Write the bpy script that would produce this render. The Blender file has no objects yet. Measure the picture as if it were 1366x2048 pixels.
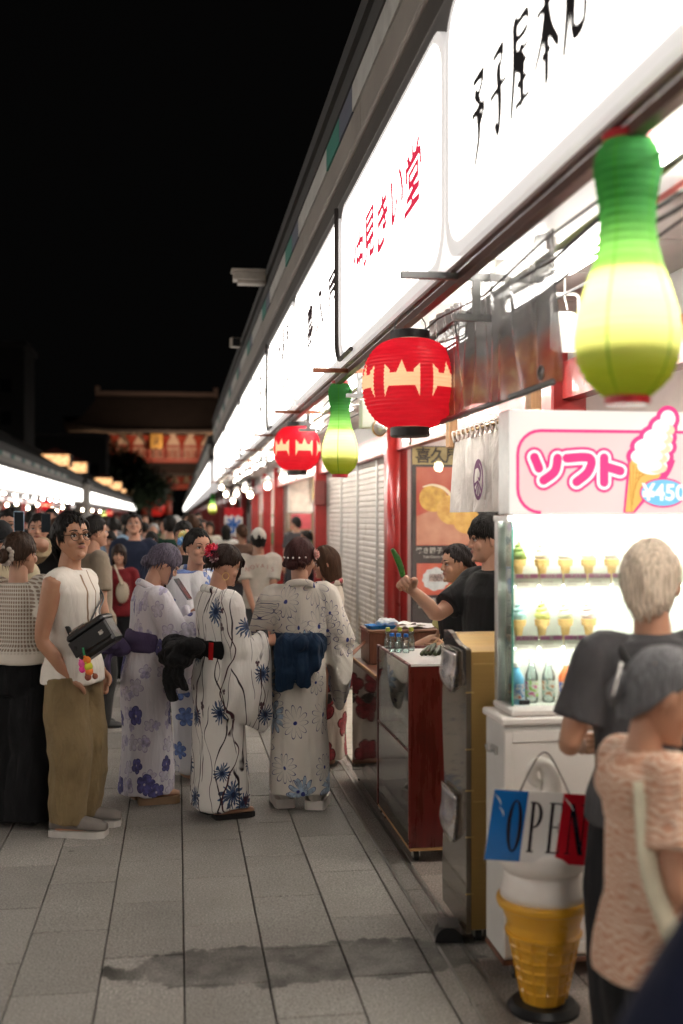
import bpy, math, random
import numpy as np
from mathutils import Vector, Matrix, Euler

S = bpy.context.scene
C = S.collection
PI = math.pi
R = math.radians
rnd = random.Random(7)

# ------------------------------------------------------------------ camera, night sky, exposure
CAM_H = 1.66
FPX = 2250.0                       # focal length in pixels of the 1366 x 2048 photograph
YAW = math.atan(328 / FPX)         # camera turned right of the street axis
cd = bpy.data.cameras.new('camera')
cam = bpy.data.objects.new('camera', cd)
C.objects.link(cam)
cd.sensor_fit = 'VERTICAL'
cd.sensor_height = 36.0
cd.sensor_width = 24.0
cd.lens = 36.0 * FPX / 2048
cd.shift_y = 11 / 2048
cd.clip_start = 0.1
cd.clip_end = 1500
cam.location = (0, 0, CAM_H)
cam.rotation_euler = (PI / 2, 0, -YAW)
cd.dof.use_dof = True
cd.dof.focus_distance = 6.25
cd.dof.aperture_fstop = 1.5
cd.dof.aperture_blades = 9
S.camera = cam
W = bpy.data.worlds.new('World')
S.world = W
W.use_nodes = True
W.node_tree.nodes['Background'].inputs['Color'].default_value = (1.0, 0.92, 0.86, 1)
W.node_tree.nodes['Background'].inputs['Strength'].default_value = 0.001   # night sky
S.view_settings.view_transform = 'Standard'
S.view_settings.look = 'None'
S.view_settings.exposure = 0.64
S.view_settings.gamma = 1.0
S.view_settings.use_curve_mapping = False
S.render.engine = 'CYCLES'
S.cycles.use_denoising = True
S.cycles.max_bounces = 7
S.cycles.diffuse_bounces = 3
S.cycles.glossy_bounces = 3
S.cycles.transmission_bounces = 5
S.cycles.transparent_max_bounces = 10
S.cycles.sample_clamp_indirect = 6.0
S.cycles.caustics_reflective = False
S.cycles.caustics_refractive = False
SIGN_L = 3.2                       # radiance of the lit shop signs

def spot(u, d):
    """Ground point on the bearing of photograph column u at depth d metres."""
    l = (u - 683) / FPX * d
    return (d * math.sin(YAW) + l * math.cos(YAW), d * math.cos(YAW) - l * math.sin(YAW))

def hz(v, d):
    """Height of something seen at photograph row v at depth d."""
    return CAM_H + (1035 - v) / FPX * d

# ------------------------------------------------------------------ materials
def hx(s):
    s = s.lstrip('#')
    c = [int(s[i:i + 2], 16) / 255 for i in (0, 2, 4)]
    return tuple((x / 12.92 if x <= .04045 else ((x + .055) / 1.055) ** 2.4) for x in c)

def col4(c):
    if isinstance(c, str):
        c = hx(c)
    return (c[0], c[1], c[2], 1)

class NT:
    def __init__(s, name):
        s.m = bpy.data.materials.new(name)
        s.m.use_nodes = True
        s.t = s.m.node_tree
        s.b = s.t.nodes['Principled BSDF']
        s.out = s.t.nodes['Material Output']
    def n(s, typ, _out=0, _set=None, **kw):
        nd = s.t.nodes.new('ShaderNode' + typ)
        for k, v in (_set or {}).items():
            setattr(nd, k, v)
        for k, v in kw.items():
            k = k.replace('_', ' ')
            i = nd.inputs[int(k[1:])] if k[0] == 'i' and k[1:].isdigit() else nd.inputs[k]
            s.put(i, v)
        return nd.outputs[_out] if _out is not None else nd
    def put(s, i, v):
        if isinstance(v, bpy.types.NodeSocket):
            s.t.links.new(v, i)
        elif i.type == 'RGBA':
            i.default_value = col4(v)
        else:
            i.default_value = v
    def math(s, op, a, b=0.0, c=None, clamp=False):
        kw = dict(i0=a, i1=b)
        if c is not None:
            kw['i2'] = c
        return s.n('Math', _set={'operation': op, 'use_clamp': clamp}, **kw)
    def mix(s, f, a, b, blend='MIX'):
        nd = s.t.nodes.new('ShaderNodeMix')
        nd.data_type = 'RGBA'
        nd.blend_type = blend
        s.put(nd.inputs[0], f)
        s.put(nd.inputs[6], a)
        s.put(nd.inputs[7], b)
        return nd.outputs[2]
    def ramp(s, f, stops):
        nd = s.t.nodes.new('ShaderNodeValToRGB')
        s.put(nd.inputs[0], f)
        e = nd.color_ramp.elements
        while len(e) < len(stops):
            e.new(.5)
        for k, (p, c) in enumerate(stops):
            e[k].position = p
            e[k].color = col4(c)
        return nd.outputs[0]
    def step(s, x, a, b):
        return s.n('MapRange', _set={'clamp': True}, i0=x, i1=a, i2=b, i3=0.0, i4=1.0)
    def set(s, **kw):
        for k, v in kw.items():
            s.put(s.b.inputs[k.replace('_', ' ')], v)
    def bump(s, h, strength=.3, dist=.01):
        s.put(s.b.inputs['Normal'], s.n('Bump', Strength=strength, Distance=dist, Height=h))
    def obj(s):
        return s.n('TexCoord', _out=3)
    def pos(s):
        return s.n('NewGeometry', _out=0)
    def xyz(s, v):
        nd = s.n('SeparateXYZ', _out=None, i0=v)
        return nd.outputs[0], nd.outputs[1], nd.outputs[2]

_mc = {}
def M(name, col, rough=.6, metal=0., var=.12, scale=14., bump=.12, bscale=90., spec=.4, wear=0., stretch=None, coat=0.):
    """Procedural paint / plastic / cloth: broad tone variation, fine bump, optional wear blotches."""
    key = (name, str(col), rough, metal, var, scale, bump, spec, wear, str(stretch))
    if key in _mc:
        return _mc[key]
    t = NT(name)
    co = t.obj()
    if stretch:
        co = t.n('Mapping', Vector=co, Scale=stretch)
    a = t.n('TexNoise', Vector=co, Scale=scale, Detail=5.0, Roughness=.6)
    c = col4(col)
    lo = tuple(x * (1 - var) for x in c[:3])
    hi = tuple(min(1, x * (1 + var)) for x in c[:3])
    cc = t.ramp(a, [(.3, lo), (.7, hi)])
    if wear:
        w = t.n('TexNoise', Vector=co, Scale=scale * .35, Detail=8.0, Roughness=.7)
        cc = t.mix(t.step(w, .55, .7), cc, tuple(x * (1 - wear) for x in c[:3]))
    b = t.n('TexNoise', Vector=co, Scale=bscale, Detail=3.0)
    t.set(Base_Color=cc, Metallic=metal, Specular_IOR_Level=spec, Coat_Weight=coat)
    t.set(Roughness=t.n('MapRange', i0=a, i1=.2, i2=.8, i3=max(.02, rough - .08), i4=min(1, rough + .08)))
    if bump:
        t.bump(b, bump, .004)
    _mc[key] = t.m
    return t.m

def EM(name, col, strength, base=(.8, .8, .8)):
    key = ('em', name, str(col), strength)
    if base is None:
        base = tuple(x * .45 for x in col4(col)[:3])
    if key in _mc:
        return _mc[key]
    t = NT(name)
    n = t.n('TexNoise', Vector=t.obj(), Scale=3.0, Detail=2.0)
    e = t.mix(n, col, tuple(min(1, x * 1.04) for x in col4(col)[:3]))
    t.set(Base_Color=base, Emission_Color=e, Emission_Strength=strength, Roughness=.4)
    _mc[key] = t.m
    return t.m

def cloth(col, name='cloth', rough=.85, weave=420., fold=.25):
    key = ('cl', name, str(col), weave, fold)
    if key in _mc:
        return _mc[key]
    t = NT(name)
    co = t.obj()
    a = t.n('TexNoise', Vector=co, Scale=9.0, Detail=6.0, Roughness=.6)
    f = t.n('TexNoise', Vector=t.n('Mapping', Vector=co, Scale=(14, 14, 5)), Scale=1.0, Detail=3.0, Distortion=.8)
    w = t.n('TexWave', Vector=co, Scale=weave * .3, Distortion=2.0)
    c = col4(col)[:3]
    t.set(Base_Color=t.ramp(a, [(.3, tuple(x * .86 for x in c)), (.7, tuple(min(1, x * 1.1) for x in c))]), Roughness=rough,
          Specular_IOR_Level=.2, Sheen_Weight=.04)
    t.bump(t.math('ADD', t.math('MULTIPLY', f, 6.0), t.math('MULTIPLY', w, .15)), fold, .012)
    _mc[key] = t.m
    return t.m

def skin(col, name='skin'):
    key = ('sk', str(col))
    if key in _mc:
        return _mc[key]
    t = NT(name)
    co = t.obj()
    c = col4(col)[:3]
    a = t.n('TexNoise', Vector=co, Scale=11.0, Detail=4.0)
    t.set(Base_Color=t.ramp(a, [(.3, (c[0] * .9, c[1] * .82, c[2] * .8)), (.65, c)]), Roughness=.5, Specular_IOR_Level=.4,
          Subsurface_Weight=.12, Subsurface_Scale=.01)
    t.b.inputs['Subsurface Radius'].default_value = (1, .35, .2)
    t.bump(t.n('TexNoise', Vector=co, Scale=260.0, Detail=3.0), .12, .002)
    _mc[key] = t.m
    return t.m

def hairmat(col, name='hair'):
    key = ('hr', str(col))
    if key in _mc:
        return _mc[key]
    t = NT(name)
    co = t.obj()
    c = col4(col)[:3]
    a = t.n('TexNoise', Vector=t.n('Mapping', Vector=co, Scale=(160, 160, 14)), Scale=1.0, Detail=3.0)
    t.set(Base_Color=t.ramp(a, [(.3, tuple(x * .6 for x in c)), (.7, tuple(min(1, x * 1.5) for x in c))]), Roughness=.55, Specular_IOR_Level=.14)
    t.bump(a, .7, .008)
    _mc[key] = t.m
    return t.m

def glass(name, tint=(.95, 1, .97), rough=.02, alpha=.12):
    """Thin clear sheet: mostly transparent with a glossy surface."""
    key = ('gl', name, alpha)
    if key in _mc:
        return _mc[key]
    t = NT(name)
    g = t.n('BsdfGlossy', Color=(1, 1, 1), Roughness=rough)
    tr = t.n('BsdfTransparent', Color=tint)
    n = t.n('TexNoise', Vector=t.obj(), Scale=6.0, Detail=3.0)
    f = t.n('Fresnel', IOR=1.45)
    k = t.math('ADD', t.math('MULTIPLY', f, .8), t.math('MULTIPLY', n, alpha))
    t.t.links.new(t.n('MixShader', i0=k, i1=tr, i2=g), t.out.inputs[0])
    _mc[key] = t.m
    return t.m

# ------------------------------------------------------------------ mesh building
_rng = np.random.default_rng(3)
_TAB = _rng.random((64, 64, 64)) * 2 - 1
def vnoise(P, f=1.0, seed=0):
    P = np.asarray(P, float) * f + seed * 17.31
    i = np.floor(P).astype(int)
    w = P - i
    w = w * w * (3 - 2 * w)
    out = 0
    for a in (0, 1):
        for b in (0, 1):
            for c in (0, 1):
                k = _TAB[(i[:, 0] + a) % 64, (i[:, 1] + b) % 64, (i[:, 2] + c) % 64]
                out = out + k * (w[:, 0] if a else 1 - w[:, 0]) * (w[:, 1] if b else 1 - w[:, 1]) * (w[:, 2] if c else 1 - w[:, 2])
    return out

def V(*a):
    return Vector(a[0] if len(a) == 1 else a)

def frames(pts):
    ts = []
    for i in range(len(pts)):
        a, b = pts[max(0, i - 1)], pts[min(len(pts) - 1, i + 1)]
        d = b - a
        ts.append(d.normalized() if d.length > 1e-9 else Vector((0, 0, 1)))
    n = ts[0].orthogonal().normalized()
    out = []
    for t in ts:
        n = n - t * n.dot(t)
        n = n.normalized() if n.length > 1e-6 else t.orthogonal().normalized()
        out.append((t, n, t.cross(n)))
    return out

def catmull(pts, k=6):
    pts = [Vector(p) for p in pts]
    if len(pts) < 3:
        return [pts[0].lerp(pts[-1], i / k) for i in range(k + 1)]
    out = []
    for i in range(len(pts) - 1):
        p0, p1, p2, p3 = pts[max(0, i - 1)], pts[i], pts[i + 1], pts[min(len(pts) - 1, i + 2)]
        for j in range(k):
            t = j / k
            out.append(.5 * ((2 * p1) + (p2 - p0) * t + (2 * p0 - 5 * p1 + 4 * p2 - p3) * t * t + (3 * p1 - p0 - 3 * p2 + p3) * t ** 3))
    out.append(pts[-1])
    return out

class MB:
    def __init__(s):
        s.v, s.f, s.m = [], [], []
        s.mi = 0
    def add(s, vs, fs):
        o = len(s.v)
        s.v.extend([tuple(x) for x in vs])
        s.f.extend([tuple(i + o for i in f) for f in fs])
        s.m.extend([s.mi] * len(fs))
        return s
    def mat(s, i):
        s.mi = i
        return s
    def box(s, x0, x1, y0, y1, z0, z1, mx=None):
        vs = [Vector((x, y, z)) for z in (z0, z1) for x, y in ((x0, y0), (x1, y0), (x1, y1), (x0, y1))]
        if mx is not None:
            vs = [mx @ p for p in vs]
        return s.add(vs, [(3, 2, 1, 0), (4, 5, 6, 7), (0, 1, 5, 4), (1, 2, 6, 5), (2, 3, 7, 6), (3, 0, 4, 7)])
    def bbox(s, x0, x1, y0, y1, z0, z1, b=.005, mx=None):
        """box with chamfered edges all round"""
        b = min(b, (x1 - x0) * .45, (y1 - y0) * .45, (z1 - z0) * .45)
        def ring(i, z):
            return [(x0 + i, y0 + b, z), (x0 + b, y0 + i, z), (x1 - b, y0 + i, z), (x1 - i, y0 + b, z),
                    (x1 - i, y1 - b, z), (x1 - b, y1 - i, z), (x0 + b, y1 - i, z), (x0 + i, y1 - b, z)]
        rings = [ring(b, z0), ring(0, z0 + b), ring(0, z1 - b), ring(b, z1)]
        return s.loft(rings, mx=mx)
    def loft(s, rings, caps=(True, True), mx=None, closed=True):
        k = len(rings[0])
        vs = [Vector(p) for r in rings for p in r]
        if mx is not None:
            vs = [mx @ p for p in vs]
        fs = []
        for i in range(len(rings) - 1):
            for j in range(k if closed else k - 1):
                a, b = i * k + j, i * k + (j + 1) % k
                fs.append((a, b, b + k, a + k))
        if caps[0]:
            fs.append(tuple(range(k - 1, -1, -1)))
        if caps[1]:
            fs.append(tuple(range((len(rings) - 1) * k, len(rings) * k)))
        return s.add(vs, fs)
    def tube(s, pts, rad, n=8, smooth=0, flat=1.0, caps=True, flatdir=None):
        pts = [Vector(p) for p in pts]
        if not hasattr(rad, '__len__'):
            rad = [rad] * len(pts)
        if smooth:
            k = len(pts)
            q = catmull(pts, smooth)
            rad = [float(np.interp(i / (len(q) - 1) * (k - 1), range(k), rad)) for i in range(len(q))]
            pts = q
        fr = frames(pts)
        if flatdir is not None:
            fd = Vector(flatdir)
            fr2 = []
            for t, _, _ in fr:
                nn = fd - t * fd.dot(t)
                nn = nn.normalized() if nn.length > 1e-6 else t.orthogonal().normalized()
                fr2.append((t, nn.cross(t), nn))
            fr = fr2
        rings = []
        for p, r, (t, a, b) in zip(pts, rad, fr):
            rings.append([p + a * (r * math.cos(2 * PI * j / n)) + b * (r * flat * math.sin(2 * PI * j / n)) for j in range(n)])
        return s.loft(rings, (caps, caps))
    def limb(s, pts, rad, n=12, smooth=4):
        """tube with hemispherical ends"""
        s.tube(pts, rad, n, smooth)
        for p, r in ((pts[0], rad[0]), (pts[-1], rad[-1])):
            s.ell(p, (r, r, r), n=n, m=6)
        return s
    def ell(s, c, r, mx=None, n=14, m=9):
        c = Vector(c)
        rings = []
        for i in range(1, m):
            th = PI * i / m
            rings.append([Vector((r[0] * math.sin(th) * math.cos(2 * PI * j / n), r[1] * math.sin(th) * math.sin(2 * PI * j / n), -r[2] * math.cos(th))) for j in range(n)])
        vs = [p for q in rings for p in q] + [Vector((0, 0, -r[2])), Vector((0, 0, r[2]))]
        if mx is not None:
            m3 = mx.to_3x3() if len(mx) == 4 else mx
            vs = [m3 @ p for p in vs]
        vs = [c + p for p in vs]
        fs = []
        for i in range(m - 2):
            for j in range(n):
                a, b = i * n + j, i * n + (j + 1) % n
                fs.append((a, b, b + n, a + n))
        L = len(vs)
        for j in range(n):
            fs.append((L - 2, (j + 1) % n, j))
            fs.append((L - 1, (m - 2) * n + j, (m - 2) * n + (j + 1) % n))
        return s.add(vs, fs)
    def lathe(s, prof, n=24, c=(0, 0, 0), mx=None, caps=(True, True)):
        c = Vector(c)
        rings = [[c + Vector((r * math.cos(2 * PI * j / n), r * math.sin(2 * PI * j / n), z)) for j in range(n)] for r, z in prof]
        return s.loft(rings, caps, mx=mx)
    def prism(s, poly, fr, z0, z1):
        """polygon (list of 2D points, counterclockwise) extruded along the frame normal"""
        k = len(poly)
        vs = [fr @ Vector((x, y, z0)) for x, y in poly] + [fr @ Vector((x, y, z1)) for x, y in poly]
        fs = [tuple(range(k - 1, -1, -1)), tuple(range(k, 2 * k))]
        for j in range(k):
            fs.append((j, (j + 1) % k, k + (j + 1) % k, k + j))
        return s.add(vs, fs)
    def flat(s, poly, fr, z=0.0):
        return s.add([fr @ Vector((x, y, z)) for x, y in poly], [tuple(range(len(poly)))])
    def stroke(s, pts, w, fr, z=0.0, smooth=5, caps=True):
        """flat brush stroke with round ends; w a width or a list of widths"""
        p = [Vector((x, y, 0)) for x, y in pts]
        ws = list(w) if hasattr(w, '__len__') else [w] * len(p)
        if smooth and len(p) > 2:
            q = catmull(p, smooth)
            ws = [float(np.interp(i / (len(q) - 1) * (len(p) - 1), range(len(p)), ws)) for i in range(len(q))]
            p = q
        vs, fs = [], []
        nrm = []
        for i in range(len(p)):
            d = (p[min(i + 1, len(p) - 1)] - p[max(0, i - 1)]).normalized()
            nrm.append(Vector((-d.y, d.x, 0)))
            vs += [p[i] - nrm[i] * ws[i] / 2, p[i] + nrm[i] * ws[i] / 2]
        for i in range(len(p) - 1):
            fs.append((2 * i, 2 * i + 2, 2 * i + 3, 2 * i + 1))
        if caps:
            for i, sg in ((0, -1), (len(p) - 1, 1)):
                o = len(vs)
                d = Vector((nrm[i].y, -nrm[i].x, 0)) * sg
                arc = [p[i] + (-nrm[i] * math.cos(a) + d * math.sin(a)) * ws[i] / 2 for a in [PI * k / 8 for k in range(9)]]
                vs += arc
                idx = list(range(o, o + 9))
                fs.append(tuple(idx if sg > 0 else idx[::-1]))
        return s.add([fr @ (q + Vector((0, 0, z))) for q in vs], fs)
    def xf(s, mx):
        s.v = [tuple(mx @ Vector(p)) for p in s.v]
        return s
    def mesh(s, name='mesh'):
        me = bpy.data.meshes.new(name)
        me.from_pydata(s.v, [], s.f)
        if s.m and max(s.m) > 0:
            me.polygons.foreach_set('material_index', s.m)
        return me
    def build(s, name, mats, parent=None, smooth=False):
        me = s.mesh(name)
        return link(name, me, mats, parent, smooth)

def link(name, me, mats, parent=None, smooth=False):
    if mats is not None:
        for m in (mats if isinstance(mats, (list, tuple)) else [mats]):
            me.materials.append(m)
    if smooth:
        me.polygons.foreach_set('use_smooth', [True] * len(me.polygons))
        if smooth != True:
            try:
                me.set_sharp_from_angle(angle=R(smooth))
            except Exception:
                pass
    me.update()
    o = bpy.data.objects.new(name, me)
    C.objects.link(o)
    if parent is not None:
        o.parent = parent
    return o

def tag(o, label=None, cat=None, group=None, kind=None):
    for k, v in (('label', label), ('category', cat), ('group', group), ('kind', kind)):
        if v:
            o[k] = v
    return o

def thing(name, label, cat, loc=(0, 0, 0), rz=0., group=None):
    o = bpy.data.objects.new(name, None)
    C.objects.link(o)
    o.location = loc
    o.rotation_euler = (0, 0, rz)
    o.empty_display_size = .1
    return tag(o, label, cat, group)

def copy_tree(o, parent=None, label=None):
    c = o.copy()
    C.objects.link(c)
    if parent is not None:
        c.parent = parent
    if label:
        c['label'] = label
    for ch in o.children:
        copy_tree(ch, c)
    return c

def frame(o, ex, ey):
    ex, ey = Vector(ex).normalized(), Vector(ey).normalized()
    ez = ex.cross(ey)
    return Matrix(((ex.x, ey.x, ez.x, o[0]), (ex.y, ey.y, ez.y, o[1]), (ex.z, ey.z, ez.z, o[2]), (0, 0, 0, 1)))
def facing_camera(x, y, z):        # a panel across the street, seen square on
    return frame((x, y, z), (1, 0, 0), (0, 0, 1))
def facing_street(x, y, z, side=1):   # a panel along the street; side 1 the right row, -1 the left row
    return frame((x, y, z), (0, -side, 0), (0, 0, 1))

def rrect(x0, x1, y0, y1, r, k=6):
    out = []
    for cx, cy, a0 in ((x1 - r, y0 + r, -90), (x1 - r, y1 - r, 0), (x0 + r, y1 - r, 90), (x0 + r, y0 + r, 180)):
        for i in range(k + 1):
            a = R(a0 + 90 * i / k)
            out.append((cx + r * math.cos(a), cy + r * math.sin(a)))
    return out
def ellipse(cx, cy, rx, ry, k=32, a0=0, a1=360):
    return [(cx + rx * math.cos(R(a0 + (a1 - a0) * i / k)), cy + ry * math.sin(R(a0 + (a1 - a0) * i / k))) for i in range(k if a1 - a0 == 360 else k + 1)]

# a scratch scene evaluates modifiers and lettering without touching the real one
TS = bpy.data.scenes.new('scratch')
def evaluate(o):
    TS.collection.objects.link(o)
    vl = TS.view_layers[0]
    vl.update()
    me = bpy.data.meshes.new_from_object(o.evaluated_get(vl.depsgraph))
    d = o.data
    bpy.data.objects.remove(o)
    return me

def remeshed(mb, voxel, smooth=2, dec=1.0):
    o = bpy.data.objects.new('scratch', mb.mesh())
    m = o.modifiers.new('r', 'REMESH')
    m.mode = 'VOXEL'
    m.voxel_size = voxel
    if smooth:
        k = o.modifiers.new('s', 'SMOOTH')
        k.factor = .5
        k.iterations = smooth
    if dec < 1:
        k = o.modifiers.new('d', 'DECIMATE')
        k.ratio = dec
    me = evaluate(o)
    n = len(me.vertices)
    v = np.empty(n * 3)
    me.vertices.foreach_get('co', v)
    nl = np.empty(len(me.vertices) * 3)
    me.vertices.foreach_get('normal', nl)
    f = [tuple(p.vertices) for p in me.polygons]
    bpy.data.meshes.remove(me)
    return v.reshape(-1, 3), nl.reshape(-1, 3), f

_tc = {}
def text_geo(st, size=1.0, off=0.0, shear=0.0):
    key = (st, off, shear)
    if key not in _tc:
        cu = bpy.data.curves.new('text', 'FONT')
        cu.body = st
        cu.align_x = 'CENTER'
        cu.align_y = 'CENTER'
        cu.size = 1.0
        cu.offset = off
        cu.shear = shear
        cu.resolution_u = 3
        me = evaluate(bpy.data.objects.new('text', cu))
        _tc[key] = ([tuple(v.co) for v in me.vertices], [tuple(p.vertices) for p in me.polygons])
        bpy.data.meshes.remove(me)
    vs, fs = _tc[key]
    return [(x * size, y * size) for x, y, z in vs], fs

def put_text(mb, st, size, fr, x=0., y=0., z=.002, off=0., shear=0., sx=1., wob=0., rot=0.):
    vs, fs = text_geo(st, size, off, shear)
    out = []
    ca, sa = math.cos(rot), math.sin(rot)
    for k, (a, b) in enumerate(vs):
        if wob:
            a += wob * size * math.sin(b / size * 7 + 1.3)
            b += wob * size * math.sin(a / size * 6 + .4)
        a *= sx
        out.append(fr @ Vector((x + a * ca - b * sa, y + a * sa + b * ca, z)))
    mb.add(out, fs)
    return mb
# ------------------------------------------------------------------ setting: sky, ground, pavement
def stone_mat(name, base, wet=True):
    t = NT(name)
    p = t.pos()
    big = t.n('TexNoise', Vector=p, Scale=1.3, Detail=6.0, Roughness=.65)
    fine = t.n('TexNoise', Vector=p, Scale=120.0, Detail=2.0, Roughness=.7)
    vor = t.n('TexVoronoi', Vector=p, Scale=120.0)
    rn = t.n('ObjectInfo', _out=5)
    c = col4(base)[:3]
    cc = t.ramp(fine, [(.28, tuple(x * .4 for x in c)), (.5, c), (.72, tuple(min(1, x * 1.85) for x in c))])
    cc = t.mix(t.math('MULTIPLY', t.step(big, .35, .7), .45), cc, tuple(x * .62 for x in c))
    k = t.math('ADD', .84, t.math('MULTIPLY', rn, .34))
    kk = t.n('CombineXYZ', i0=k, i1=k, i2=k)
    cc = t.mix(1.0, cc, kk, 'MULTIPLY')
    sp = t.n('TexVoronoi', Vector=p, Scale=2.6, Randomness=1.0)       # trodden-in dark spots
    sn = t.n('TexNoise', Vector=p, Scale=30.0, Detail=2.0)
    cc = t.mix(t.math('MULTIPLY', t.step(t.math('ADD', sp, t.math('MULTIPLY', sn, .05)), .075, .055), .6), cc, tuple(x * .25 for x in c))
    rough = t.n('MapRange', i0=big, i1=.3, i2=.7, i3=.5, i4=.72)
    h = t.math('ADD', t.math('MULTIPLY', fine, 1.0), t.math('MULTIPLY', vor, .6))
    spec = .3
    if wet:
        x, y, z = t.xyz(p)
        dx = t.math('DIVIDE', t.math('SUBTRACT', x, .47), .64)
        dy = t.math('DIVIDE', t.math('SUBTRACT', t.math('SUBTRACT', y, 4.17), t.math('MULTIPLY', x, .0)), .17)
        r = t.math('ADD', t.math('POWER', t.math('ABSOLUTE', dx), 2.6), t.math('POWER', t.math('ABSOLUTE', dy), 2.0))
        wn = t.n('TexNoise', Vector=p, Scale=7.0, Detail=9.0, Roughness=.62)
        wv = t.math('ADD', r, t.math('MULTIPLY', t.math('SUBTRACT', wn, .5), 3.2))
        wm = t.step(wv, 1.3, 1.12)
        wm = t.math('MULTIPLY', wm, t.n('MapRange', i0=t.n('TexNoise', Vector=p, Scale=7.0, Detail=3.0), i1=.3, i2=.65, i3=1.0, i4=.4))
        cc = t.mix(t.math('MULTIPLY', wm, .88), cc, tuple(q * .14 for q in c))
        rough = t.math('SUBTRACT', rough, t.math('MULTIPLY', wm, .14))
        spec = t.math('SUBTRACT', .3, t.math('MULTIPLY', wm, .2))
    t.set(Base_Color=cc, Roughness=rough, Specular_IOR_Level=spec)
    t.bump(h, .55, .004)
    return t.m

STONE = stone_mat('granite_paving', (.245, .228, .207))
STONE2 = stone_mat('shopfront_paving', (.3, .255, .225), wet=False)
MORTAR = M('mortar', (.055, .048, .042), .9, scale=6)
sky = MB()
sky.lathe([(1200 * math.cos(R(a)), 1200 * math.sin(R(a)) - 40) for a in range(0, 91, 6)], 48, caps=(False, False))
skm = NT('night_sky')
skn = skm.n('TexNoise', Vector=skm.obj(), Scale=.004)
skm.set(Base_Color=(.0, .0, .0), Roughness=1.0, Specular_IOR_Level=0.0, Emission_Color=skm.ramp(skn, [(.3, (.9, .86, .84)), (.7, (1, .95, .92))]), Emission_Strength=.001)
tag(sky.build('sky', skm.m, smooth=True), kind='structure')

g = MB()
g.box(-900, 900, -40, 1100, -.4, -.08)
tag(g.build('ground', M('far_ground', (.06, .055, .05), .9, scale=2)), kind='structure')
pv = MB()
pv.box(-7.0, .99, -6, 36, -.079, -.016)
pave = tag(pv.build('pavement', MORTAR), kind='structure')
pf = MB()
pf.box(-7.0, 1.07, 36.0, 200, -.079, -.004)
tag(pf.build('road', STONE), kind='structure')

def paver(w, l):
    m = MB()
    a, b = w / 2 - .0028, l / 2 - .0022
    rs = []
    for i, z in ((0, -.06), (0, -.0035), (.0035, 0)):
        rs.append([(-a + i, -b + i, z), (a - i, -b + i, z), (a - i, b - i, z), (-a + i, b - i, z)])
    m.loft(rs, (False, True))
    me = m.mesh('paver')
    me.materials.append(STONE)
    return me
cells = []
for k in range(-20, 4):
    x0 = .024 + .3 * k
    w = .3
    off = 4.62 + (.3 if k % 2 else 0)
    if k == 3:
        pass
    for j in range(-13, 54):
        y = off + .6 * j - .3
        cells.append((x0 + w / 2, y, w, .6))
for j in range(-13, 54):
    cells.append((.957, 4.75 + .6 * j, .064, .6))
def ucol(x, y):
    d = y * math.cos(YAW) + x * math.sin(YAW)
    return (683 + FPX * (x * math.cos(YAW) - y * math.sin(YAW)) / d, d) if d > .3 else (9e9, d)
def inview(x, y):
    u, d = ucol(x, y)
    return d > 3.2 and -60 - 300 / d < u < 1000
near = sorted([c for c in cells if inview(c[0], c[1])], key=lambda c: c[1])[:295]
nearset = set(near)
me1, me2 = paver(.3, .6), paver(.064, .6)
for (x, y, w, l) in near:
    o = bpy.data.objects.new('paving_stone', me1 if w > .1 else me2)
    C.objects.link(o)
    o.location = (x, y, rnd.uniform(-.0015, .0015))
    o.rotation_euler = (rnd.uniform(-.0022, .0022), rnd.uniform(-.003, .003), 0)
    o.parent = pave
fld = MB()
for (x, y, w, l) in cells:
    if (x, y, w, l) not in nearset:
        a, b = w / 2 - .0035, l / 2 - .003
        z = rnd.uniform(-.0015, .0015)
        fld.loft([[(x - a, y - b, -.06), (x + a, y - b, -.06), (x + a, y + b, -.06), (x - a, y + b, -.06)],
                  [(x - a, y - b, z), (x + a, y - b, z), (x + a, y + b, z), (x - a, y + b, z)]], (False, True))
tag(fld.build('paving_stone_field', STONE, pave), kind='stuff')

# the shopfront strip right of the drain
sp = MB()
sp.box(1.1, 5.4, -8, 31.2, -.079, -.014)
strip = tag(sp.build('shopfront_pavement', MORTAR), kind='structure')
me3 = paver(.33, .33)
me3.materials.clear()
me3.materials.append(STONE2)
fl2 = MB()
for i in range(3):
    for j in range(-12, 94):
        x, y = 1.275 + .33 * i, 3.3 + .33 * j
        if 3.5 < y < 9 and i < 2:
            o = bpy.data.objects.new('paving_stone', me3)
            C.objects.link(o)
            o.location = (x, y, rnd.uniform(-.001, .001))
            o.parent = strip
        else:
            fl2.box(x - .162, x + .162, y - .162, y + .162, -.05, rnd.uniform(-.001, .001))
tag(fl2.build('paving_stone_field', STONE2, strip), kind='stuff')

# drain channel along the shop fronts: steel frame, slotted grate
STEEL = M('worn_steel', (.2, .2, .2), .42, .9, scale=30, wear=.4)
DARKST = M('dark_steel', (.06, .06, .06), .5, .7, scale=30)
dr = thing('drain_channel', 'long narrow slotted steel drain set in the paving along the shop fronts', 'drain')
a = MB()
a.box(.992, 1.004, -6, 31, -.07, .002)
a.box(1.086, 1.1, -6, 31, -.07, .002)
a.build('drain_frame', M('drain_frame_steel', (.33, .32, .3), .4, .8, scale=20, wear=.3), dr)
a = MB()
a.box(1.004, 1.086, -6, 31, -.075, -.03)
a.build('channel', M('drain_dark', (.01, .01, .01), .9), dr)
a = MB()
y = 3.2
while y < 16:
    a.box(1.0045, 1.0855, y, y + .009, -.014, -.002)
    y += .019 if y < 9 else .038
a.box(1.0045, 1.0855, 16, 31, -.014, -.003)
a.box(1.0045, 1.0855, -6, 3.2, -.014, -.003)
a.box(1.042, 1.048, 3.2, 16, -.02, -.0045)
tag(a.build('grate', STEEL, dr), kind='stuff')

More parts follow.
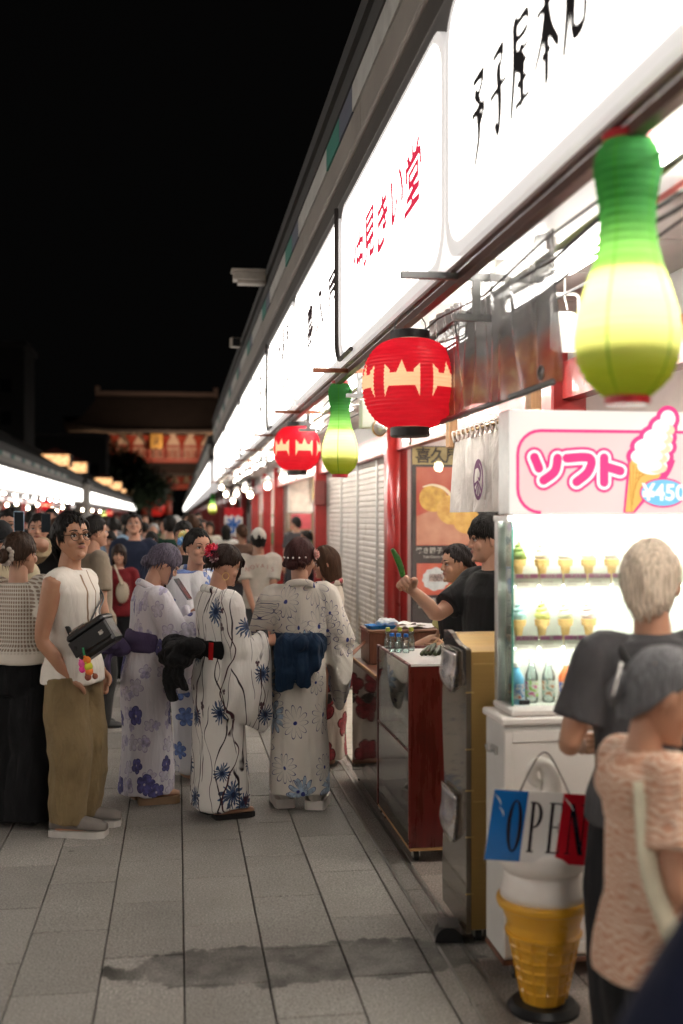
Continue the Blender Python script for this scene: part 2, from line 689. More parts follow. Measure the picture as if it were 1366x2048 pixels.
# ------------------------------------------------------------------ shop rows
RED = M('red_lacquer', (.33, .022, .02), .32, scale=5, var=.18, bump=.08, bscale=40, wear=.25, coat=.2)
GREYP = M('grey_painted_metal', (.3, .27, .24), .55, scale=3, wear=.3)
GREYD = M('dark_fascia', (.075, .066, .058), .6, scale=3, wear=.3)
ROOFM = M('roof_tile_grey', (.06, .058, .056), .7, scale=4)
SOFF = M('soffit_panel_paint', (.4, .37, .345), .6, scale=4, wear=.2)
WALLW = M('shop_wall_white', (.62, .55, .5), .7, scale=3, wear=.15)
PALE = M('eave_white', (.5, .49, .46), .6, scale=8, wear=.3)
SLATE = M('eave_slate_blue', (.12, .13, .17), .6, scale=8)
TEAL = M('eave_green', (.05, .22, .17), .6, scale=8)
WOOD = M('pale_wood', (.36, .2, .1), .55, scale=3, var=.3, stretch=(20, 20, 2))
DWOOD = M('brown_wood', (.15, .06, .035), .4, scale=3, var=.3, stretch=(20, 20, 2))
BLACKP = M('black_plastic', (.012, .012, .013), .4)
WHITEP = M('white_paint', (.78, .76, .73), .45, scale=4, var=.05)

def row_block(name, label, side, xf, y0, y1, cols, z_sign=3.6, detail=True, ridge=1.9):
    """xf: street face of the signs; the shop is behind it."""
    X = lambda dx: xf + side * dx
    def bx(m, d0, d1, ya, yb, z0, z1):
        a, b = sorted((X(d0), X(d1)))
        m.box(a, b, ya, yb, z0, z1)
    t = thing(name, label, 'shop building', (0, 0, 0))
    m = MB(); bx(m, 4.2, 4.4, y0, y1, -.05, 2.72); m.build('back_wall', WALLW, t)
    m = MB()
    bx(m, .42, 4.4, y0, y1, 2.72, 2.78)
    y = y0 + .01
    while y < min(y1, 34):
        bx(m, .6, 4.2, y, y + .585, 2.705, 2.7195)
        y += .6
    m.build('soffit', SOFF, t)
    m = MB(); bx(m, .0, .42, y0, y1, z_sign + .02, z_sign + .14); m.build('lower_fascia', GREYD, t)
    m = MB(); bx(m, -.02, .42, y0, y1, z_sign + .142, z_sign + .335)
    y = y0
    while y < y1 and detail:
        bx(m, -.024, -.0195, y, min(y1, y + 2.79), z_sign + .15, z_sign + .325)
        y += 2.8
    m.build('fascia', GREYP, t)
    m = MB(); bx(m, .06, .42, y0, y1, z_sign + .337, z_sign + .49); m.build('eave_backing', GREYD, t)
    m = MB()
    bx(m, -.04, .5, y0, y1, z_sign + .492, z_sign + .58)
    bx(m, -.02, .5, y0, y1, z_sign + .582, z_sign + .66)
    bx(m, -.05, .5, y0, y1, z_sign + .662, z_sign + .76)
    m.build('eave_gutter', ROOFM, t)
    m = MB()
    a = [(X(.0), z_sign + .765), (X(4.6), z_sign + ridge), (X(4.6), z_sign + ridge - .15), (X(.3), z_sign + .762)]
    m.add([(x, yy, z) for yy in (y0, y1) for x, z in a], [(0, 1, 2, 3), (7, 6, 5, 4), (0, 4, 5, 1), (1, 5, 6, 2), (2, 6, 7, 3), (3, 7, 4, 0)])
    m.build('roof', ROOFM, t)
    m = MB(); bx(m, 4.25, 4.45, y0, y1, 2.78, z_sign + ridge - .16); m.build('upper_wall', GREYD, t)
    for yc in cols:
        m = MB()
        a, b = sorted((X(1.0), X(1.2)))
        m.bbox(a, b, yc - .1, yc + .1, -.01, 2.705, .012)
        m.build('column', RED, t)
    m = MB(); bx(m, 1.06, 1.16, y0, y1, 2.3, 2.5); m.build('beam', RED, t)
    m = MB(); bx(m, 1.09, 1.13, y0, y1, 2.502, 2.704); m.build('transom', M('transom_grey', (.3, .28, .27), .6), t)
    # coloured eave panels
    if detail:
        k = 0
        y = 1.65 + math.floor((y0 - 1.65) / 2.85) * 2.85
        while y < min(y1, 60):
            for w, mt, nm in ((1.75, PALE, 'eave_panel'), (.52, SLATE, 'eave_panel'), (.58, TEAL, 'eave_panel')):
                ya, yb = max(y0, y), min(y1, y + w - .01)
                if yb > ya:
                    q = MB(); bx(q, -.03, .058, ya, yb, z_sign + .338, z_sign + .488); q.build(nm, mt, t)
                y += w
    return t

rowR = row_block('shop_row', 'long grey roofed shop row with red columns along the right side', 1, 1.0, -8, 31.2, [.2, 5.95, 10.75, 16.5, 23.6, 26.7, 30.9])
rowR2 = row_block('shop_row', 'farther shop row continuing beyond the gap on the right', 1, 1.0, 36, 186, [36.2 + 5.6 * k for k in range(20)], 3.5)
rowL = row_block('shop_row', 'shop row facing across the street on the left with lit signs', -1, -5.8, -10, 71, [-9 + 5.6 * k for k in range(15)], 3.4, ridge=3.4)
rowL2 = row_block('shop_row', 'shop row beyond the grey post far down the left side', -1, -5.8, 74, 160, [74.5 + 5.6 * k for k in range(15)], 3.4, ridge=3.4)

# partition walls of the right row and the pale interior behind the soft cream stand
for yp, nm in ((.25, 'partition'), (5.98, 'partition'), (10.95, 'partition'), (16.55, 'partition'), (23.65, 'partition'), (31.0, 'end_wall')):
    m = MB(); m.box(2.22, 5.19, yp, yp + .1, -.012, 2.702); m.build(nm, M('partition_pale', (.66, .56, .53), .65, scale=3, wear=.1), rowR)

# ------------------------------------------------------------------ lit sign boxes
SIGNW = EM('sign_acrylic_lit', (1, .93, .86), SIGN_L)
FRAMEW = EM('sign_frame_acrylic', (1, .92, .88), .34)
INK = M('ink_black', (.012, .008, .01), .5)
INKP = M('ink_purple', (.05, .006, .02), .5)
INKR = EM('ink_red_backlit', (.7, .02, .07), .55, (.4, .02, .04))
GREYINK = M('ink_grey', (.12, .11, .11), .5)
TRIM = M('trim_dark', (.035, .028, .026), .4, .5)

def sign_box(side, xf, ya, yb, label, letters=(), trim=None, group=None, z0=2.62, z1=3.58):
    t = thing('shop_sign', label, 'shop sign', (xf, (ya + yb) / 2, z0), 0, group)
    w, h = yb - ya, z1 - z0
    fr = frame((0, 0, 0), (0, -side, 0), (0, 0, 1))
    m = MB(); m.prism(rrect(-w / 2 + .006, w / 2 - .006, .0, h, .17), fr, -.42, -.012); m.build('case', FRAMEW, t)
    m = MB(); m.prism(rrect(-w / 2 + .075, w / 2 - .075, .05, h - .03, .15), fr, -.0115, -.0095); m.build('panel', SIGNW, t)
    for (st, mt, x, y, size, kw) in letters:
        m = MB()
        put_text(m, st, size, fr, x, y, -.006, **kw)
        m.build('lettering', mt, t)
    if trim:
        e = -w / 2 - .001
        p = [(e, h + .02), (e, .18)] + [(e + .17 - .17 * math.cos(R(a)), .18 - .17 * math.sin(R(a))) for a in range(15, 91, 15)] + [(e + .6, .012)]
        m = MB(); m.tube([fr @ Vector((x, y, .012)) for x, y in p], .014, 8); m.build('trim', TRIM, t)
    return t

BR = dict(sx=.95, wob=.02, shear=.1, off=.028)
def spread(st, mt, size, y, step, x0=0., **kw):
    k = dict(BR); k.update(kw)
    n = len(st)
    return [(c, mt, x0 + (i - (n - 1) / 2) * step, y + (.02 if i % 2 else -.015), size, k) for i, c in enumerate(st)]

signs = [
    (1.4, 4.2, 'nearest lit white signboard with black brushed lettering at the upper right', (), None),
    (4.2, 7.0, 'lit white signboard with red brushed lettering and a dark trimmed rounded edge', spread('仲見きい堂', INKR, .29, .5, .37, .08, off=.022, wob=.04, sx=1.25), True),
    (7.0, 9.8, 'lit white signboard with three dark purple characters left of the dark trim', spread('喜久屋', INKP, .33, .5, .62, .42, off=.024, wob=.04, sx=1.3), None),
    (9.8, 12.6, 'lit white signboard with two small stacked rows of characters', spread('大島屋', INKP, .36, .66, .4, .4) + spread('みやげ', GREYINK, .32, .26, .38, .4), True),
    (12.6, 15.4, 'lit white signboard with tall black strokes beside the second dark trim', spread('トヨシ', INK, .62, .5, .55, .2), None),
    (15.4, 18.2, 'lit white signboard with two grey faded characters left of the black strokes', spread('七福', GREYINK, .3, .62, .36, .2, off=.02) + spread('民芸', GREYINK, .26, .26, .36, .2, off=.02), True),
    (18.2, 21.0, 'lit white signboard with thin grey letters just above the smaller red lantern', spread('みのり', GREYINK, .26, .5, .4, 0, off=.02), None),
    (21.0, 23.8, 'small lit white signboard with dark characters left of the one with thin grey letters', spread('松寿堂', INK, .34, .5, .5), True),
]
BRUSH = [[[(.15, .97), (.8, .95), (.45, .72)], [(.3, .8), (.58, .64)], [(.08, .56), (.85, .55), (.6, .38)], [(.5, .52), (.52, .22), (.28, -.06)]],
         [[(.2, .92), (.75, .92), (.5, .68)], [(.5, .7), (.58, .3), (.5, .0), (.32, .1)], [(.05, .48), (.95, .52)]],
         [[(.2, .93), (.8, .93), (.8, .76), (.22, .76)], [(.2, .93), (.17, .5), (.0, .0)], [(.3, .58), (.85, .58)], [(.5, .58), (.35, .43), (.78, .43)], [(.35, .24), (.8, .24)], [(.57, .43), (.57, .04)], [(.25, .02), (.95, .02)]],
         [[(.08, .7), (.92, .7)], [(.5, 1.05), (.5, -.05)], [(.5, .7), (.3, .4), (.0, .18)], [(.5, .7), (.7, .4), (1.0, .18)], [(.33, .2), (.67, .2)]],
         [[(.5, 1.02), (.5, .88)], [(.15, .85), (.92, .85)], [(.2, .85), (.17, .4), (.02, .0)], [(.55, .76), (.55, .45)], [(.55, .6), (.82, .6)], [(.4, .42), (.8, .42), (.8, .08), (.4, .08), (.4, .42)]]]
def brush_char(strokes, cx, cy, w, h, fr, thick=.055, thin=.02):
    m = MB()
    for k, sk in enumerate(strokes):
        pts = [(cx + (x - .5) * w, cy + (y - .5) * h) for x, y in sk]
        ws = []
        for i in range(len(pts)):
            a, b = pts[max(0, i - 1)], pts[min(len(pts) - 1, i + 1)]
            v = abs(b[1] - a[1]) / (abs(b[1] - a[1]) + abs(b[0] - a[0]) + 1e-6)
            ws.append((thin + (thick - thin) * v) * (1.15 if i == 0 else (.8 if i == len(pts) - 1 else .95)))
        m.stroke(pts, ws, fr, -.006 + .0002 * k, 4)
    return m
for ya, yb, lb, lt, tr in signs:
    sb = sign_box(1, 1.0, ya, yb, lb, lt, tr)
    if ya < 2:
        for k in range(5):
            brush_char(BRUSH[k], -.42 + .235 * (k - 2), .4, .19, .27, frame((0, 0, 0), (0, -1, 0), (0, 0, 1))).build('lettering', INK, sb)
for k in range(3):
    ya = 23.8 + 2.45 * k
    sign_box(1, 1.0, ya, ya + 2.45, 'small lit white signboard near the far end of the near right row', spread(('寿', '梅林', '助六')[k], INK, .32, .5, .5), None, 'last signboards of the near right row')
for k in range(3):
    ya = -7 + 2.8 * k
    sign_box(1, 1.0, ya, ya + 2.8, 'lit white signboard of the right row beside the viewer', (), None, 'signboards behind the viewer on the right')
for k in range(24):
    ya = 36.2 + 6.2 * k
    sign_box(1, 1.0, ya, ya + 6.1, 'distant lit white signboard on the farther right row', spread('人形焼', GREYINK, .34, .45, 1.0) if k < 6 else (), None, 'distant signboards on the right', z1=3.46)
tx = ['雷おこし', 'あられ', '扇子', '人形焼', '履物', 'べっ甲', '手拭', '玩具']
for k in range(29):
    ya = -10 + 2.8 * k
    sign_box(-1, -5.8, ya, ya + 2.78, 'lit white signboard in the long row on the left', spread(tx[k % 8], GREYINK, .3, .4, .42, off=.02) if k > 16 else (), None, 'signboards along the left row', z1=3.4)
for k in range(14):
    ya = 74.3 + 6.1 * k
    sign_box(-1, -5.8, ya, ya + 6.0, 'distant lit white signboard on the far left row', (), None, 'distant signboards on the left', z1=3.4)

# grey post between the two left rows
m = MB()
m.bbox(-6.3, -5.5, 71.6, 73.4, -.05, 3.5, .05)
m.bbox(-6.45, -5.35, 71.4, 73.6, 3.502, 3.75, .04)
tag(m.build('gate_post', GREYP), 'grey square post standing in the gap of the left shop row', 'post')

# ------------------------------------------------------------------ under the signs: rails, wires, tubes, brackets
COPPER = M('copper_rail', (.25, .085, .045), .4, .5, scale=10, wear=.3)
m = MB()
m.box(1.06, 1.1, -6, 31, 2.565, 2.6)
m.box(1.035, 1.06, -6, 31, 2.602, 2.618)
tag(m.build('hanging_rail', M('rail_brown', (.14, .075, .06), .4, .5, scale=10, wear=.4)), 'long brown metal rail running under the right signboards', 'rail')
m = MB()
m.tube([(1.25, y, 2.56 + .012 * math.sin(y)) for y in range(-6, 32)], .012, 6)
tag(m.build('conduit', M('yellow_green_conduit', (.3, .36, .1), .5)), 'thin yellow green conduit pipe under the right signboards', 'pipe')
m = MB()
for q in range(5):
    z0, x0 = 2.58 - .02 * q, 1.16 + .05 * q
    pts = [(x0 + rnd.uniform(-.02, .02), y * .7, z0 - .05 * abs(math.sin(y * 1.3 + q)) - .02 * rnd.random()) for y in range(2, 44)]
    m.tube(pts, .005 + .002 * (q % 2), 5)
tag(m.build('power_cables', BLACKP), 'bundle of sagging black cables under the right signboards', 'cables')
for k in range(11):
    y = 1.4 + 2.8 * k
    t = thing('sign_bracket', 'copper coloured bracket arm under the signboard joint' if k > 3 else
              ('copper bracket arm above the near green gourd lantern', 'pale tee bracket by the top corner of the grey vinyl sheet', 'copper bracket arm just above the big red lantern', 'copper bracket arm right above the far green gourd lantern')[k], 'bracket', (1.0, y, 2.6), 0, 'bracket arms under the signs')
    m = MB(); m.box(-.16, .4, -.015, .015, -.03, -.004); m.build('arm', COPPER if k != 1 else STEEL, t)
    m = MB(); m.box(.12, .15, -.012, .012, -.16, -.0305); m.box(.05, .23, -.014, .014, -.185, -.161); m.build('hanger', STEEL, t)

TUBE = EM('fluorescent_tube', (1, .93, .86), 34.0)
def tube_light(x, y, z, label, group):
    t = thing('tube_light', label, 'tube light', (x, y, z), 0, group)
    m = MB(); m.bbox(-.035, .035, -.6, .6, .03, .085, .01); m.build('housing', WHITEP, t)
    m = MB(); m.tube([(0, -.575, 0), (0, .575, 0)], .017, 10); m.build('tube', TUBE, t, True)
    m = MB(); m.box(-.018, .018, -.6, -.576, -.02, .031); m.box(-.018, .018, .576, .6, -.02, .031); m.build('socket', WHITEP, t)
    return t
for k in range(-5, 15):
    y = 2.35 + 1.85 * k
    far = y > 9
    tube_light(1.44, y, 2.58, ('fluorescent tube under the eave near the smaller red lantern and beyond' if far else
               ('fluorescent tube at the right edge beside the near gourd lantern', 'lower of two fluorescent tubes left of the near gourd lantern', 'fluorescent tube hidden behind the grey vinyl sheet', 'fluorescent tube behind the big red lantern')[max(0, k)] if k >= 0 else 'fluorescent tube of the right eave beside the viewer'), 'fluorescent tubes along the right eave')
for k in range(12):
    y = 2.3 + 2.0 * k
    tube_light(1.27, y, 2.6, 'upper fluorescent tube left of the near gourd lantern' if k == 1 else 'fluorescent tube of the outer row under the right eave', 'outer row of fluorescent tubes')
for k in range(26):
    y = -6 + 3.0 * k
    tube_light(-6.25, y, 2.52, 'fluorescent tube under the signboards of the left row', 'fluorescent tubes along the left eave')

FILL_L = EM('fill_panel_lit', (1, .92, .82), 34.0)  # glowing panels added inside the shops to brighten the people outside
def fill_light_panel(x, y, label, group):
    t = thing('fill_light_panel', label, 'fill light', (x, y, 2.66), 0, group)
    m = MB(); m.bbox(-.16, .16, -.62, .62, .0, .04, .006); m.build('housing', WHITEP, t)
    m = MB(); m.box(-.14, .14, -.6, .6, -.006, -.0005); m.build('diffuser', FILL_L, t)
for k in range(14):
    y = -6.6 + 2.8 * k
    if not (10.5 < y < 17):
        fill_light_panel(3.3 if y > 3 else 2.7, y, 'added fill light panel inside the right row', 'added fill lights of the right row')
for k in range(28):
    fill_light_panel(-7.4, -8.4 + 2.8 * k, 'added fill light panel inside the left row', 'added fill lights of the left row')

BULB = EM('bulb_glass_lit', (1, .84, .6), 25.0)
def bulb(x, y, z, label, group, drop=.35):
    t = thing('hanging_bulb', label, 'light bulb', (x, y, z), 0, group)
    m = MB(); m.ell((0, 0, 0), (.05, .05, .055)); m.build('globe', BULB, t, True)
    m = MB(); m.lathe([(.02, .05), (.03, .055), (.1, .085), (.03, .13), (.015, .15)], 14); m.build('shade', WHITEP, t, True)
    m = MB(); m.tube([(0, 0, .15), (0, 0, .15 + drop)], .004, 5); m.build('cord', BLACKP, t)
for (u, v, d) in ((535, 972, 17.5), (567, 955, 15.2), (452, 989, 27), (473, 987, 25), (490, 978, 23), (466, 1002, 28), (500, 990, 20), (443, 975, 29)):
    x, y = spot(u, d)
    bulb(x, y, hz(v, d), 'round lit bulb with white shade hanging under the right eave', 'bulbs hanging along the right row')
for (u, v, d) in ((14, 1010, 40), (33, 1008, 42), (56, 1016, 41), (75, 1010, 45), (104, 1018, 46), (113, 1022, 43), (125, 1015, 52), (30, 1000, 48), (165, 1020, 60), (185, 1021, 66), (200, 1023, 72)):
    x, y = spot(u, d)
    bulb(x, y, hz(v, d), 'round lit bulb hanging under the left signboards', 'bulbs hanging along the left row')
# ------------------------------------------------------------------ people
def lerp_tab(tab, x):
    return float(np.interp(x, [a for a, _ in tab], [b for _, b in tab]))

def ik(a, c, l1, l2, pole):
    """joint between a and c for bone lengths l1, l2 bending towards pole; returns joint and reachable end"""
    d = c - a
    L = d.length
    m = (l1 + l2) * .995
    if L > m:
        c = a + d * (m / L)
        d = c - a
        L = m
    u = d.normalized()
    x = (l1 * l1 - l2 * l2 + L * L) / (2 * L)
    h = math.sqrt(max(0, l1 * l1 - x * x))
    p = Vector(pole)
    p = p - u * p.dot(u)
    p = p.normalized() if p.length > 1e-6 else u.orthogonal().normalized()
    return a + u * x + p * h, c

SKIN_A, SKIN_B = (.46, .24, .15), (.52, .29, .2)
#           z     rx     ry    yoff   (fractions of body height)
TORSO_M = [(.47, .085, .065, 0), (.515, .096, .07, 0), (.57, .09, .064, 0), (.63, .083, .058, .002), (.70, .095, .064, .004), (.765, .107, .064, .002), (.805, .1, .052, -.004), (.832, .06, .04, -.008)]
TORSO_F = [(.47, .088, .068, 0), (.515, .098, .073, -.004), (.57, .088, .064, 0), (.63, .074, .054, .002), (.70, .084, .062, .006), (.765, .093, .062, .004), (.805, .088, .048, -.004), (.832, .05, .036, -.008)]

def ring_xy(cx, cy, rx, ry, k=24, p=2.3):
    out = []
    for j in range(k):
        a = 2 * PI * j / k
        c, s = math.cos(a), math.sin(a)
        out.append((cx + rx * math.copysign(abs(c) ** (2 / p), c), cy + ry * math.copysign(abs(s) ** (2 / p), s)))
    return out

class Person:
    def __init__(s, label, u, d, rot, H, sex='f', lean=0., head=(0, 0, 0), RA=None, LA=None, feet=((.05, 0), (-.05, .0)), skin_col=SKIN_B, vox=.0075,
                 group=None, face=True, shw=1.0, turn=(0, 0), xy=None, hands=True, polR=(.5, -.8, -.2), polL=(-.5, -.8, -.2), fat=1.0, z=0., hs=1.0):
        s.H, s.sex, s.lean, s.vox, s.fat = H, sex, lean, vox, fat
        x, y = xy if xy else spot(u, d)
        s.root = thing('person', label, 'person', (x, y, z), R(rot), group)
        s.tab = TORSO_M if sex == 'm' else TORSO_F
        s.skin = skin(skin_col)
        s.sx = (.112 if sex == 'm' else .097) * H * shw
        s.turn = {1: R(turn[0] - 8), -1: R(turn[1] + 8)}
        s.S = {q: s.B(Vector((q * s.sx, -.006 * H, .80 * H))) for q in (1, -1)}
        s.E, s.Wr = {}, {}
        for q, tgt, pole in ((1, RA, polR), (-1, LA, polL)):
            if tgt is None:
                tgt = (q * .145, .02, .475)
            c = Vector(tgt) * H
            e, c = ik(s.S[q], c, .178 * H, .15 * H, pole)
            s.E[q], s.Wr[q] = e, c
        s.HP = {q: Vector((q * .052 * H, 0, .50 * H)) for q in (1, -1)}
        s.A, s.K = {}, {}
        for q, f in ((1, feet[0]), (-1, feet[1])):
            a = Vector((f[0] * H, f[1] * H, .05 * H))
            k, a = ik(s.HP[q], a, .232 * H, .2195 * H, (q * .15, 1, 0))
            s.A[q], s.K[q] = a, k
        s.NB = s.B(Vector((0, -.012 * H, .838 * H)))
        yaw, pitch, roll = (R(a) for a in head)
        s.HH = .138 * H * hs
        rot3 = (Matrix.Rotation(yaw, 4, 'Z') @ Matrix.Rotation(pitch, 4, 'X') @ Matrix.Rotation(roll, 4, 'Y'))
        leanm = Matrix.Rotation(-s.lean, 4, 'X')
        up = leanm @ Vector((0, .014 * H, .045 * H))
        piv = s.NB + up
        s.hm = Matrix.Translation(piv) @ rot3 @ Matrix.Translation(Vector((0, .0, -.1 * s.HH)))   # head frame: origin at chin level on the neck axis
        s.face = face
        s.hands = hands
    def B(s, p):
        """bend forward at the waist"""
        p = Vector(p)
        z0 = .56 * s.H
        if p.z <= z0:
            return p
        k = min(1, (p.z - z0) / (.12 * s.H))
        a = s.lean * k
        y, z = p.y, p.z - z0
        q = Vector((p.x, y * math.cos(a) + z * math.sin(a), z0 + z * math.cos(a) - y * math.sin(a)))
        return q
    def torso(s, mb, inf=0., z0=.0, z1=1.0, sc=1.0, tab=None):
        H = s.H
        rings = []
        for (z, rx, ry, yo) in (tab or s.tab):
            if z0 <= z <= z1:
                rings.append([s.B((x, y, z * H)) for x, y in ring_xy(0, yo * H, rx * H * sc * s.fat + inf, ry * H * sc * s.fat + inf)])
        mb.loft(rings)
    def head_geo(s):
        """skull, jaw, nose, lips, ears as one closed set, head frame in units of head height"""
        m = MB()
        T = [(-.03, .14, -.0, .09), (.0, .30, .0, .13), (.05, .352, -.06, .175), (.13, .372, -.16, .225), (.22, .372, -.24, .268), (.32, .366, -.32, .3), (.42, .352, -.39, .318), (.5, .338, -.43, .326),
             (.58, .366, -.455, .33), (.68, .366, -.465, .33), (.78, .33, -.45, .312), (.87, .25, -.385, .265), (.94, .13, -.28, .19), (.985, .0, -.15, .1)]
        rings = []
        for z, fr_, bk, w in T:
            cy, ry = (fr_ + bk) / 2, (fr_ - bk) / 2
            rings.append([(x, y, z) for x, y in ring_xy(0, cy, w, ry, 28, 2.25)])
        m.loft(rings)
        m.tube([(0, .345, .56), (0, .385, .47), (0, .425, .39)], [.028, .04, .052], 10, 3)
        m.ell((0, .415, .372), (.05, .05, .04))
        for q in (1, -1):
            m.ell((q * .052, .375, .362), (.038, .045, .032))
            m.ell((q * .17, .265, .36), (.12, .085, .11))
            m.ell((q * .13, .335, .585), (.11, .045, .035))
            mx = Matrix.Rotation(q * -.35, 3, 'Z')
            m.ell((q * .345, -.03, .46), (.028, .075, .135), mx)
            m.ell((q * .335, -.02, .36), (.026, .045, .05), mx)
        m.ell((0, .36, .065), (.09, .05, .06))
        m.ell((0, .335, .25), (.14, .055, .07))
        return m
    def hand_geo(s, q, curl=.5, grip=None):
        """palm and five fingers; wrist at origin of the returned frame"""
        H = s.H
        L = .108 * H
        d = (s.Wr[q] - s.E[q]).normalized()
        if getattr(s, 'hdir', {}).get(q) is not None:
            d = Vector(s.hdir[q]).normalized()
        pn = Vector(getattr(s, 'palm', {}).get(q, (-q, .2, 0)))
        pn = (pn - d * pn.dot(d))
        pn = pn.normalized() if pn.length > 1e-3 else d.orthogonal().normalized()
        sd = d.cross(pn) * (1 if q > 0 else -1)       # thumb side
        w = s.Wr[q]
        m = MB()
        P = lambda a, b, c: w + d * (a * L) + sd * (b * L) + pn * (c * L)
        rings = []
        for a, hw, th in ((-.05, .15, .115), (.12, .19, .12), (.3, .215, .11), (.46, .215, .095), (.52, .19, .07)):
            rings.append([P(a, hw * math.cos(t), th * math.sin(t)) for t in [2 * PI * j / 14 for j in range(14)]])
        m.loft(rings)
        for k, (b, ln) in enumerate(((.155, .42), (.055, .47), (-.05, .44), (-.15, .35))):
            pts = [P(.44, b, .0)]
            ang = 0
            c = curl * (1 + .12 * k)
            pos = Vector((.5, b * 1.05, 0))
            seg = [ln * .45, ln * .3, ln * .25]
            for sl in seg:
                ang += c
                pos = pos + Vector((math.cos(ang) * sl, (b * .12) * sl, math.sin(ang) * sl))
                pts.append(P(*pos))
            r = .062 * L * (1.0, 1.02, .98, .86)[k]
            m.tube(pts, [r, r, r * .9, r * .62], 9, 3)
            m.ell(pts[-1], (r * .62,) * 3, n=8, m=5)
        tp = [P(.1, .13, .04), P(.25, .27, .1), P(.4, .31, .17), P(.52, .28, .24)]
        m.tube(tp, [.09 * L, .078 * L, .066 * L, .045 * L], 9, 3)
        m.ell(tp[-1], (.045 * L,) * 3, n=8, m=5)
        return m
    def body(s, curl=(.45, .45), full=True):
        H = s.H
        b = MB()
        s.torso(b)
        b.limb([s.NB - Vector((0, 0, .03 * H)), s.NB + Vector((0, 0, .01 * H)), s.hm @ Vector((0, -.05, .22)) * 1.0 if False else s.hm @ (Vector((0, -.06, .2)) * s.HH)],
               [.04 * H, .033 * H if s.sex == 'f' else .037 * H, .032 * H], smooth=3)
        for q in (1, -1):
            b.limb([s.S[q] * .86 + s.NB * .14 - Vector((0, 0, .012 * H)), s.S[q], s.S[q].lerp(s.E[q], .45), s.E[q], s.E[q].lerp(s.Wr[q], .35), s.Wr[q]],
                   [(.036 if s.sex == 'm' else .032) * H, .034 * H, (.031 if s.sex == 'm' else .027) * H, .0225 * H, .0235 * H, .0155 * H], smooth=3)
            if full:
                b.limb([s.HP[q], s.HP[q].lerp(s.K[q], .4), s.K[q], s.K[q].lerp(s.A[q], .35), s.A[q]], [.058 * H, .052 * H, .034 * H, .033 * H, .021 * H], smooth=3)
                a = s.A[q]
                ft = Matrix.Rotation(s.turn[q], 3, 'Z')
                b.limb([a + ft @ Vector((0, -.018 * H, -.025 * H)), a + ft @ Vector((0, .05 * H, -.028 * H)), a + ft @ Vector((0, .088 * H, -.035 * H))], [.022 * H, .021 * H, .012 * H], smooth=3)
        v, n, f = remeshed(b, s.vox, 3)
        out = MB().add(v, f)
        h = s.head_geo()
        sc = Matrix.Scale(s.HH, 4)
        h.xf(s.hm @ sc)
        v, n, f = remeshed(h, s.vox * .55, 2)
        out.add(v, f)
        if s.hands:
            for q in (1, -1):
                hg = s.hand_geo(q, curl[0] if q > 0 else curl[1])
                if s.vox < .011:
                    v, n, f = remeshed(hg, .0032, 1)
                    out.add(v, f)
                else:
                    out.add(hg.v, hg.f)
        s.body_o = out.build('body', s.skin, s.root, True)
        if s.face:
            s.features()
        return s
    def features(s, brow=(.02, .014, .012), lip=(.33, .12, .095)):
        hm = s.hm @ Matrix.Scale(s.HH, 4)
        dark = M('iris_dark', (.012, .008, .006), .2)
        white = M('eye_white', (.6, .57, .54), .3)
        bm = M('eyebrow_hair', brow, .7)
        lm = M('lip_skin', lip, .4)
        for q in (1, -1):
            e = MB()
            e.mat(0); e.ell((q * .145, .318, .5), (.066, .032, .027))
            e.mat(1); e.ell((q * .145, .342, .5), (.028, .012, .027))
            e.mat(1); e.tube([(q * .078, .332, .495), (q * .115, .355, .528), (q * .155, .352, .533), (q * .215, .312, .508)], [.007, .011, .011, .006], 6, 3)
            e.xf(hm); e.build('eye', [white, dark], s.root, True)
            e = MB(); e.tube([(q * .06, .372, .6), (q * .13, .372, .628), (q * .235, .3, .612)], [.013, .018, .008], 6, 3, flat=.6)
            e.xf(hm); e.build('eyebrow', bm, s.root, True)
        e = MB()
        e.tube([(-.105, .362, .247), (-.04, .395, .262), (0, .398, .256), (.04, .395, .262), (.105, .362, .247)], [.005, .013, .012, .013, .005], 8, 3)
        e.tube([(-.1, .362, .243), (0, .392, .228), (.1, .362, .243)], [.005, .017, .005], 8, 4)
        e.xf(hm); e.build('lips', lm, s.root, True)
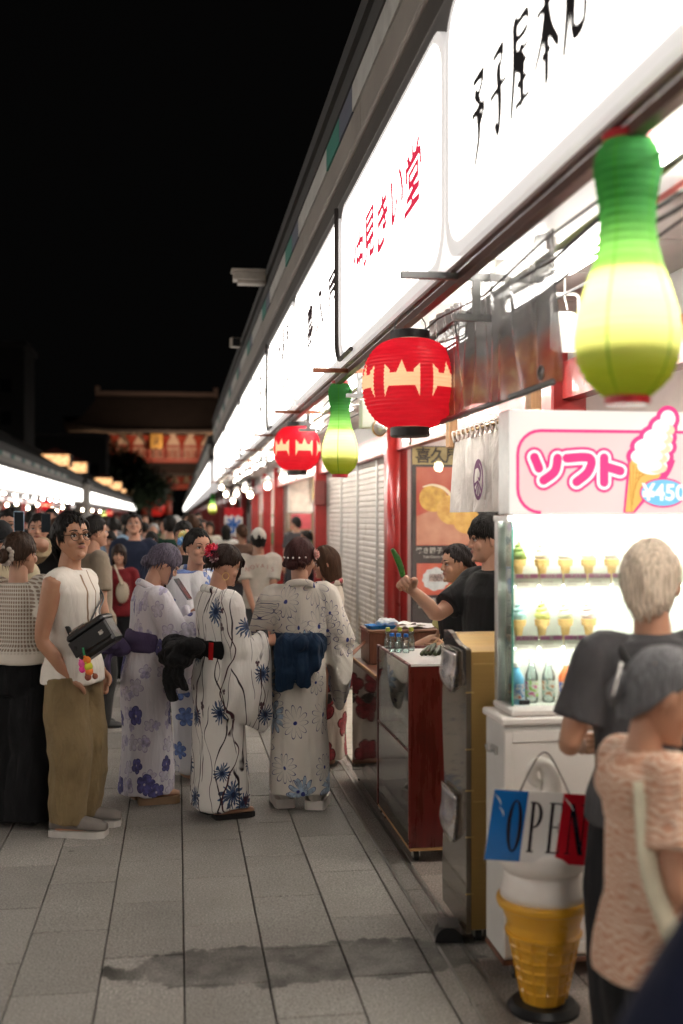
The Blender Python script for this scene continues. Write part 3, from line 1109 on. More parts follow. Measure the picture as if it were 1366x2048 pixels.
    def hair(s, mat, line, thick=.03, tuck=.1, locks=40, lock_len=.2, lock_r=.03, rag=.03, extra=None, part=0., vol=1.0, seed=1, n=72, m=22, sweep=0.):
        """line: [(azimuth from the face, end height)] of the hair edge, in units of head height"""
        rg = random.Random(seed)
        zc = .55
        RX, RY, RZ, CY = .335, .435, .465, -.06
        def zend(ph):
            return lerp_tab(line, abs(ph))
        vs, rings = [], []
        g = MB()
        offs = [rg.uniform(-rag, rag) for _ in range(n)]
        grid = []
        for j in range(n):
            ph = 2 * PI * j / n
            dd = math.degrees((ph + PI) % (2 * PI) - PI)
            ze = zend(dd) + offs[j]
            colm = []
            thd = math.acos(max(-1, min(1, (min(ze, zc + RZ * .98) - zc) / RZ))) if ze > zc else PI / 2
            len1 = thd * .45
            len2 = max(0, zc - ze)
            for i in range(m + 1):
                t = i / m * (len1 + len2)
                if t <= len1 or len2 == 0:
                    th = thd * t / len1 if len1 else 0
                    rr, z = math.sin(th), zc + RZ * math.cos(th)
                    tk = 1.0
                else:
                    z = zc - (t - len1)
                    rr = 1.0
                    tk = 1 - tuck * ((zc - z) / .5) ** 1.5
                strand = math.sin(ph * 31 + seed + 3 * math.sin(i * .3 + ph * 5)) * .5 + math.sin(ph * 57 + seed * 2 + i * .13) * .3
                e = thick * (vol + .3 * strand * min(1, i / 5)) * (1 if i < m else .35)
                e += .012 * math.sin(ph * 5 + seed + i * .5)
                x = math.sin(ph) * (RX * tk * rr + e * rr)
                y = CY + math.cos(ph) * (RY * tk * rr + e * rr)
                z += e * max(0, math.cos(min(PI / 2, th if t <= len1 else PI / 2)))
                colm.append(Vector((x, y, z)))
            grid.append(colm)
        vs = [p for c in grid for p in c]
        fs = []
        for j in range(n):
            for i in range(m):
                a, b = j * (m + 1) + i, ((j + 1) % n) * (m + 1) + i
                fs.append((b, a, a + 1, b + 1))
        g.add(vs, fs)
        for k in range(locks):
            j = rg.randrange(n)
            c = grid[j]
            i0 = rg.randint(m // 3, m - 2)
            p0, p1 = c[i0], c[m]
            d = (c[m] - c[max(0, m - 4)])
            d = d.normalized() if d.length > 1e-5 else Vector((0, 0, -1))
            out = Vector((p1.x, p1.y - CY, 0))
            out = out.normalized() if out.length > 1e-5 else Vector((0, 0, 1))
            side = Vector((out.y, -out.x, 0)) * (rg.uniform(-.5, .5) + sweep)
            ll = lock_len * rg.uniform(.4, 1)
            pts = [p0 + out * .012, p0.lerp(p1, .6) + out * .025, p1 + out * .012 + side * ll * .3, p1 + (d + side * .8) * ll - out * .02]
            r = lock_r * rg.uniform(.6, 1.2)
            g.tube(pts, [r * .5, r, r * .8, .002], 5, 2, flat=.45, flatdir=out)
        if extra:
            extra(g, rg)
        g.xf(s.hm @ Matrix.Scale(s.HH, 4))
        s.hair_o = g.build('hair', mat, s.root, True)
        return s
    def garment(s, name, mb, mat, vox=None, wr=.006, wf=(9, 9, 4), smooth=3, seed=0, shift=None, dec=1.0, two=True):
        v, n, f = remeshed(mb, vox or s.vox, smooth, dec)
        a = vnoise(v * np.array(wf), 1.0, seed) + .5 * vnoise(v * np.array(wf) * 2.3, 1.0, seed + 5)
        if two:                    # sharper creases
            a = a + .8 * (.35 - np.abs(vnoise(v * np.array(wf) * 1.2 + 3.3, 1.0, seed + 9)))
        v = v + n * (a * wr)[:, None]
        o = MB().add(v, f).build(name, mat, s.root, True)
        return o
    def shirt(s, mat, sleeve=.55, z0=.49, inf=.014, rs=.05, name='shirt', sc=1.0, round_=0., wr=.006, hem=None, vox=None):
        H = s.H
        m = MB()
        tab = [(max(z0, .0), .097 * sc if s.sex == 'm' else .1 * sc, .074 * sc, 0)] + [(z, rx, ry, yo) for z, rx, ry, yo in s.tab if z > z0 + .02 and z < .83]
        tab = [(z, max(rx, .088 * sc) if z < .79 else rx, max(ry, .064) if z < .79 else ry, yo) for z, rx, ry, yo in tab]
        tab[0] = (z0, .108 * sc, .088 * sc, 0)
        tab.insert(1, (z0 + .05, .105 * sc, .083 * sc, 0))
        tab = [q for q in tab if q[0] in (z0, z0 + .05) or q[0] > z0 + .06]
        tab.append((.834, .05, .044, -.008))
        s.torso(m, inf, tab=tab)
        m.ell(s.NB - Vector((0, 0, .012 * H)), (.05 * H, .045 * H, .016 * H))
        m.ell(s.B((0, -.012 * H, .806 * H)), (.078 * H, .05 * H, .026 * H))
        if round_:
            m.ell(s.B((0, -.03 * H, .775 * H)), (.1 * H, .06 * H * round_, .06 * H))
            m.ell(s.NB - Vector((0, 0, .02 * H)), (.07 * H, .055 * H, .032 * H))
        for q in (1, -1):
            if sleeve > 0:
                end = s.S[q].lerp(s.E[q], min(1, sleeve / .55)) if sleeve <= .55 else s.E[q].lerp(s.Wr[q], (sleeve - .55) / .45)
                pts = [s.NB.lerp(s.S[q], .55) - Vector((0, 0, .012 * H)), s.S[q] + Vector((0, 0, .004 * H))]
                if sleeve > .55:
                    pts += [s.E[q], end]
                    rr = [.04 * H, rs * H * .9, rs * H * .72, rs * H * .6]
                else:
                    pts += [s.S[q].lerp(end, .6), end]
                    rr = [.042 * H, rs * H * .86, rs * H * .92, rs * H]
                m.tube(pts, rr, 14, 4)
            else:
                m.limb([s.NB.lerp(s.S[q], .4) - Vector((0, 0, .016 * H)), s.NB.lerp(s.S[q], .8) - Vector((0, 0, .014 * H))], [.04 * H, .046 * H])
        return s.garment(name, m, mat, vox or s.vox * 1.15, wr)
    def trousers(s, mat, r=(.075, .062, .056), hem=.03, inf=.008, name='trousers', top=.6, wr=.006, seed=4):
        H = s.H
        m = MB()
        tab = [(.45, .086, .068, 0), (.5, .1, .074, 0), (.55, .096, .07, 0), (top, .088, .064, 0)]
        s.torso(m, inf, tab=tab)
        for q in (1, -1):
            a = s.A[q].copy()
            a.z = hem * H
            p = [s.HP[q], s.HP[q].lerp(s.K[q], .5), s.K[q], s.K[q].lerp(s.A[q], .5), a]
            m.tube(p, [.068 * H, r[0] * H, (r[0] + r[1]) / 2 * H, r[1] * H, r[2] * H], 16, 4)
        return s.garment(name, m, mat, s.vox * 1.25, wr, (10, 10, 6), seed=seed)
    def shoes(s, mat, sole=None, L=.155, h=.045, sh=.014, w=.03, name='shoe'):
        H = s.H
        for i, q in enumerate((1, -1)):
            a = s.A[q]
            mx = Matrix.Translation(Vector((a.x, a.y, 0))) @ Matrix.Rotation(s.turn[q], 4, 'Z')
            m = MB()
            secs = [(-.042, .75, 1.15), (-.03, .95, 1.3), (0, 1, 1.25), (.035, 1.02, .95), (.07, 1.14, .72), (.095, 1.1, .6), (.112, .7, .42)]
            rings = []
            for y, ww, hh in secs:
                y = y * H * L / .155
                hw, z1 = w * H * ww, (sh + h * hh) * H
                z0 = sh * H * .9
                rg_ = []
                for k in range(14):
                    t = 2 * PI * k / 14
                    rg_.append((hw * math.cos(t) * (1 if math.sin(t) < 0 else .82), y, z0 + (z1 - z0) * (.5 + .5 * math.sin(t))))
                rings.append(rg_)
            m.loft(rings, mx=mx)
            o = m.build(name, mat, s.root, True)
            k = MB()
            out = [(w * H * 1.12 * ww, y * H * L / .155) for y, ww, hh in secs]
            poly = [(x, y) for x, y in out] + [(-x, y) for x, y in reversed(out)]
            k.prism(poly, mx, .001, sh * H)
            k.build('sole', sole or mat, o)
        return s

def flower_mat(name, base, layers, rough=.8, r0=.24, vine=None):
    """kimono cotton: printed flowers laid out on the unrolled cloth (arc length, height)"""
    t = NT(name)
    co = t.obj()
    x, y, z = t.xyz(co)
    s_ = t.math('MULTIPLY', t.math('ARCTAN2', x, t.math('MULTIPLY', y, -1.0)), r0 * .75)
    s_ = t.math('ADD', s_, t.math('MULTIPLY', t.math('SQRT', t.math('ADD', t.math('MULTIPLY', x, x), t.math('MULTIPLY', y, y))), .9))
    uv = t.n('CombineXYZ', i0=s_, i1=z, i2=0.0)
    b = col4(base)[:3]
    c = t.ramp(t.n('TexNoise', Vector=co, Scale=7.0, Detail=4.0), [(.3, tuple(k * .93 for k in b)), (.7, b)])
    for L in layers:
        sc = L['sc']
        wv = t.n('VectorMath', i0=uv, i1=(L.get('ox', 0), L.get('oy', 0), 0))
        nz = t.n('TexNoise', _out=1, Vector=wv, Scale=L.get('wf', 9.0), Detail=2.0)
        wv = t.n('VectorMath', i0=wv, i1=t.n('VectorMath', _set={'operation': 'SCALE'}, i0=t.n('VectorMath', _set={'operation': 'SUBTRACT'}, i0=nz, i1=(.5, .5, .5)), Scale=L.get('wob', .02)))
        wv = t.n('VectorMath', _set={'operation': 'MULTIPLY'}, i0=wv, i1=(1, 1, 0))
        v = t.n('TexVoronoi', _out=None, _set={'voronoi_dimensions': '2D'}, Vector=wv, Scale=sc, Randomness=L.get('rnd', .75))
        dv = t.n('VectorMath', _set={'operation': 'SUBTRACT'}, i0=wv, i1=v.outputs['Position'])
        dx, dy, _ = t.xyz(dv)
        ca, cb, cc = t.xyz(v.outputs['Color'])
        rr = t.math('SQRT', t.math('ADD', t.math('MULTIPLY', dx, dx), t.math('MULTIPLY', dy, dy)))
        an = t.math('ADD', t.math('ARCTAN2', dy, dx), t.math('MULTIPLY', ca, 6.28))
        n = L['n']
        pet = t.math('POWER', t.math('ABSOLUTE', t.math('COSINE', t.math('MULTIPLY', an, n / 2))), L.get('pw', .5))
        Rm = t.math('MULTIPLY', t.math('ADD', .62, t.math('MULTIPLY', cb, .38)), L['R'])
        a0 = L.get('a0', .45)
        pr = t.math('MULTIPLY', Rm, t.math('ADD', a0, t.math('MULTIPLY', pet, 1 - a0)))
        have = t.math('GREATER_THAN', cc, 1 - L.get('p', .8))
        if L.get('fill') is not None:
            k = t.math('MULTIPLY', t.step(t.math('SUBTRACT', pr, rr), -.002, .003), have)
            if L.get('half'):
                k = t.math('MULTIPLY', k, t.math('GREATER_THAN', ca, 1 - L['half']))
            sh = t.n('TexNoise', Vector=uv, Scale=40.0, Detail=3.0)
            f = col4(L['fill'])[:3]
            c = t.mix(t.math('MULTIPLY', k, L.get('fa', .95)), c, t.ramp(sh, [(.35, tuple(q * .6 for q in f)), (.65, tuple(min(1, q * 1.5) for q in f))]))
        if L.get('line') is not None:
            e = t.math('ABSOLUTE', t.math('SUBTRACT', pr, rr))
            k = t.math('MULTIPLY', t.step(e, L.get('lw', .0035), L.get('lw', .0035) * .5), have)
            spoke = t.math('MULTIPLY', t.step(pet, .22, .1), t.math('LESS_THAN', rr, pr))
            k = t.math('MAXIMUM', k, t.math('MULTIPLY', t.math('MULTIPLY', spoke, have), L.get('spoke', .0)))
            c = t.mix(k, c, L['line'])
        if L.get('eye') is not None:
            k = t.math('MULTIPLY', t.step(t.math('SUBTRACT', t.math('MULTIPLY', Rm, L.get('er', .2)), rr), -.001, .002), have)
            c = t.mix(k, c, L['eye'])
    for (sc, wid, colr, ox) in (vine or []):
        nz = t.n('TexNoise', Vector=t.n('VectorMath', i0=uv, i1=(ox, ox * .7, 0)), Scale=2.6, Detail=1.5)
        q = t.math('ADD', t.math('MULTIPLY', s_, sc), t.math('MULTIPLY', nz, 2.6))
        fr_ = t.math('ABSOLUTE', t.math('SUBTRACT', t.math('FRACT', q), .5))
        brk = t.step(t.n('TexNoise', Vector=t.n('VectorMath', i0=uv, i1=(3 + ox, 5, 0)), Scale=5.0), .4, .46)
        k = t.math('MULTIPLY', t.step(fr_, wid, wid * .6), brk)
        c = t.mix(k, c, colr)
    w = t.n('TexWave', Vector=co, Scale=140.0, Distortion=2.0)
    f = t.n('TexNoise', Vector=t.n('Mapping', Vector=co, Scale=(15, 15, 4)), Scale=1.0, Detail=3.0, Distortion=.7)
    t.set(Base_Color=c, Roughness=rough, Specular_IOR_Level=.2, Sheen_Weight=.1)
    t.bump(t.math('ADD', t.math('MULTIPLY', f, 6.0), t.math('MULTIPLY', w, .12)), .3, .012)
    return t.m

def kimono(P, mat, obi_mat, bow=None, sleeve_drop=.25, hem=.035, collar=None, hemw=(.1, .085), seed=0, name='kimono', obi_z=(.585, .665), fold_mat=None):
    """ankle length wrapped robe, hanging sleeves, sash; P already posed"""
    H = P.H
    m = MB()
    tab = [(hem, hemw[0], hemw[1], .004), (.12, hemw[0] * .98, hemw[1] * .98, .004), (.28, .098, .083, .004), (.42, .1, .082, 0), (.5, .101, .08, -.004), (.57, .094, .074, 0), (.63, .09, .07, .002),
           (.7, .098, .073, .004), (.765, .104, .073, .0), (.805, .094, .06, -.006), (.836, .062, .048, -.012)]
    P.torso(m, .01, tab=tab)
    for q in (1, -1):
        s0, e, w = P.S[q], P.E[q], P.Wr[q]
        m.limb([P.NB.lerp(s0, .5) - Vector((0, 0, .02 * H)), s0 + Vector((0, 0, -.004 * H)), s0.lerp(e, .5), e], [.042 * H, .05 * H, .05 * H, .05 * H], 14, 4)
        pts = [s0.lerp(e, .55), s0.lerp(e, .85), e, e.lerp(w, .3), e.lerp(w, .62), e.lerp(w, .86)]
        drops = [.07, .13, .2, .24, .26, .25]
        rings = []
        fr_ = frames(pts)
        hz_ = Vector((0, 0, 1))
        for p, dr_, (t_, _, _) in zip(pts, drops, fr_):
            dp = dr_ * H * sleeve_drop / .25
            dn = -hz_ + t_ * hz_.dot(t_) * .75
            dn = dn.normalized()
            sdv = t_.cross(dn)
            sdv = sdv.normalized() if sdv.length > 1e-4 else Vector((q, 0, 0))
            c = p + dn * (dp / 2 - .03 * H)
            th = .034 * H
            ring = []
            for k in range(20):
                a = 2 * PI * k / 20
                cs, sn = math.cos(a), math.sin(a)
                ring.append(c + dn * (-(dp / 2 + .012 * H) * math.copysign(abs(sn) ** .7, sn)) + sdv * (th * math.copysign(abs(cs) ** .9, cs) * (1.15 + .3 * sn)))
            rings.append(ring)
        m.loft(rings)
    o = P.garment(name, m, mat, P.vox * 1.1, .014, (10, 10, 2.6), seed=seed)
    # collar, set back from the nape
    cm = MB()
    pts = []
    for a in range(-150, 151, 15):
        t = R(a)
        pts.append(P.B((.052 * H * math.sin(t) * (1 + .1 * math.cos(t)), -.02 * H - .05 * H * math.cos(t), (.852 - .022 * (1 - math.cos(t)) - .02 * max(0, -math.cos(t))) * H)))
    cm.tube(pts, .014 * H, 8, 0, flat=.45)
    pts2 = [P.B((x * H, y * H, z * H)) for x, y, z in ((-.048, .03, .815), (-.02, .066, .76), (.02, .082, .70), (.05, .085, .655))]
    cm.tube(pts2, [.014 * H, .017 * H, .018 * H, .018 * H], 8, 3, flat=.4)
    pts2 = [P.B((-x * H, y * H - .004, z * H)) for x, y, z in ((-.048, .03, .815), (-.02, .066, .76), (.02, .078, .70), (.05, .08, .655))]
    cm.tube(pts2, [.014 * H, .017 * H, .018 * H, .018 * H], 8, 3, flat=.4)
    cm.build('collar', collar or mat, P.root, True)
    # sash
    om = MB()
    rings = []
    z0, z1 = obi_z
    for z, k in ((z0, .0), (z0 + .012, .006), ((z0 + z1) / 2, .009), (z1 - .012, .006), (z1, .0)):
        rings.append([P.B((x, y, z * H)) for x, y in ring_xy(0, 0, (.099 + k) * H, (.08 + k) * H, 28)])
    om.loft(rings)
    P.garment('sash', om, obi_mat, .009, .003, (4, 4, 26), seed=seed + 3)
    return o

def bow_part(P, mat, c, puffs, tails, vox=.007, wr=.008, seed=2, name='sash_bow', wf=(16, 16, 16)):
    """folded cloth bow: flattened lobes and hanging tails given in person fractions of H"""
    H = P.H
    m = MB()
    for (x, y, z, rx, ry, rz, roll) in puffs:
        m.ell((x * H, y * H, z * H), (rx * H, ry * H, rz * H), Matrix.Rotation(R(roll), 3, 'Y'))
    for pts, w in tails:
        m.tube([Vector(p) * H for p in pts], [k * H for k in w], 12, 4, flat=.35, flatdir=(0, -1, 0))
    v, n, f = remeshed(m, vox, 2)
    a = vnoise(v * np.array(wf), 1.0, seed) * 1.0 + (.4 - np.abs(vnoise(v * np.array(wf) * 1.7, 1.0, seed + 4))) * 1.3
    v = v + n * (a * wr)[:, None]
    return MB().add(v, f).build(name, mat, P.root, True)

HL_SHORT = [(0, .8), (35, .78), (60, .62), (85, .48), (105, .42), (130, .22), (180, .14)]
HL_UP = [(0, .82), (40, .78), (62, .6), (85, .52), (110, .4), (140, .25), (180, .2)]
HL_BANGS = [(0, .63), (35, .62), (50, .5), (70, .3), (100, .2), (180, .12)]
HL_BOB = [(0, .64), (32, .62), (45, .35), (60, .0), (100, -.08), (180, -.12)]
HL_LONG = [(0, .66), (30, .62), (45, .3), (60, -.25), (100, -.5), (180, -.6)]
BLACKH, BROWNH, DBROWN = hairmat((.012, .01, .009)), hairmat((.05, .025, .014)), hairmat((.025, .015, .01))
# ------------------------------------------------------------------ the people in focus
GREYSOLE = M('pale_rubber_sole', (.5, .47, .44), .6)
GOLD = M('gold_metal', (.6, .4, .13), .3, .9, scale=8)

def tank_print():
    t = NT('printed_tank_cotton')
    co = t.obj()
    x, y, z = t.xyz(co)
    front = t.math('GREATER_THAN', y, 0.0)
    wob = t.math('MULTIPLY', t.math('SUBTRACT', t.n('TexNoise', Vector=co, Scale=9.0), .5), .03)
    def band(v, c, w):
        return t.step(t.math('ABSOLUTE', t.math('SUBTRACT', t.math('ADD', v, wob), c)), w, w * .6)
    def rng(v, a, b):
        return t.math('MULTIPLY', t.math('GREATER_THAN', v, a), t.math('LESS_THAN', v, b))
    k = t.math('MULTIPLY', band(x, .055, .008), rng(z, 1.0, 1.36))
    k = t.math('MAXIMUM', k, t.math('MULTIPLY', band(x, -.02, .007), rng(z, 1.06, 1.38)))
    e = t.math('SQRT', t.math('ADD', t.math('POWER', t.math('DIVIDE', t.math('SUBTRACT', x, .03), .1), 2.0), t.math('POWER', t.math('DIVIDE', t.math('SUBTRACT', z, 1.06), .05), 2.0)))
    k = t.math('MAXIMUM', k, band(e, 1.0, .13))
    e = t.math('SQRT', t.math('ADD', t.math('POWER', t.math('DIVIDE', t.math('SUBTRACT', x, .0), .08), 2.0), t.math('POWER', t.math('DIVIDE', t.math('SUBTRACT', z, 1.01), .06), 2.0)))
    k = t.math('MAXIMUM', k, band(e, 1.0, .1))
    k = t.math('MULTIPLY', t.math('MULTIPLY', k, front), .9)
    n = t.n('TexNoise', Vector=co, Scale=8.0, Detail=5.0)
    f = t.n('TexNoise', Vector=t.n('Mapping', Vector=co, Scale=(14, 14, 5)), Scale=1.0, Detail=3.0, Distortion=.8)
    t.set(Base_Color=t.mix(k, t.ramp(n, [(.3, (.7, .65, .58)), (.7, (.78, .73, .66))]), (.19, .1, .035)), Roughness=.85, Specular_IOR_Level=.2)
    t.bump(f, .5, .03)
    return t.m

def mesh_knit():
    t = NT('open_knit')
    co = t.obj()
    x, y, z = t.xyz(co)
    s_ = t.math('MULTIPLY', t.math('ARCTAN2', x, t.math('MULTIPLY', y, -1.0)), .2)
    a = t.math('ABSOLUTE', t.math('SINE', t.math('MULTIPLY', s_, 150.0)))
    b = t.math('ABSOLUTE', t.math('SINE', t.math('MULTIPLY', z, 150.0)))
    hole = t.math('MULTIPLY', t.step(t.math('MULTIPLY', a, b), .35, .6), t.step(z, .93, .95))
    n = t.n('TexNoise', Vector=co, Scale=8.0)
    c = t.ramp(n, [(.3, (.64, .58, .5)), (.7, (.72, .66, .58))])
    t.set(Base_Color=t.mix(t.math('MULTIPLY', hole, .8), c, (.22, .14, .09)), Roughness=.9, Specular_IOR_Level=.1)
    t.bump(t.math('SUBTRACT', 1.0, hole), .8, .01)
    return t.m

def add_blossom(P, pos, r, cols, n=9, seed=1, name='hair_flower', parent=None):
    """layered petals pinned in the hair; pos in head units"""
    c = (P.hm @ Matrix.Scale(P.HH, 4)) @ Vector(pos)
    o_dir = (c - (P.hm @ Matrix.Scale(P.HH, 4)) @ Vector((0, -.06, .55))).normalized()
    a = o_dir.orthogonal().normalized()
    b = o_dir.cross(a)
    m = MB()
    rg = random.Random(seed)
    for lay in range(3):
        for k in range(n):
            t = 2 * PI * k / n + lay * .4
            d = a * math.cos(t) + b * math.sin(t)
            rr = r * (1 - .25 * lay)
            m.mat(rg.randrange(len(cols)) if lay < 2 else 0)
            p0 = c + o_dir * (lay * r * .2)
            m.tube([p0, p0 + d * rr * .6 + o_dir * rr * .15, p0 + d * rr + o_dir * rr * (.35 + .3 * lay)], [r * .12, r * .3, r * .06], 6, 3, flat=.3, flatdir=o_dir)
    return m.build(name, [M('petal', c_, .6) for c_ in cols], parent or P.root, True)

def phone(u, d, z, rz, tilt, label, colr=(.02, .02, .022)):
    x, y = spot(u, d)
    t = thing('smartphone', label, 'phone', (x, y, z), R(rz))
    mx = Matrix.Rotation(R(tilt), 4, 'X')
    m = MB(); m.bbox(-.037, .037, -.0045, .0045, -.076, .076, .004, mx); m.build('case', M('phone_case', colr, .35), t)
    m = MB(); m.box(-.033, .033, -.0052, -.0046, -.07, .07, mx); m.build('screen', M('phone_screen_glass', (.02, .025, .03), .1), t)
    return t

# man in the sleeveless top
P1 = Person('person in white sleeveless top and khaki trousers with round glasses looking up', 146, 5.98, -114, 1.655, 'm', RA=(.088, .035, .5), LA=(-.13, .03, .5), head=(-31, 6, 2), skin_col=(.43, .225, .135),
            feet=((.06, .01), (-.05, .0)), polR=(.5, -1, 0), hs=1.04, turn=(18, 14))
P1.hdir = {1: (-.12, .12, -1), -1: (.12, .15, -1)}
P1.body(curl=(.5, .5)).hair(BLACKH, [(0, .86), (35, .83), (55, .68), (70, .56), (86, .57), (105, .4), (130, .1), (180, -.05)], thick=.06, locks=170, lock_len=.26, lock_r=.045, rag=.03, vol=1.25, seed=3)
P1.shirt(tank_print(), 0, z0=.475, inf=.012, name='tank_top', sc=.97, wr=.006)
P1.trousers(cloth((.21, .15, .075), 'khaki_twill', fold=.5), (.07, .066, .054), hem=.04, wr=.012, top=.535, inf=.003)
P1.shoes(M('grey_suede', (.17, .15, .135), .8), GREYSOLE, L=.18, sh=.02, h=.05, w=.033)
for i, q in enumerate((1, -1)):
    a_ = P1.A[q]
    mx = Matrix.Translation(Vector((a_.x, a_.y, 0))) @ Matrix.Rotation(P1.turn[q], 4, 'Z')
    m = MB()
    for k in range(4):
        y = .055 + .026 * k
        m.tube([mx @ Vector((-.03, y, .085 - .012 * k)), mx @ Vector((0, y + .006, .097 - .011 * k)), mx @ Vector((.03, y, .085 - .012 * k))], .0045, 5, 3)
    m.build('laces', M('lace_white', (.6, .56, .52), .8), P1.root, True)
hmP = P1.hm @ Matrix.Scale(P1.HH, 4)
m = MB()
for q in (1, -1):
    m.tube([(q * .15 + .105 * math.cos(2 * PI * k / 20), .405 - .03 * abs(q * .15 + .105 * math.cos(2 * PI * k / 20)), .49 + .1 * math.sin(2 * PI * k / 20)) for k in range(21)], .008, 6)
    m.tube([(q * .25, .385, .52), (q * .335, .2, .53), (q * .35, -.02, .53)], .008, 5, 3)
m.tube([(-.05, .405, .51), (0, .42, .53), (.05, .405, .51)], .007, 5, 3)
m.xf(hmP); m.build('glasses', M('wire_frame_brown', (.06, .035, .025), .3, .7), P1.root, True)
m = MB()
m.tube([(-.08, .395, .31), (0, .415, .318), (.08, .395, .31)], [.006, .016, .006], 6, 3)
m.xf(hmP); m.build('moustache', M('moustache_stubble', (.06, .035, .025), .8), P1.root, True)
# his bag, its strap and the charms on it
bx_, by_ = spot(195, 5.72)
bag = thing('shoulder_bag', 'boxy black leather shoulder bag hanging on the chest of the man in the sleeveless top', 'bag', (bx_, by_, hz(1280, 5.72)), -YAW + R(-14))
mx = Matrix.Rotation(R(-33), 4, 'Y')
LEA = M('black_leather', (.013, .013, .014), .32, scale=20, bump=.3, bscale=140)
m = MB(); m.bbox(-.115, .115, -.06, .05, -.062, .075, .016, mx); m.build('bag_body', LEA, bag, 30)
m = MB(); m.bbox(-.118, .118, -.071, .056, .055, .092, .012, mx); m.bbox(-.118, .118, -.074, -.0605, -.03, .056, .005, mx); m.build('flap', LEA, bag, 30)
m = MB(); m.tube([mx @ Vector(p) for p in ((-.1, -.03, .1), (-.04, -.035, .103), (.0, -.035, .103))], .005, 6); m.box(.06, .085, -.078, -.074, .0, .02, mx); m.build('clasp', M('clasp_steel', (.5, .48, .45), .25, 1.0), bag)
m = MB()
m.tube([mx @ Vector((-.115, 0, .06)), (-.2, .06, .06), (-.27, .16, .11)], .014, 6, 4, flat=.35)
W1 = Matrix.Translation(P1.root.location) @ P1.root.rotation_euler.to_matrix().to_4x4()
W2 = (Matrix.Translation(bag.location) @ bag.rotation_euler.to_matrix().to_4x4()).inverted()
sh_ = W2 @ (W1 @ (P1.S[-1].lerp(P1.NB, .3) + Vector((0, .0, .03))))
sf_ = W2 @ (W1 @ (P1.S[-1].lerp(P1.NB, .35) + Vector((.0, .125, -.1))))
m.tube([mx @ Vector((.08, 0, .09)), sf_ * .5 + Vector((.02, -.05, .04)), sf_, sh_], .005, 6, 4)
m.tube([mx @ Vector((.0, 0, .09)), sf_ * .5 + Vector((.0, -.05, .04)), sf_ + Vector((-.012, 0, 0)), sh_ + Vector((-.012, 0, 0))], .005, 6, 4)
m.build('strap', LEA, bag, True)
cx_, cy_ = spot(172, 5.64)
ch = thing('bag_charm', 'bunch of small pink, orange and lime soft toy charms dangling from the black bag', 'charm', (cx_, cy_, hz(1335, 5.64)))
for k, (x, z, r, cl, nm) in enumerate(((-.02, .02, .018, (.8, .12, .35), 'bead'), (.005, .035, .02, (.85, .25, .04), 'bead'), (.012, .005, .022, (.6, .62, .05), 'bead'), (.016, -.02, .02, (.85, .22, .05), 'bead'), (.01, -.048, .017, (.3, .08, .05), 'bead'), (.045, -.045, .014, (.3, .1, .06), 'bead'), (-.018, -.008, .017, (.8, .06, .3), 'bead'))):
    m = MB(); m.ell((x, 0, z), (r, r, r * 1.1)); m.ell((x - r * .5, -r * .5, z + r), (r * .35,) * 3); m.build(nm, M('plush', cl, .9), ch, True)
m = MB(); m.tube([(0, 0, .04), (-.01, 0, .07), (-.015, 0, .1)], .006, 6, 3); m.build('loop', M('green_cord', (.03, .25, .1), .7), ch, True)

# woman in the open-knit top
P2 = Person('person in cream open-knit top and wide black trousers seen from behind, hair in a scrunchie', 40, 6.15, -22, 1.56, 'f', head=(-18, -3, 0), RA=(.165, .1, .63), LA=(-.165, .1, .63), skin_col=(.48, .27, .18))
P2.body()
def bun(c, r, n=5):
    def f(g, rg):
        for k in range(n):
            a = 2 * PI * k / n
            g.tube([(c[0] + r * .6 * math.cos(a + t), c[1] - r * .4 * t / 2, c[2] + r * .7 * math.sin(a + t)) for t in (0, .7, 1.4, 2.1)], [r * .3, r * .48, r * .48, r * .3], 8, 3)
        g.ell(c, (r * .75, r * .6, r * .75))
    return f
P2.hair(hairmat((.04, .022, .014)), [(0, .8), (45, .7), (65, .5), (85, .42), (115, .35), (180, .25)], thick=.045, locks=40, lock_len=.25, lock_r=.025, seed=11, extra=bun((0, -.56, .42), .17))
m = MB()
hmq = P2.hm @ Matrix.Scale(P2.HH, 4)
for k in range(14):
    a = 2 * PI * k / 14
    m.ell((.2 * math.cos(a), -.5 + .03 * (k % 2), .43 + .2 * math.sin(a)), (.075, .06, .07))
m.xf(hmq); m.build('scrunchie', cloth((.5, .42, .36), 'scrunchie_cloth'), P2.root, True)
P2.shirt(mesh_knit(), .42, z0=.56, inf=.03, rs=.075, name='knit_top', sc=1.1, wr=.006)
P2.trousers(cloth((.006, .006, .007), 'black_crepe', fold=.4), (.105, .115, .12), hem=.02, wr=.012, inf=.024)
P2.shoes(M('black_trainer', (.012, .012, .012), .5), M('black_sole', (.02, .02, .02), .6), L=.16)

# lavender kimono
K1 = Person('person in lavender flowered kimono bending over a phone, with purple grey hair', 292, 6.6, -74, 1.5, 'f', lean=.13, head=(-6, -34, 0), RA=(.08, .2, .72), LA=(-.03, .21, .73), polR=(.4, -.5, -1), polL=(-.4, -.5, -1))
kmat1 = flower_mat('lavender_print', (.64, .61, .65), [dict(sc=6.5, n=5, R=.06, line=(.33, .29, .42), fill=(.42, .38, .5), fa=.5, p=.8, ox=.3, pw=.7, spoke=.5, lw=.004), dict(sc=9, n=4, R=.035, fill=(.27, .24, .4), fa=.7, p=.55, ox=2.3, oy=.6),
            dict(sc=4.6, n=5, R=.065, fill=(.07, .065, .22), line=(.03, .03, .13), eye=(.5, .45, .5), er=.13, p=.55, a0=.65, wob=.035, spoke=.5)])
K1.hdir = {1: (-.25, .5, .8), -1: (.15, .55, .8)}
K1.palm = {1: (-.5, .8, -.3), -1: (.5, .8, -.3)}
K1.body(); kimono(K1, kmat1, cloth((.075, .055, .12), 'purple_sash'), seed=1, sleeve_drop=.28, hemw=(.103, .1))
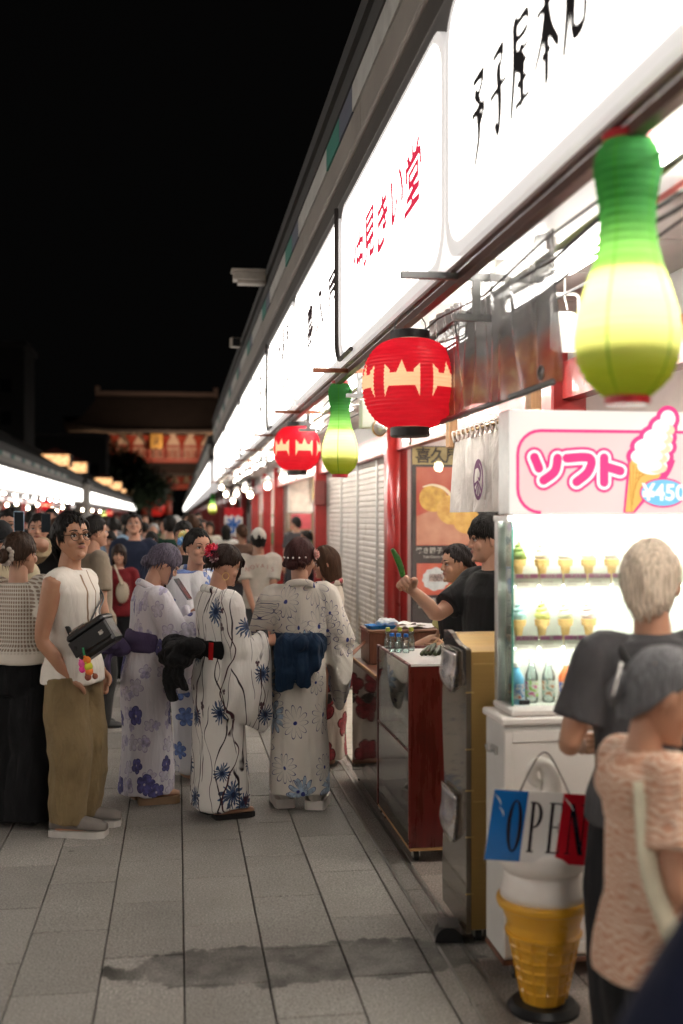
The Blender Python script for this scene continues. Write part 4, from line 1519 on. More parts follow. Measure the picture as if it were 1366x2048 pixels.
def k1x(g, rg):
    for k in range(26):
        a = rg.uniform(-2.2, -.9) if k % 2 else rg.uniform(.9, 2.2)
        g.tube([(.33 * math.sin(a) , -.06 + .44 * math.cos(a) * .3 + .25, .6), (.3 * (1 if a > 0 else -1), .25, .4), (.24 * (1 if a > 0 else -1), .36, rg.uniform(.02, .3))], [.03, .03, .004], 5, 3, flat=.5)
    g.ell((0, -.5, .3), (.17, .13, .15))
    g.ell((.06, -.52, .2), (.1, .1, .1))
K1.hair(hairmat((.085, .072, .098)), [(0, .68), (30, .66), (55, .5), (75, .5), (95, .46), (120, .25), (180, .16)], thick=.06, locks=60, lock_len=.22, seed=5, extra=k1x)
bow_part(K1, cloth((.075, .055, .12), 'purple_sash'), None, [(-.04, -.16, .635, .055, .06, .03, 25), (.04, -.14, .62, .05, .06, .03, -25), (.02, -.1, .6, .05, .05, .03, 0)],
         [([(.02, -.13, .62), (.04, -.2, .63), (.03, -.25, .67)], [.03, .055, .04]), ([(0, -.13, .6), (.02, -.16, .54), (.01, -.15, .48)], [.02, .04, .04])], wr=.006, wf=(9, 9, 9))
K1.shoes(skin((.45, .25, .17)), M('tan_wedge', (.3, .19, .11), .6), L=.16, h=.03, sh=.03, name='sandal')
phone(366, 6.62, hz(1178, 6.62), 70, -35, 'black phone held up by the person in the lavender kimono')

# white kimono with dark stems, black bow
K2 = Person('person in white kimono with dark stems and blue thistles, big black bow behind', 437, 6.28, -66, 1.49, 'f', lean=.03, head=(-14, -20, 0), RA=(.075, .165, .645), LA=(-.03, .2, .655), polR=(.35, -1, -.5), polL=(-.5, -.6, -1))
kmat2 = flower_mat('thistle_print', (.76, .73, .69), [dict(sc=4.0, n=15, R=.085, fill=(.012, .045, .12), p=.6, a0=.35, pw=1.2, wob=.05, wf=18.0, eye=(.01, .02, .06), er=.25), dict(sc=7, n=3, R=.03, fill=(.06, .015, .03), p=.35, ox=1.7, a0=.2)],
            vine=[(6.5, .04, (.022, .012, .016), .0), (5.5, .026, (.05, .012, .02), 2.7), (7.5, .02, (.03, .014, .03), 5.1)])
K2.palm = {1: (-.9, 0, -.3), -1: (.9, 0, -.3)}
BLKSASH = cloth((.006, .006, .007), 'black_sash', fold=.5)
K2.body(curl=(.7, .7)); kimono(K2, kmat2, BLKSASH, seed=3, sleeve_drop=.33, hemw=(.108, .1), hem=.042)
def k2x(g, rg):
    g.ell((.0, -.5, .62), (.2, .17, .2)); g.ell((.1, -.54, .5), (.14, .12, .14)); g.ell((-.1, -.54, .5), (.14, .12, .14))
    for q in (1, -1):
        for k in range(16):
            g.tube([(q * .2, .3, .78), (q * .28, .33, .55), (q * rg.uniform(.24, .31), rg.uniform(.3, .4), rg.uniform(.05, .4))], [.03, .032, .004], 5, 3, flat=.5)
    for k in range(20):
        x = rg.uniform(-.22, .22)
        g.tube([(x * .8, .26, .86), (x, .4, .74), (x * 1.1, .42, rg.uniform(.56, .62))], [.025, .035, .006], 5, 3, flat=.5)
K2.hair(hairmat((.02, .011, .008)), [(0, .78), (40, .72), (62, .55), (85, .53), (110, .42), (140, .3), (180, .24)], thick=.055, locks=30, lock_len=.15, seed=8, extra=k2x)
add_blossom(K2, (.16, -.5, .72), .05, [(.65, .01, .04), (.75, .1, .2), (.03, .01, .015)], seed=4)
add_blossom(K2, (.3, -.42, .58), .035, [(.08, .01, .02), (.5, .35, .35)], seed=5)
hm_ = K2.hm @ Matrix.Scale(K2.HH, 4)
m = MB(); m.tube([hm_ @ Vector((.38, -.0 + .09 * math.cos(t), .2 + .1 * math.sin(t))) for t in [2 * PI * k / 16 for k in range(17)]], .0022, 5); m.build('earring', GOLD, K2.root, True)
bow_part(K2, BLKSASH, None, [(-.05, -.145, .635, .07, .06, .038, 25), (.05, -.145, .635, .07, .06, .038, -25), (0, -.18, .615, .045, .045, .05, 0), (-.045, -.175, .6, .05, .05, .035, 0), (.045, -.175, .6, .05, .05, .035, 0)],
         [([(-.02, -.17, .6), (-.03, -.19, .52), (-.03, -.17, .44)], [.03, .045, .042]), ([(.03, -.17, .6), (.04, -.18, .54), (.04, -.16, .49)], [.03, .045, .042])], wr=.009)
m = MB()
rg_ = [K2.B((x, y, z * K2.H)) for z in (.592, .655) for x, y in ring_xy(0, 0, .1095 * K2.H, .0905 * K2.H, 60)[51:54]]
m.add(rg_, [(i, i + 1, i + 4, i + 3) for i in range(2)]); m.build('sash_lining', cloth((.5, .012, .015), 'red_sash'), K2.root)
K2.shoes(skin((.45, .25, .17)), M('black_geta', (.012, .011, .011), .5), L=.155, h=.03, sh=.018, name='sandal')
phone(527, 6.3, hz(1285, 6.3), 20, -20, 'brown cased phone in the hands of the person with the black bow', (.06, .03, .02))

# cream kimono with daisies, navy bow
K3 = Person('person in cream kimono with blue daisy print, large navy bow and white platform trainers', 600, 6.44, -6, 1.52, 'f', head=(-30, -8, 0), RA=(.115, .14, .585), LA=(-.09, .16, .6), feet=((.06, 0), (-.06, .03)))
kmat3 = flower_mat('daisy_print', (.68, .63, .56), [dict(sc=4.4, n=11, R=.125, fill=(.2, .31, .45), half=.35, fa=.75, line=(.03, .035, .14), spoke=0., eye=(.03, .04, .2), er=.13, p=.95, pw=.7, a0=.26, lw=.0038, wob=.025),
            dict(sc=5, n=9, R=.095, line=(.04, .04, .13), eye=(.03, .04, .2), er=.14, p=.6, pw=.7, a0=.26, lw=.0034, ox=1.37, oy=2.1, wob=.025)])
NAVY = cloth((.008, .024, .055), 'navy_sash', fold=.6)
K3.body(); kimono(K3, kmat3, NAVY, seed=4, sleeve_drop=.26, hemw=(.112, .088), hem=.062)
def k3x(g, rg):
    for k in range(7):
        a = -1.2 + 2.4 * k / 6
        g.ell((.3 * math.sin(a), -.28 - .2 * math.cos(a), .3 + .04 * (k % 2)), (.09, .085, .09))
    g.ell((0, -.46, .27), (.2, .12, .14))
K3.hair(hairmat((.04, .012, .011)), [(0, .8), (45, .7), (62, .5), (85, .45), (110, .3), (180, .2)], thick=.07, locks=40, lock_len=.15, seed=6, extra=k3x)
hm_ = K3.hm @ Matrix.Scale(K3.HH, 4)
m = MB()
for k in range(6):
    a = -1.0 + 2.0 * k / 5
    m.ell(hm_ @ Vector((.4 * math.sin(a), -.06 - .52 * math.cos(a), .55 - .1 * math.cos(a))), (.006, .006, .006), n=8, m=6)
m.build('hair_pearls', WHITEP, K3.root, True)
add_blossom(K3, (.37, .05, .62), .035, [(.75, .35, .32), (.8, .55, .5)], seed=7)
bow_part(K3, NAVY, None, [(-.042, -.125, .61, .052, .042, .062, 22), (.045, -.125, .615, .048, .038, .055, -18), (0, -.15, .635, .028, .03, .03, 0), (-.05, -.13, .57, .042, .036, .05, -10), (.04, -.13, .575, .04, .034, .05, 10)],
         [([(-.03, -.14, .6), (-.05, -.15, .53), (-.052, -.135, .465)], [.025, .036, .03]), ([(.015, -.15, .6), (.018, -.155, .54), (.01, -.14, .475)], [.025, .036, .024])], wr=.014, wf=(26, 12, 4))
K3.shoes(M('white_leather', (.62, .57, .52), .5), M('white_sole', (.66, .6, .55), .5), L=.165, sh=.035, h=.05, w=.036)

# blue flowered kimono seen between the others
K4 = Person('person in white and blue flowered kimono with yellow and blue hair flowers, facing the group', 394, 7.2, -136, 1.57, 'f', head=(-16, -4, 0), RA=(.05, .17, .64), LA=(-.05, .17, .64))
kmat4 = flower_mat('blue_print', (.6, .6, .62), [dict(sc=5.5, n=6, R=.085, fill=(.1, .17, .4), line=(.04, .06, .25), p=.8, a0=.4, wob=.04, spoke=.6, half=.7)])
K4.body(); kimono(K4, kmat4, cloth((.6, .55, .3), 'yellow_sash'), seed=7)
K4.hair(BLACKH, [(0, .85), (30, .8), (55, .62), (85, .5), (110, .4), (180, .25)], thick=.045, locks=14, lock_len=.12, seed=9, extra=bun((-.05, -.5, .5), .2))
add_blossom(K4, (.25, -.4, .78), .04, [(.75, .6, .2), (.8, .75, .4)], seed=11)
add_blossom(K4, (.34, -.3, .62), .04, [(.15, .35, .7), (.4, .6, .8)], seed=12)
# rose kimono half hidden behind the daisy one
K5 = Person('person in cream kimono with dark red roses, half hidden behind the daisy kimono', 655, 7.6, 80, 1.45, 'f', head=(14, -12, 0), RA=(.12, .12, .6), LA=(-.14, .1, .6))
kmat5 = flower_mat('rose_print', (.6, .54, .46), [dict(sc=4, n=5, R=.12, fill=(.25, .02, .03), line=(.1, .01, .01), p=.85, a0=.7, spoke=.7, lw=.006), dict(sc=5, n=4, R=.07, fill=(.02, .015, .015), p=.5, ox=.9)])
K5.body(); kimono(K5, kmat5, cloth((.3, .02, .03), 'red_sash2'), seed=8, sleeve_drop=.33)
K5.hair(BROWNH, HL_LONG, thick=.05, locks=30, seed=12)
x, y = spot(684, 6.5)
fan = thing('pocket_fan', 'small lavender handheld fan hanging by the sleeve of the rose kimono', 'fan', (x, y, hz(1335, 6.5)))
m = MB(); m.tube([(.043 * math.cos(t), 0, .043 * math.sin(t)) for t in [2 * PI * k / 24 for k in range(25)]], .005, 6); m.ell((0, 0, 0), (.012, .012, .012))
for k in range(14):
    t = 2 * PI * k / 14
    m.tube([(.01 * math.cos(t), -.006, .01 * math.sin(t)), (.042 * math.cos(t), -.004, .042 * math.sin(t))], .0014, 4)
m.build('grille', M('lavender_plastic', (.5, .38, .5), .4), fan, True)
m = MB()
for k in range(4):
    t = PI / 2 * k
    m.tube([(0, .004, 0), (.018 * math.cos(t), .006, .018 * math.sin(t)), (.036 * math.cos(t + .3), .002, .036 * math.sin(t + .3))], [.003, .012, .008], 6, 2, flat=.2, flatdir=(0, 1, 0))
m.build('blade', M('pale_blade', (.55, .48, .56), .4), fan, True)
m = MB(); m.tube([(0, .002, -.045), (0, .002, -.1)], .011, 10); m.tube([(0, 0, .045), (.01, .03, .12), (0, .08, .2)], .002, 5, 3); m.build('handle', M('lavender_plastic', (.5, .38, .5), .4), fan, True)

# ------------------------------------------------------------------ vendors
V1 = Person('person in black T-shirt behind the counter holding out a cucumber on a stick', 980, 5.75, 105, 1.655, 'm', head=(-18, -6, 0), RA=(.03, .255, .785), LA=(-.13, .09, .53), skin_col=(.5, .28, .19), polR=(.2, -.2, -1), polL=(-.7, -.6, 0))
V1.palm = {1: (-.8, .1, -.5)}
V1.body(curl=(.8, .4)).hair(BLACKH, [(0, .64), (30, .63), (52, .62), (75, .55), (95, .45), (125, .22), (180, .12)], thick=.06, locks=260, lock_len=.14, lock_r=.022, rag=.04, seed=14)
V1.shirt(cloth((.01, .0095, .01), 'black_jersey'), .42, z0=.5, inf=.014, rs=.048, round_=1.0)
V1.trousers(cloth((.02, .02, .025)))
V1.shoes(M('dark_trainer', (.03, .03, .03), .6), GREYSOLE)
V2 = Person('older person in yellow collar and black apron leaning over the counter', 938, 6.55, 96, 1.49, 'f', lean=.15, head=(0, -4, 0), RA=(.1, .2, .6), LA=(-.1, .13, .62), skin_col=(.45, .25, .16))
V2.body().hair(hairmat((.018, .014, .013)), [(0, .84), (40, .78), (62, .62), (85, .56), (110, .4), (180, .22)], thick=.05, locks=30, lock_len=.1, seed=15, extra=bun((0, -.5, .35), .13))
V2.shirt(cloth((.5, .5, .2), 'yellow_cotton'), .42, z0=.5, inf=.012)
m = MB(); V2.torso(m, .034, tab=[(.3, .1, .085, 0), (.5, .1, .08, 0), (.6, .088, .068, .006), (.7, .084, .064, .006), (.77, .07, .05, .02)]); V2.garment('apron', m, cloth((.01, .01, .011), 'apron_cloth'), .01, .006)
V2.trousers(cloth((.02, .02, .025)))
V2.shoes(M('dark_trainer', (.03, .03, .03), .6), GREYSOLE)
m = MB()
hw_ = Matrix.Translation(V1.root.location) @ V1.root.rotation_euler.to_matrix().to_4x4() @ (V1.Wr[1] + (V1.Wr[1] - V1.E[1]).normalized() * .075)
cuc = thing('cucumber_stick', 'green pickled cucumber on a stick in the hand of the vendor in black', 'food', hw_ + Vector((-.015, -.02, .0)), 0)
m = MB(); m.tube([(.008, 0, .025), (-.002, 0, .07), (-.022, 0, .12), (-.048, 0, .165)], [.012, .016, .016, .009], 12, 4); m.build('cucumber', M('cucumber_skin', (.03, .16, .02), .3, scale=60, var=.5, coat=.4), cuc, True)
m = MB(); m.tube([(.03, 0, -.05), (.012, 0, .03)], .004, 6); m.build('stick', WOOD, cuc)

# ------------------------------------------------------------------ customers at the soft cream stand
G1 = Person('person with short silver blond hair in charcoal T-shirt with back strap, seen from behind', 1302, 3.45, -10, 1.55, 'm', head=(-22, -6, 0), RA=(.15, .12, .6), LA=(-.12, .12, .6), skin_col=(.45, .24, .15), polL=(-.45, -.8, -.5), polR=(1, -.6, -.3), shw=.95, fat=1.08, hs=1.1)
G1.body().hair(hairmat((.52, .43, .34)), [(0, .85), (40, .8), (62, .64), (85, .58), (105, .4), (135, .16), (180, .06)], thick=.05, locks=260, lock_len=.13, lock_r=.022, vol=1.1, seed=17)
G1.shirt(cloth((.055, .053, .056), 'charcoal_jersey'), .42, z0=.47, inf=.018, rs=.05, sc=1.02, round_=1.15)
G1.trousers(cloth((.012, .012, .014), 'black_cotton'), (.075, .07, .062))
G1.shoes(M('dark_trainer', (.03, .03, .03), .6), GREYSOLE)
m = MB(); m.tube([G1.B(Vector(p) * G1.H) for p in ((-.07, -.02, .828), (-.065, -.066, .8), (-.005, -.088, .7), (.05, -.094, .62), (.115, -.03, .53))], .014, 6, 5, flat=.3); m.build('strap', M('dark_webbing', (.02, .02, .02), .8), G1.root, True)

def peach_print():
    t = NT('peach_leaf_print')
    co = t.obj()
    w = t.n('TexWave', Vector=co, _set={'wave_type': 'RINGS'}, Scale=20.0, Distortion=11.0, Detail=2.0, Detail_Scale=1.2)
    n = t.n('TexNoise', Vector=co, Scale=7.0, Detail=4.0)
    k = t.math('ADD', t.math('MULTIPLY', w, .6), t.math('MULTIPLY', n, .5))
    t.set(Base_Color=t.ramp(k, [(.3, (.5, .26, .17)), (.55, (.59, .38, .27)), (.75, (.66, .5, .39))]), Roughness=.85, Specular_IOR_Level=.2)
    f = t.n('TexNoise', Vector=t.n('Mapping', Vector=co, Scale=(12, 12, 5)), Scale=1.0, Detail=3.0, Distortion=.8)
    t.bump(t.math('ADD', t.math('MULTIPLY', f, 5.0), t.math('MULTIPLY', w, .3)), .35, .012)
    return t.m
G2 = Person('older person in peach leaf print blouse with bowed head, silver hair clip', 1300, 2.72, -84, 1.31, 'f', lean=.0, hs=1.16, head=(-20, -26, 0), polR=(.3, -1, -.4), RA=(.135, .1, .56), LA=(-.1, .18, .57), skin_col=(.45, .24, .15), fat=1.04, shw=1.0)
G2.body()
def clip(g, rg):
    g.ell((0, -.5, .35), (.12, .1, .2)); g.tube([(0, -.5, .5), (.02, -.56, .3), (0, -.5, .1)], [.08, .09, .02], 8, 3)
G2.hair(hairmat((.12, .12, .125)), [(0, .88), (40, .82), (62, .7), (78, .6), (92, .48), (104, .26), (130, .08), (180, .0)], thick=.036, locks=6, lock_len=.08, seed=19, rag=.006, tuck=.28, extra=clip)
hm_ = G2.hm @ Matrix.Scale(G2.HH, 4)
m = MB(); m.bbox(-.035, .035, -.03, .0, -.2, .2, .02, hm_ @ Matrix.Translation(Vector((.13, -.58, .42))) @ Matrix.Rotation(R(12), 4, 'X')); m.build('hair_clip', M('silver_clip', (.6, .58, .55), .25, 1.0), G2.root, 30)
G2.shirt(peach_print(), .36, z0=.43, inf=.014, rs=.058, name='blouse', sc=1.0, wr=.007, round_=1.1)
G2.trousers(cloth((.008, .008, .009), 'black_crepe2'), (.078, .075, .07))
G2.shoes(M('dark_trainer', (.03, .03, .03), .6), GREYSOLE)
hb = thing('cloth_handle_bag', 'cream cloth bag strap with a red ribbon across the peach blouse', 'bag', G2.root.location, R(-84))
m = MB(); m.tube([Vector(p) * G2.H for p in ((.075, -.06, .8), (.13, -.075, .66), (.155, -.03, .52), (.158, .03, .4), (.16, .06, .3))], [.02, .022, .024, .026, .03], 8, 5, flat=.35, flatdir=(1, -.2, 0)); m.build('strap', cloth((.6, .56, .42), 'cream_canvas'), hb, True)
m = MB(); m.limb([Vector((.165, .0, .47)) * G2.H, Vector((.175, .05, .45)) * G2.H], [.02, .024]); m.tube([Vector(p) * G2.H for p in ((.17, .02, .46), (.18, -.01, .43), (.175, -.02, .4))], [.012, .02, .014], 8, 3, flat=.4); m.build('ribbon', cloth((.6, .02, .02), 'red_ribbon'), hb, True)
G3 = Person('person in dark navy top at the lower right corner, only a shoulder in view', 1800, 1.3, -35, 1.47, 'f', skin_col=(.45, .24, .15), face=False, RA=(.15, .12, .6), LA=(-.15, .12, .6))
G3.body().hair(BLACKH, HL_SHORT, seed=20)
G3.shirt(cloth((.008, .011, .03), 'navy_knit'), .9, z0=.44, inf=.02, rs=.06)
G3.trousers(cloth((.012, .012, .014)))
G3.shoes(M('dark_trainer', (.03, .03, .03), .6), GREYSOLE)
# ------------------------------------------------------------------ paper lanterns
def red_paper():
    t = NT('red_lantern_paper')
    co = t.obj()
    x, y, z = t.xyz(co)
    ph = t.math('DIVIDE', t.math('ARCTAN2', x, t.math('MULTIPLY', y, -1.0)), 2 * PI)
    p = t.math('SUBTRACT', t.math('FRACT', t.math('ADD', t.math('MULTIPLY', ph, 6.0), .5)), .5)
    ax = t.math('ABSOLUTE', p)                                   # 0 in the middle of the crest, .5 between two
    up = t.math('SUBTRACT', .085, t.math('MULTIPLY', ax, .55))   # middle peak
    up = t.math('MAXIMUM', up, .028)
    tusk = t.math('MULTIPLY', t.math('GREATER_THAN', ax, .24), t.math('SUBTRACT', .068, t.math('MULTIPLY', t.math('SUBTRACT', .36, ax), .22)))
    up = t.math('MAXIMUM', up, tusk)
    dn = t.math('MAXIMUM', .03, t.math('MULTIPLY', t.math('GREATER_THAN', ax, .27), t.math('SUBTRACT', .076, t.math('MULTIPLY', t.math('SUBTRACT', .36, ax), .5))))
    k = t.math('MULTIPLY', t.math('LESS_THAN', z, up), t.math('GREATER_THAN', z, t.math('MULTIPLY', dn, -1.0)))
    k = t.math('MULTIPLY', k, t.math('LESS_THAN', ax, .365))
    n = t.n('TexNoise', Vector=t.n('Mapping', Vector=co, Scale=(10, 10, 60)), Scale=1.0, Detail=4.0)
    c = t.mix(k, t.ramp(n, [(.3, (.5, .01, .03)), (.7, (.62, .018, .045))]), (.95, .85, .6))
    d = t.n('BsdfDiffuse', Color=c)
    tr = t.n('BsdfTranslucent', Color=c)
    g = t.n('BsdfGlossy', Color=(.8, .8, .8), Roughness=.35)
    mx = t.n('MixShader', i0=.55, i1=d, i2=tr)
    mx = t.n('MixShader', i0=.03, i1=mx, i2=g)
    t.t.links.new(mx, t.out.inputs[0])
    return t.m
def gourd_paper():
    t = NT('green_lantern_paper')
    co = t.obj()
    x, y, z = t.xyz(co)
    n = t.n('TexNoise', Vector=t.n('Mapping', Vector=co, Scale=(10, 10, 60)), Scale=1.0, Detail=4.0)
    zz = t.math('ADD', z, t.math('MULTIPLY', t.math('SUBTRACT', n, .5), .03))
    c = t.ramp(t.step(zz, -.33, .33), [(0, (.34, .42, .05)), (.12, (.5, .58, .08)), (.28, (.84, .86, .45)), (.42, (.7, .8, .32)), (.52, (.2, .44, .13)), (.7, (.08, .29, .09)), (1, (.06, .24, .085))])  # printed green to yellow, with the bulb's glow paled into the middle
    ph = t.math('DIVIDE', t.math('ARCTAN2', x, t.math('MULTIPLY', y, -1.0)), 2 * PI)
    seam = t.math('ABSOLUTE', t.math('SUBTRACT', t.math('FRACT', t.math('ADD', t.math('MULTIPLY', ph, 5.0), .35)), .5))
    c = t.mix(t.math('MULTIPLY', t.step(seam, .03, .012), .7), c, (.08, .3, .02))
    d = t.n('BsdfDiffuse', Color=c)
    tr = t.n('BsdfTranslucent', Color=c)
    mx = t.n('MixShader', i0=.6, i1=d, i2=tr)
    t.t.links.new(mx, t.out.inputs[0])
    return t.m
REDP, GRNP = red_paper(), gourd_paper()
def lamp_inside(o, z, watts, r, colr=(1, .86, .62)):
    ld = bpy.data.lights.new('lantern_bulb', 'POINT')
    ld.energy = watts
    ld.shadow_soft_size = r
    ld.color = colr
    lo = bpy.data.objects.new('lantern_bulb', ld)
    C.objects.link(lo)
    lo.location = (0, 0, z)
    lo.parent = o
CAPM = M('lantern_cap_black', (.02, .02, .021), .4, scale=20)
REDCAP = M('lantern_cap_red', (.5, .012, .02), .4)
def red_lantern(x, y, z, label, rz=0., group='red lanterns'):
    t = thing('paper_lantern', label, 'lantern', (x, y, z), rz, group)
    prof = []
    N = 92
    for i in range(N + 1):
        zz = -.2 + .4 * i / N
        r = .092 + .128 * max(0, 1 - abs(zz / .2005) ** 2.25) ** .6
        prof.append((r + (.0022 if i % 4 < 2 else -.0012), zz))
    m = MB(); m.lathe(prof, 56, caps=(False, False)); m.build('paper_shade', REDP, t, True)
    for nm, z0 in (('top_cap', .2), ('bottom_cap', -.245)):
        m = MB(); m.lathe([(.084, z0), (.092, z0 + .004), (.092, z0 + .042), (.084, z0 + .045)], 32); m.build(nm, CAPM, t, 30)
    m = MB()
    for q in (1, -1):
        m.tube([(q * .07, 0, .24), (q * .07, 0, .28), (q * .03, 0, .33), (0, 0, .345)], .0035, 6, 3)
    m.tube([(0, 0, .34), (0, 0, .43)], .003, 5)
    m.build('wire_handle', STEEL, t, True)
    m = MB(); m.tube([(0, 0, -.245), (.004, 0, -.262), (0, 0, -.28), (-.006, 0, -.27)], .003, 5, 3); m.build('hook', STEEL, t, True)
    lamp_inside(t, .02, 2.2, .09, (1, .7, .5))
    return t
def gourd_lantern(x, y, z, label, rz=0., group='green gourd lanterns'):
    t = thing('gourd_lantern', label, 'lantern', (x, y, z), rz, group)
    key = [(-.31, .055), (-.295, .075), (-.265, .103), (-.22, .122), (-.17, .128), (-.11, .121), (-.05, .103), (.0, .086), (.05, .073), (.1, .067), (.15, .068), (.2, .076), (.235, .081), (.265, .08), (.29, .07), (.31, .058)]
    prof = []
    N = 120
    for i in range(N + 1):
        zz = -.31 + .62 * i / N
        prof.append((float(np.interp(zz, [a for a, _ in key], [b for _, b in key])) + (.0009 if i % 4 < 2 else -.0006), zz))
    m = MB(); m.lathe(prof, 48, caps=(False, False)); m.build('paper_shade', GRNP, t, True)
    for nm, z0, r in (('top_cap', .305, .06), ('bottom_cap', -.33, .055)):
        m = MB(); m.lathe([(r - .004, z0), (r, z0 + .003), (r, z0 + .022), (r - .006, z0 + .024)], 28); m.build(nm, REDCAP, t, 30)
    m = MB(); m.lathe([(.1, -.179), (.1, -.175)], 24); m.build('bulb_plate', WHITEP, t)
    m = MB(); m.lathe([(.045, -.022), (.06, -.022), (.06, -.018), (.045, -.018), (.045, -.022)], 24, caps=(False, False)); m.build('inner_ring', WHITEP, t)
    m = MB(); m.tube([(0, 0, .328), (0, 0, .42)], .003, 5); m.build('wire', STEEL, t)
    lamp_inside(t, -.06, 1.9, .025)
    return t
for f, u, v, d, lb, rz in ((gourd_lantern, 1255, 538, 2.73, 'nearest green gourd shaped paper lantern, out of focus at the right', .3), (red_lantern, 820, 768, 5.2, 'large near red round paper lantern with cream crests', -.38),
                       (gourd_lantern, 680, 858, 7.7, 'smaller green gourd shaped paper lantern beside the far red lantern', .8), (red_lantern, 594, 897, 10.4, 'smaller red round paper lantern farther along the signs', .22)):
    x, y = spot(u, d)
    f(x, y, hz(v, d), lb, rz)
for (u, v, d, f) in ((425, 1008, 34, gourd_lantern), (93, 1011, 44, red_lantern), (208, 1026, 75, gourd_lantern), (218, 1026, 70, red_lantern)):
    x, y = spot(u, d)
    f(x, y, hz(v, d), {425: 'tiny distant green gourd lantern at the start of the farther right row', 93: 'distant red round lantern under the left signboards', 208: 'tiny green lantern far down the left row', 218: 'tiny red lantern far down the left row'}[u], 0, 'distant lanterns')

# ------------------------------------------------------------------ soft cream stand
WLAM = M('white_laminate', (.74, .69, .65), .4, scale=4, var=.05)
WSIDE = M('grey_white_edge', (.6, .58, .55), .45, scale=6, var=.08)
ALU = M('brushed_aluminium', (.6, .6, .58), .35, .9, scale=30)
def caster(parent, x, y, name='caster', r=.032):
    m = MB(); m.tube([(x - .012, y, r + .001), (x + .012, y, r + .001)], r, 18); m.build(name, M('caster_rubber', (.02, .02, .02), .5), parent, 35)
    m = MB(); m.tube([(x - .0135, y, r + .001), (x + .0135, y, r + .001)], r * .5, 14); m.box(x - .02, x - .0145, y - .014, y + .014, r * .9, r * 2.1); m.box(x + .0145, x + .02, y - .014, y + .014, r * .9, r * 2.1); m.box(x - .025, x + .025, y - .03, y + .03, r * 2.1, r * 2.25)
    m.build('caster_fork', ALU, parent)
st = thing('soft_cream_showcase', 'white soft cream display stand with glass case and lit price sign on top', 'showcase', (1.147, 3.875, 0))
m = MB(); m.bbox(0, 1.35, .0, .23, .085, .92, .006); m.build('cabinet', WSIDE, st, 30)
m = MB()
for a, b, c, d in ((.0, .03, .1, .9), (1.32, 1.35, .1, .9), (.03, 1.32, .1, .14), (.03, 1.32, .86, .9)):
    m.bbox(a, b, -.014, -.001, c, d, .003)
m.build('door_frame', WLAM, st, 30)
m = MB(); m.box(.032, 1.318, -.005, -.0015, .142, .858); m.build('door_panel', WLAM, st)
m = MB(); m.bbox(-.012, 1.36, -.02, .24, .922, .948, .005); m.bbox(.03, 1.36, .0, .24, .95, .975, .005); m.build('worktop', WLAM, st, 30)
m = MB(); m.bbox(-.012, -.001, .07, .13, .8, .83, .002); m.tube([(-.006, .1, .81), (-.03, .1, .81), (-.035, .1, .835)], .006, 6); m.build('latch', ALU, st)
m = MB(); m.bbox(-.002, 1.35, -.003, .232, .066, .0835, .002); m.build('plinth', DWOOD, st)
for x, y in ((.06, .05), (.06, .19), (1.28, .05), (1.28, .19)):
    caster(st, x, y, r=.029)
m = MB(); m.box(.05, 1.34, .225, .235, .976, 1.655); m.build('back_panel', M('case_white', (.82, .79, .76), .5, var=.03), st)
m = MB(); m.bbox(.035, .06, .2, .238, .976, 1.655, .003); m.bbox(1.32, 1.345, .2, .238, .976, 1.655, .003); m.bbox(.03, 1.35, .06, .238, 1.645, 1.668, .003); m.build('case_frame', ALU, st, 30)
GL = glass('case_glass', (.93, 1, .96))
m = MB(); m.box(.056, 1.33, .062, .066, .977, 1.643); m.build('front_glass', GL, st)
m = MB(); m.box(.05, .0545, .066, .2, .977, 1.643); m.build('side_glass', GL, st)
m = MB(); m.box(.0492, .0556, .0605, .0655, .977, 1.643); m.build('glass_edge', M('green_glass_edge', (.08, .3, .22), .2), st)
m = MB(); m.bbox(.075, .115, .055, .0625, .982, 1.0, .002); m.build('glass_clip', BLACKP, st)
for z in (1.41, 1.185):
    m = MB(); m.box(.06, 1.32, .078, .2245, z + .0095, z + .0155); m.build('shelf', glass('shelf_glass', (.97, 1, .98), alpha=.1), st)
LED = EM('case_led', (1, .95, .87), 60.0)
m = MB(); m.box(.07, 1.31, .09, .105, 1.63, 1.644); m.build('led_strip', LED, st)
m = MB(); m.box(.05, 1.34, .012, .03, 1.656, 1.666); m.build('led_strip', EM('case_front_led', (1, .95, .87), 40.0), st)
m = MB(); m.box(.04, 1.35, .006, .045, 1.6665, 1.6715); m.build('led_cover', ALU, st)
for z in (1.402, 1.177):
    m = MB(); m.box(.07, 1.31, .082, .09, z + .003, z + .008); m.build('led_strip', LED, st)
# top sign
m = MB(); m.bbox(.036, 1.36, .056, .19, 1.67, 2.05, .004); m.build('sign_box', ALU, st, 30)
SIGNP = EM('backlit_white', (1, .94, .87), 0.50, None)
PINK = EM('backlit_pink', (.92, .05, .27), 0.50, None)
LPINK = EM('backlit_pale_pink', (1, .7, .68), 0.50, None)
PWHITE = EM('backlit_pure_white', (1, .97, .92), 0.60, None)
CREAM = EM('backlit_cream', (1, .76, .5), 0.50, None)
YELC = EM('backlit_yellow', (.92, .55, .13), 0.48, None)
YELD = EM('backlit_ochre', (.75, .36, .06), 0.44, None)
BLUEP = EM('backlit_blue', (.2, .6, .88), 0.50, None)
sg = MB(); sg.box(.038, 1.358, .046, .0555, 1.672, 2.048); sg.build('sign_face', SIGNP, st)
fs = facing_camera(.038, .046, 1.672)     # local: x right, y up
k_ = 4.06 / FPX
Q = lambda zx, zy: ((966 + zx / 3.415 - 1016) * k_, (1030 - (780 + zy / 3.415)) * k_)
m = MB()
m.flat(rrect(.028, 1.3, .006, .302, .085), fs, .0012); m.build('print_pale_field', LPINK, st)
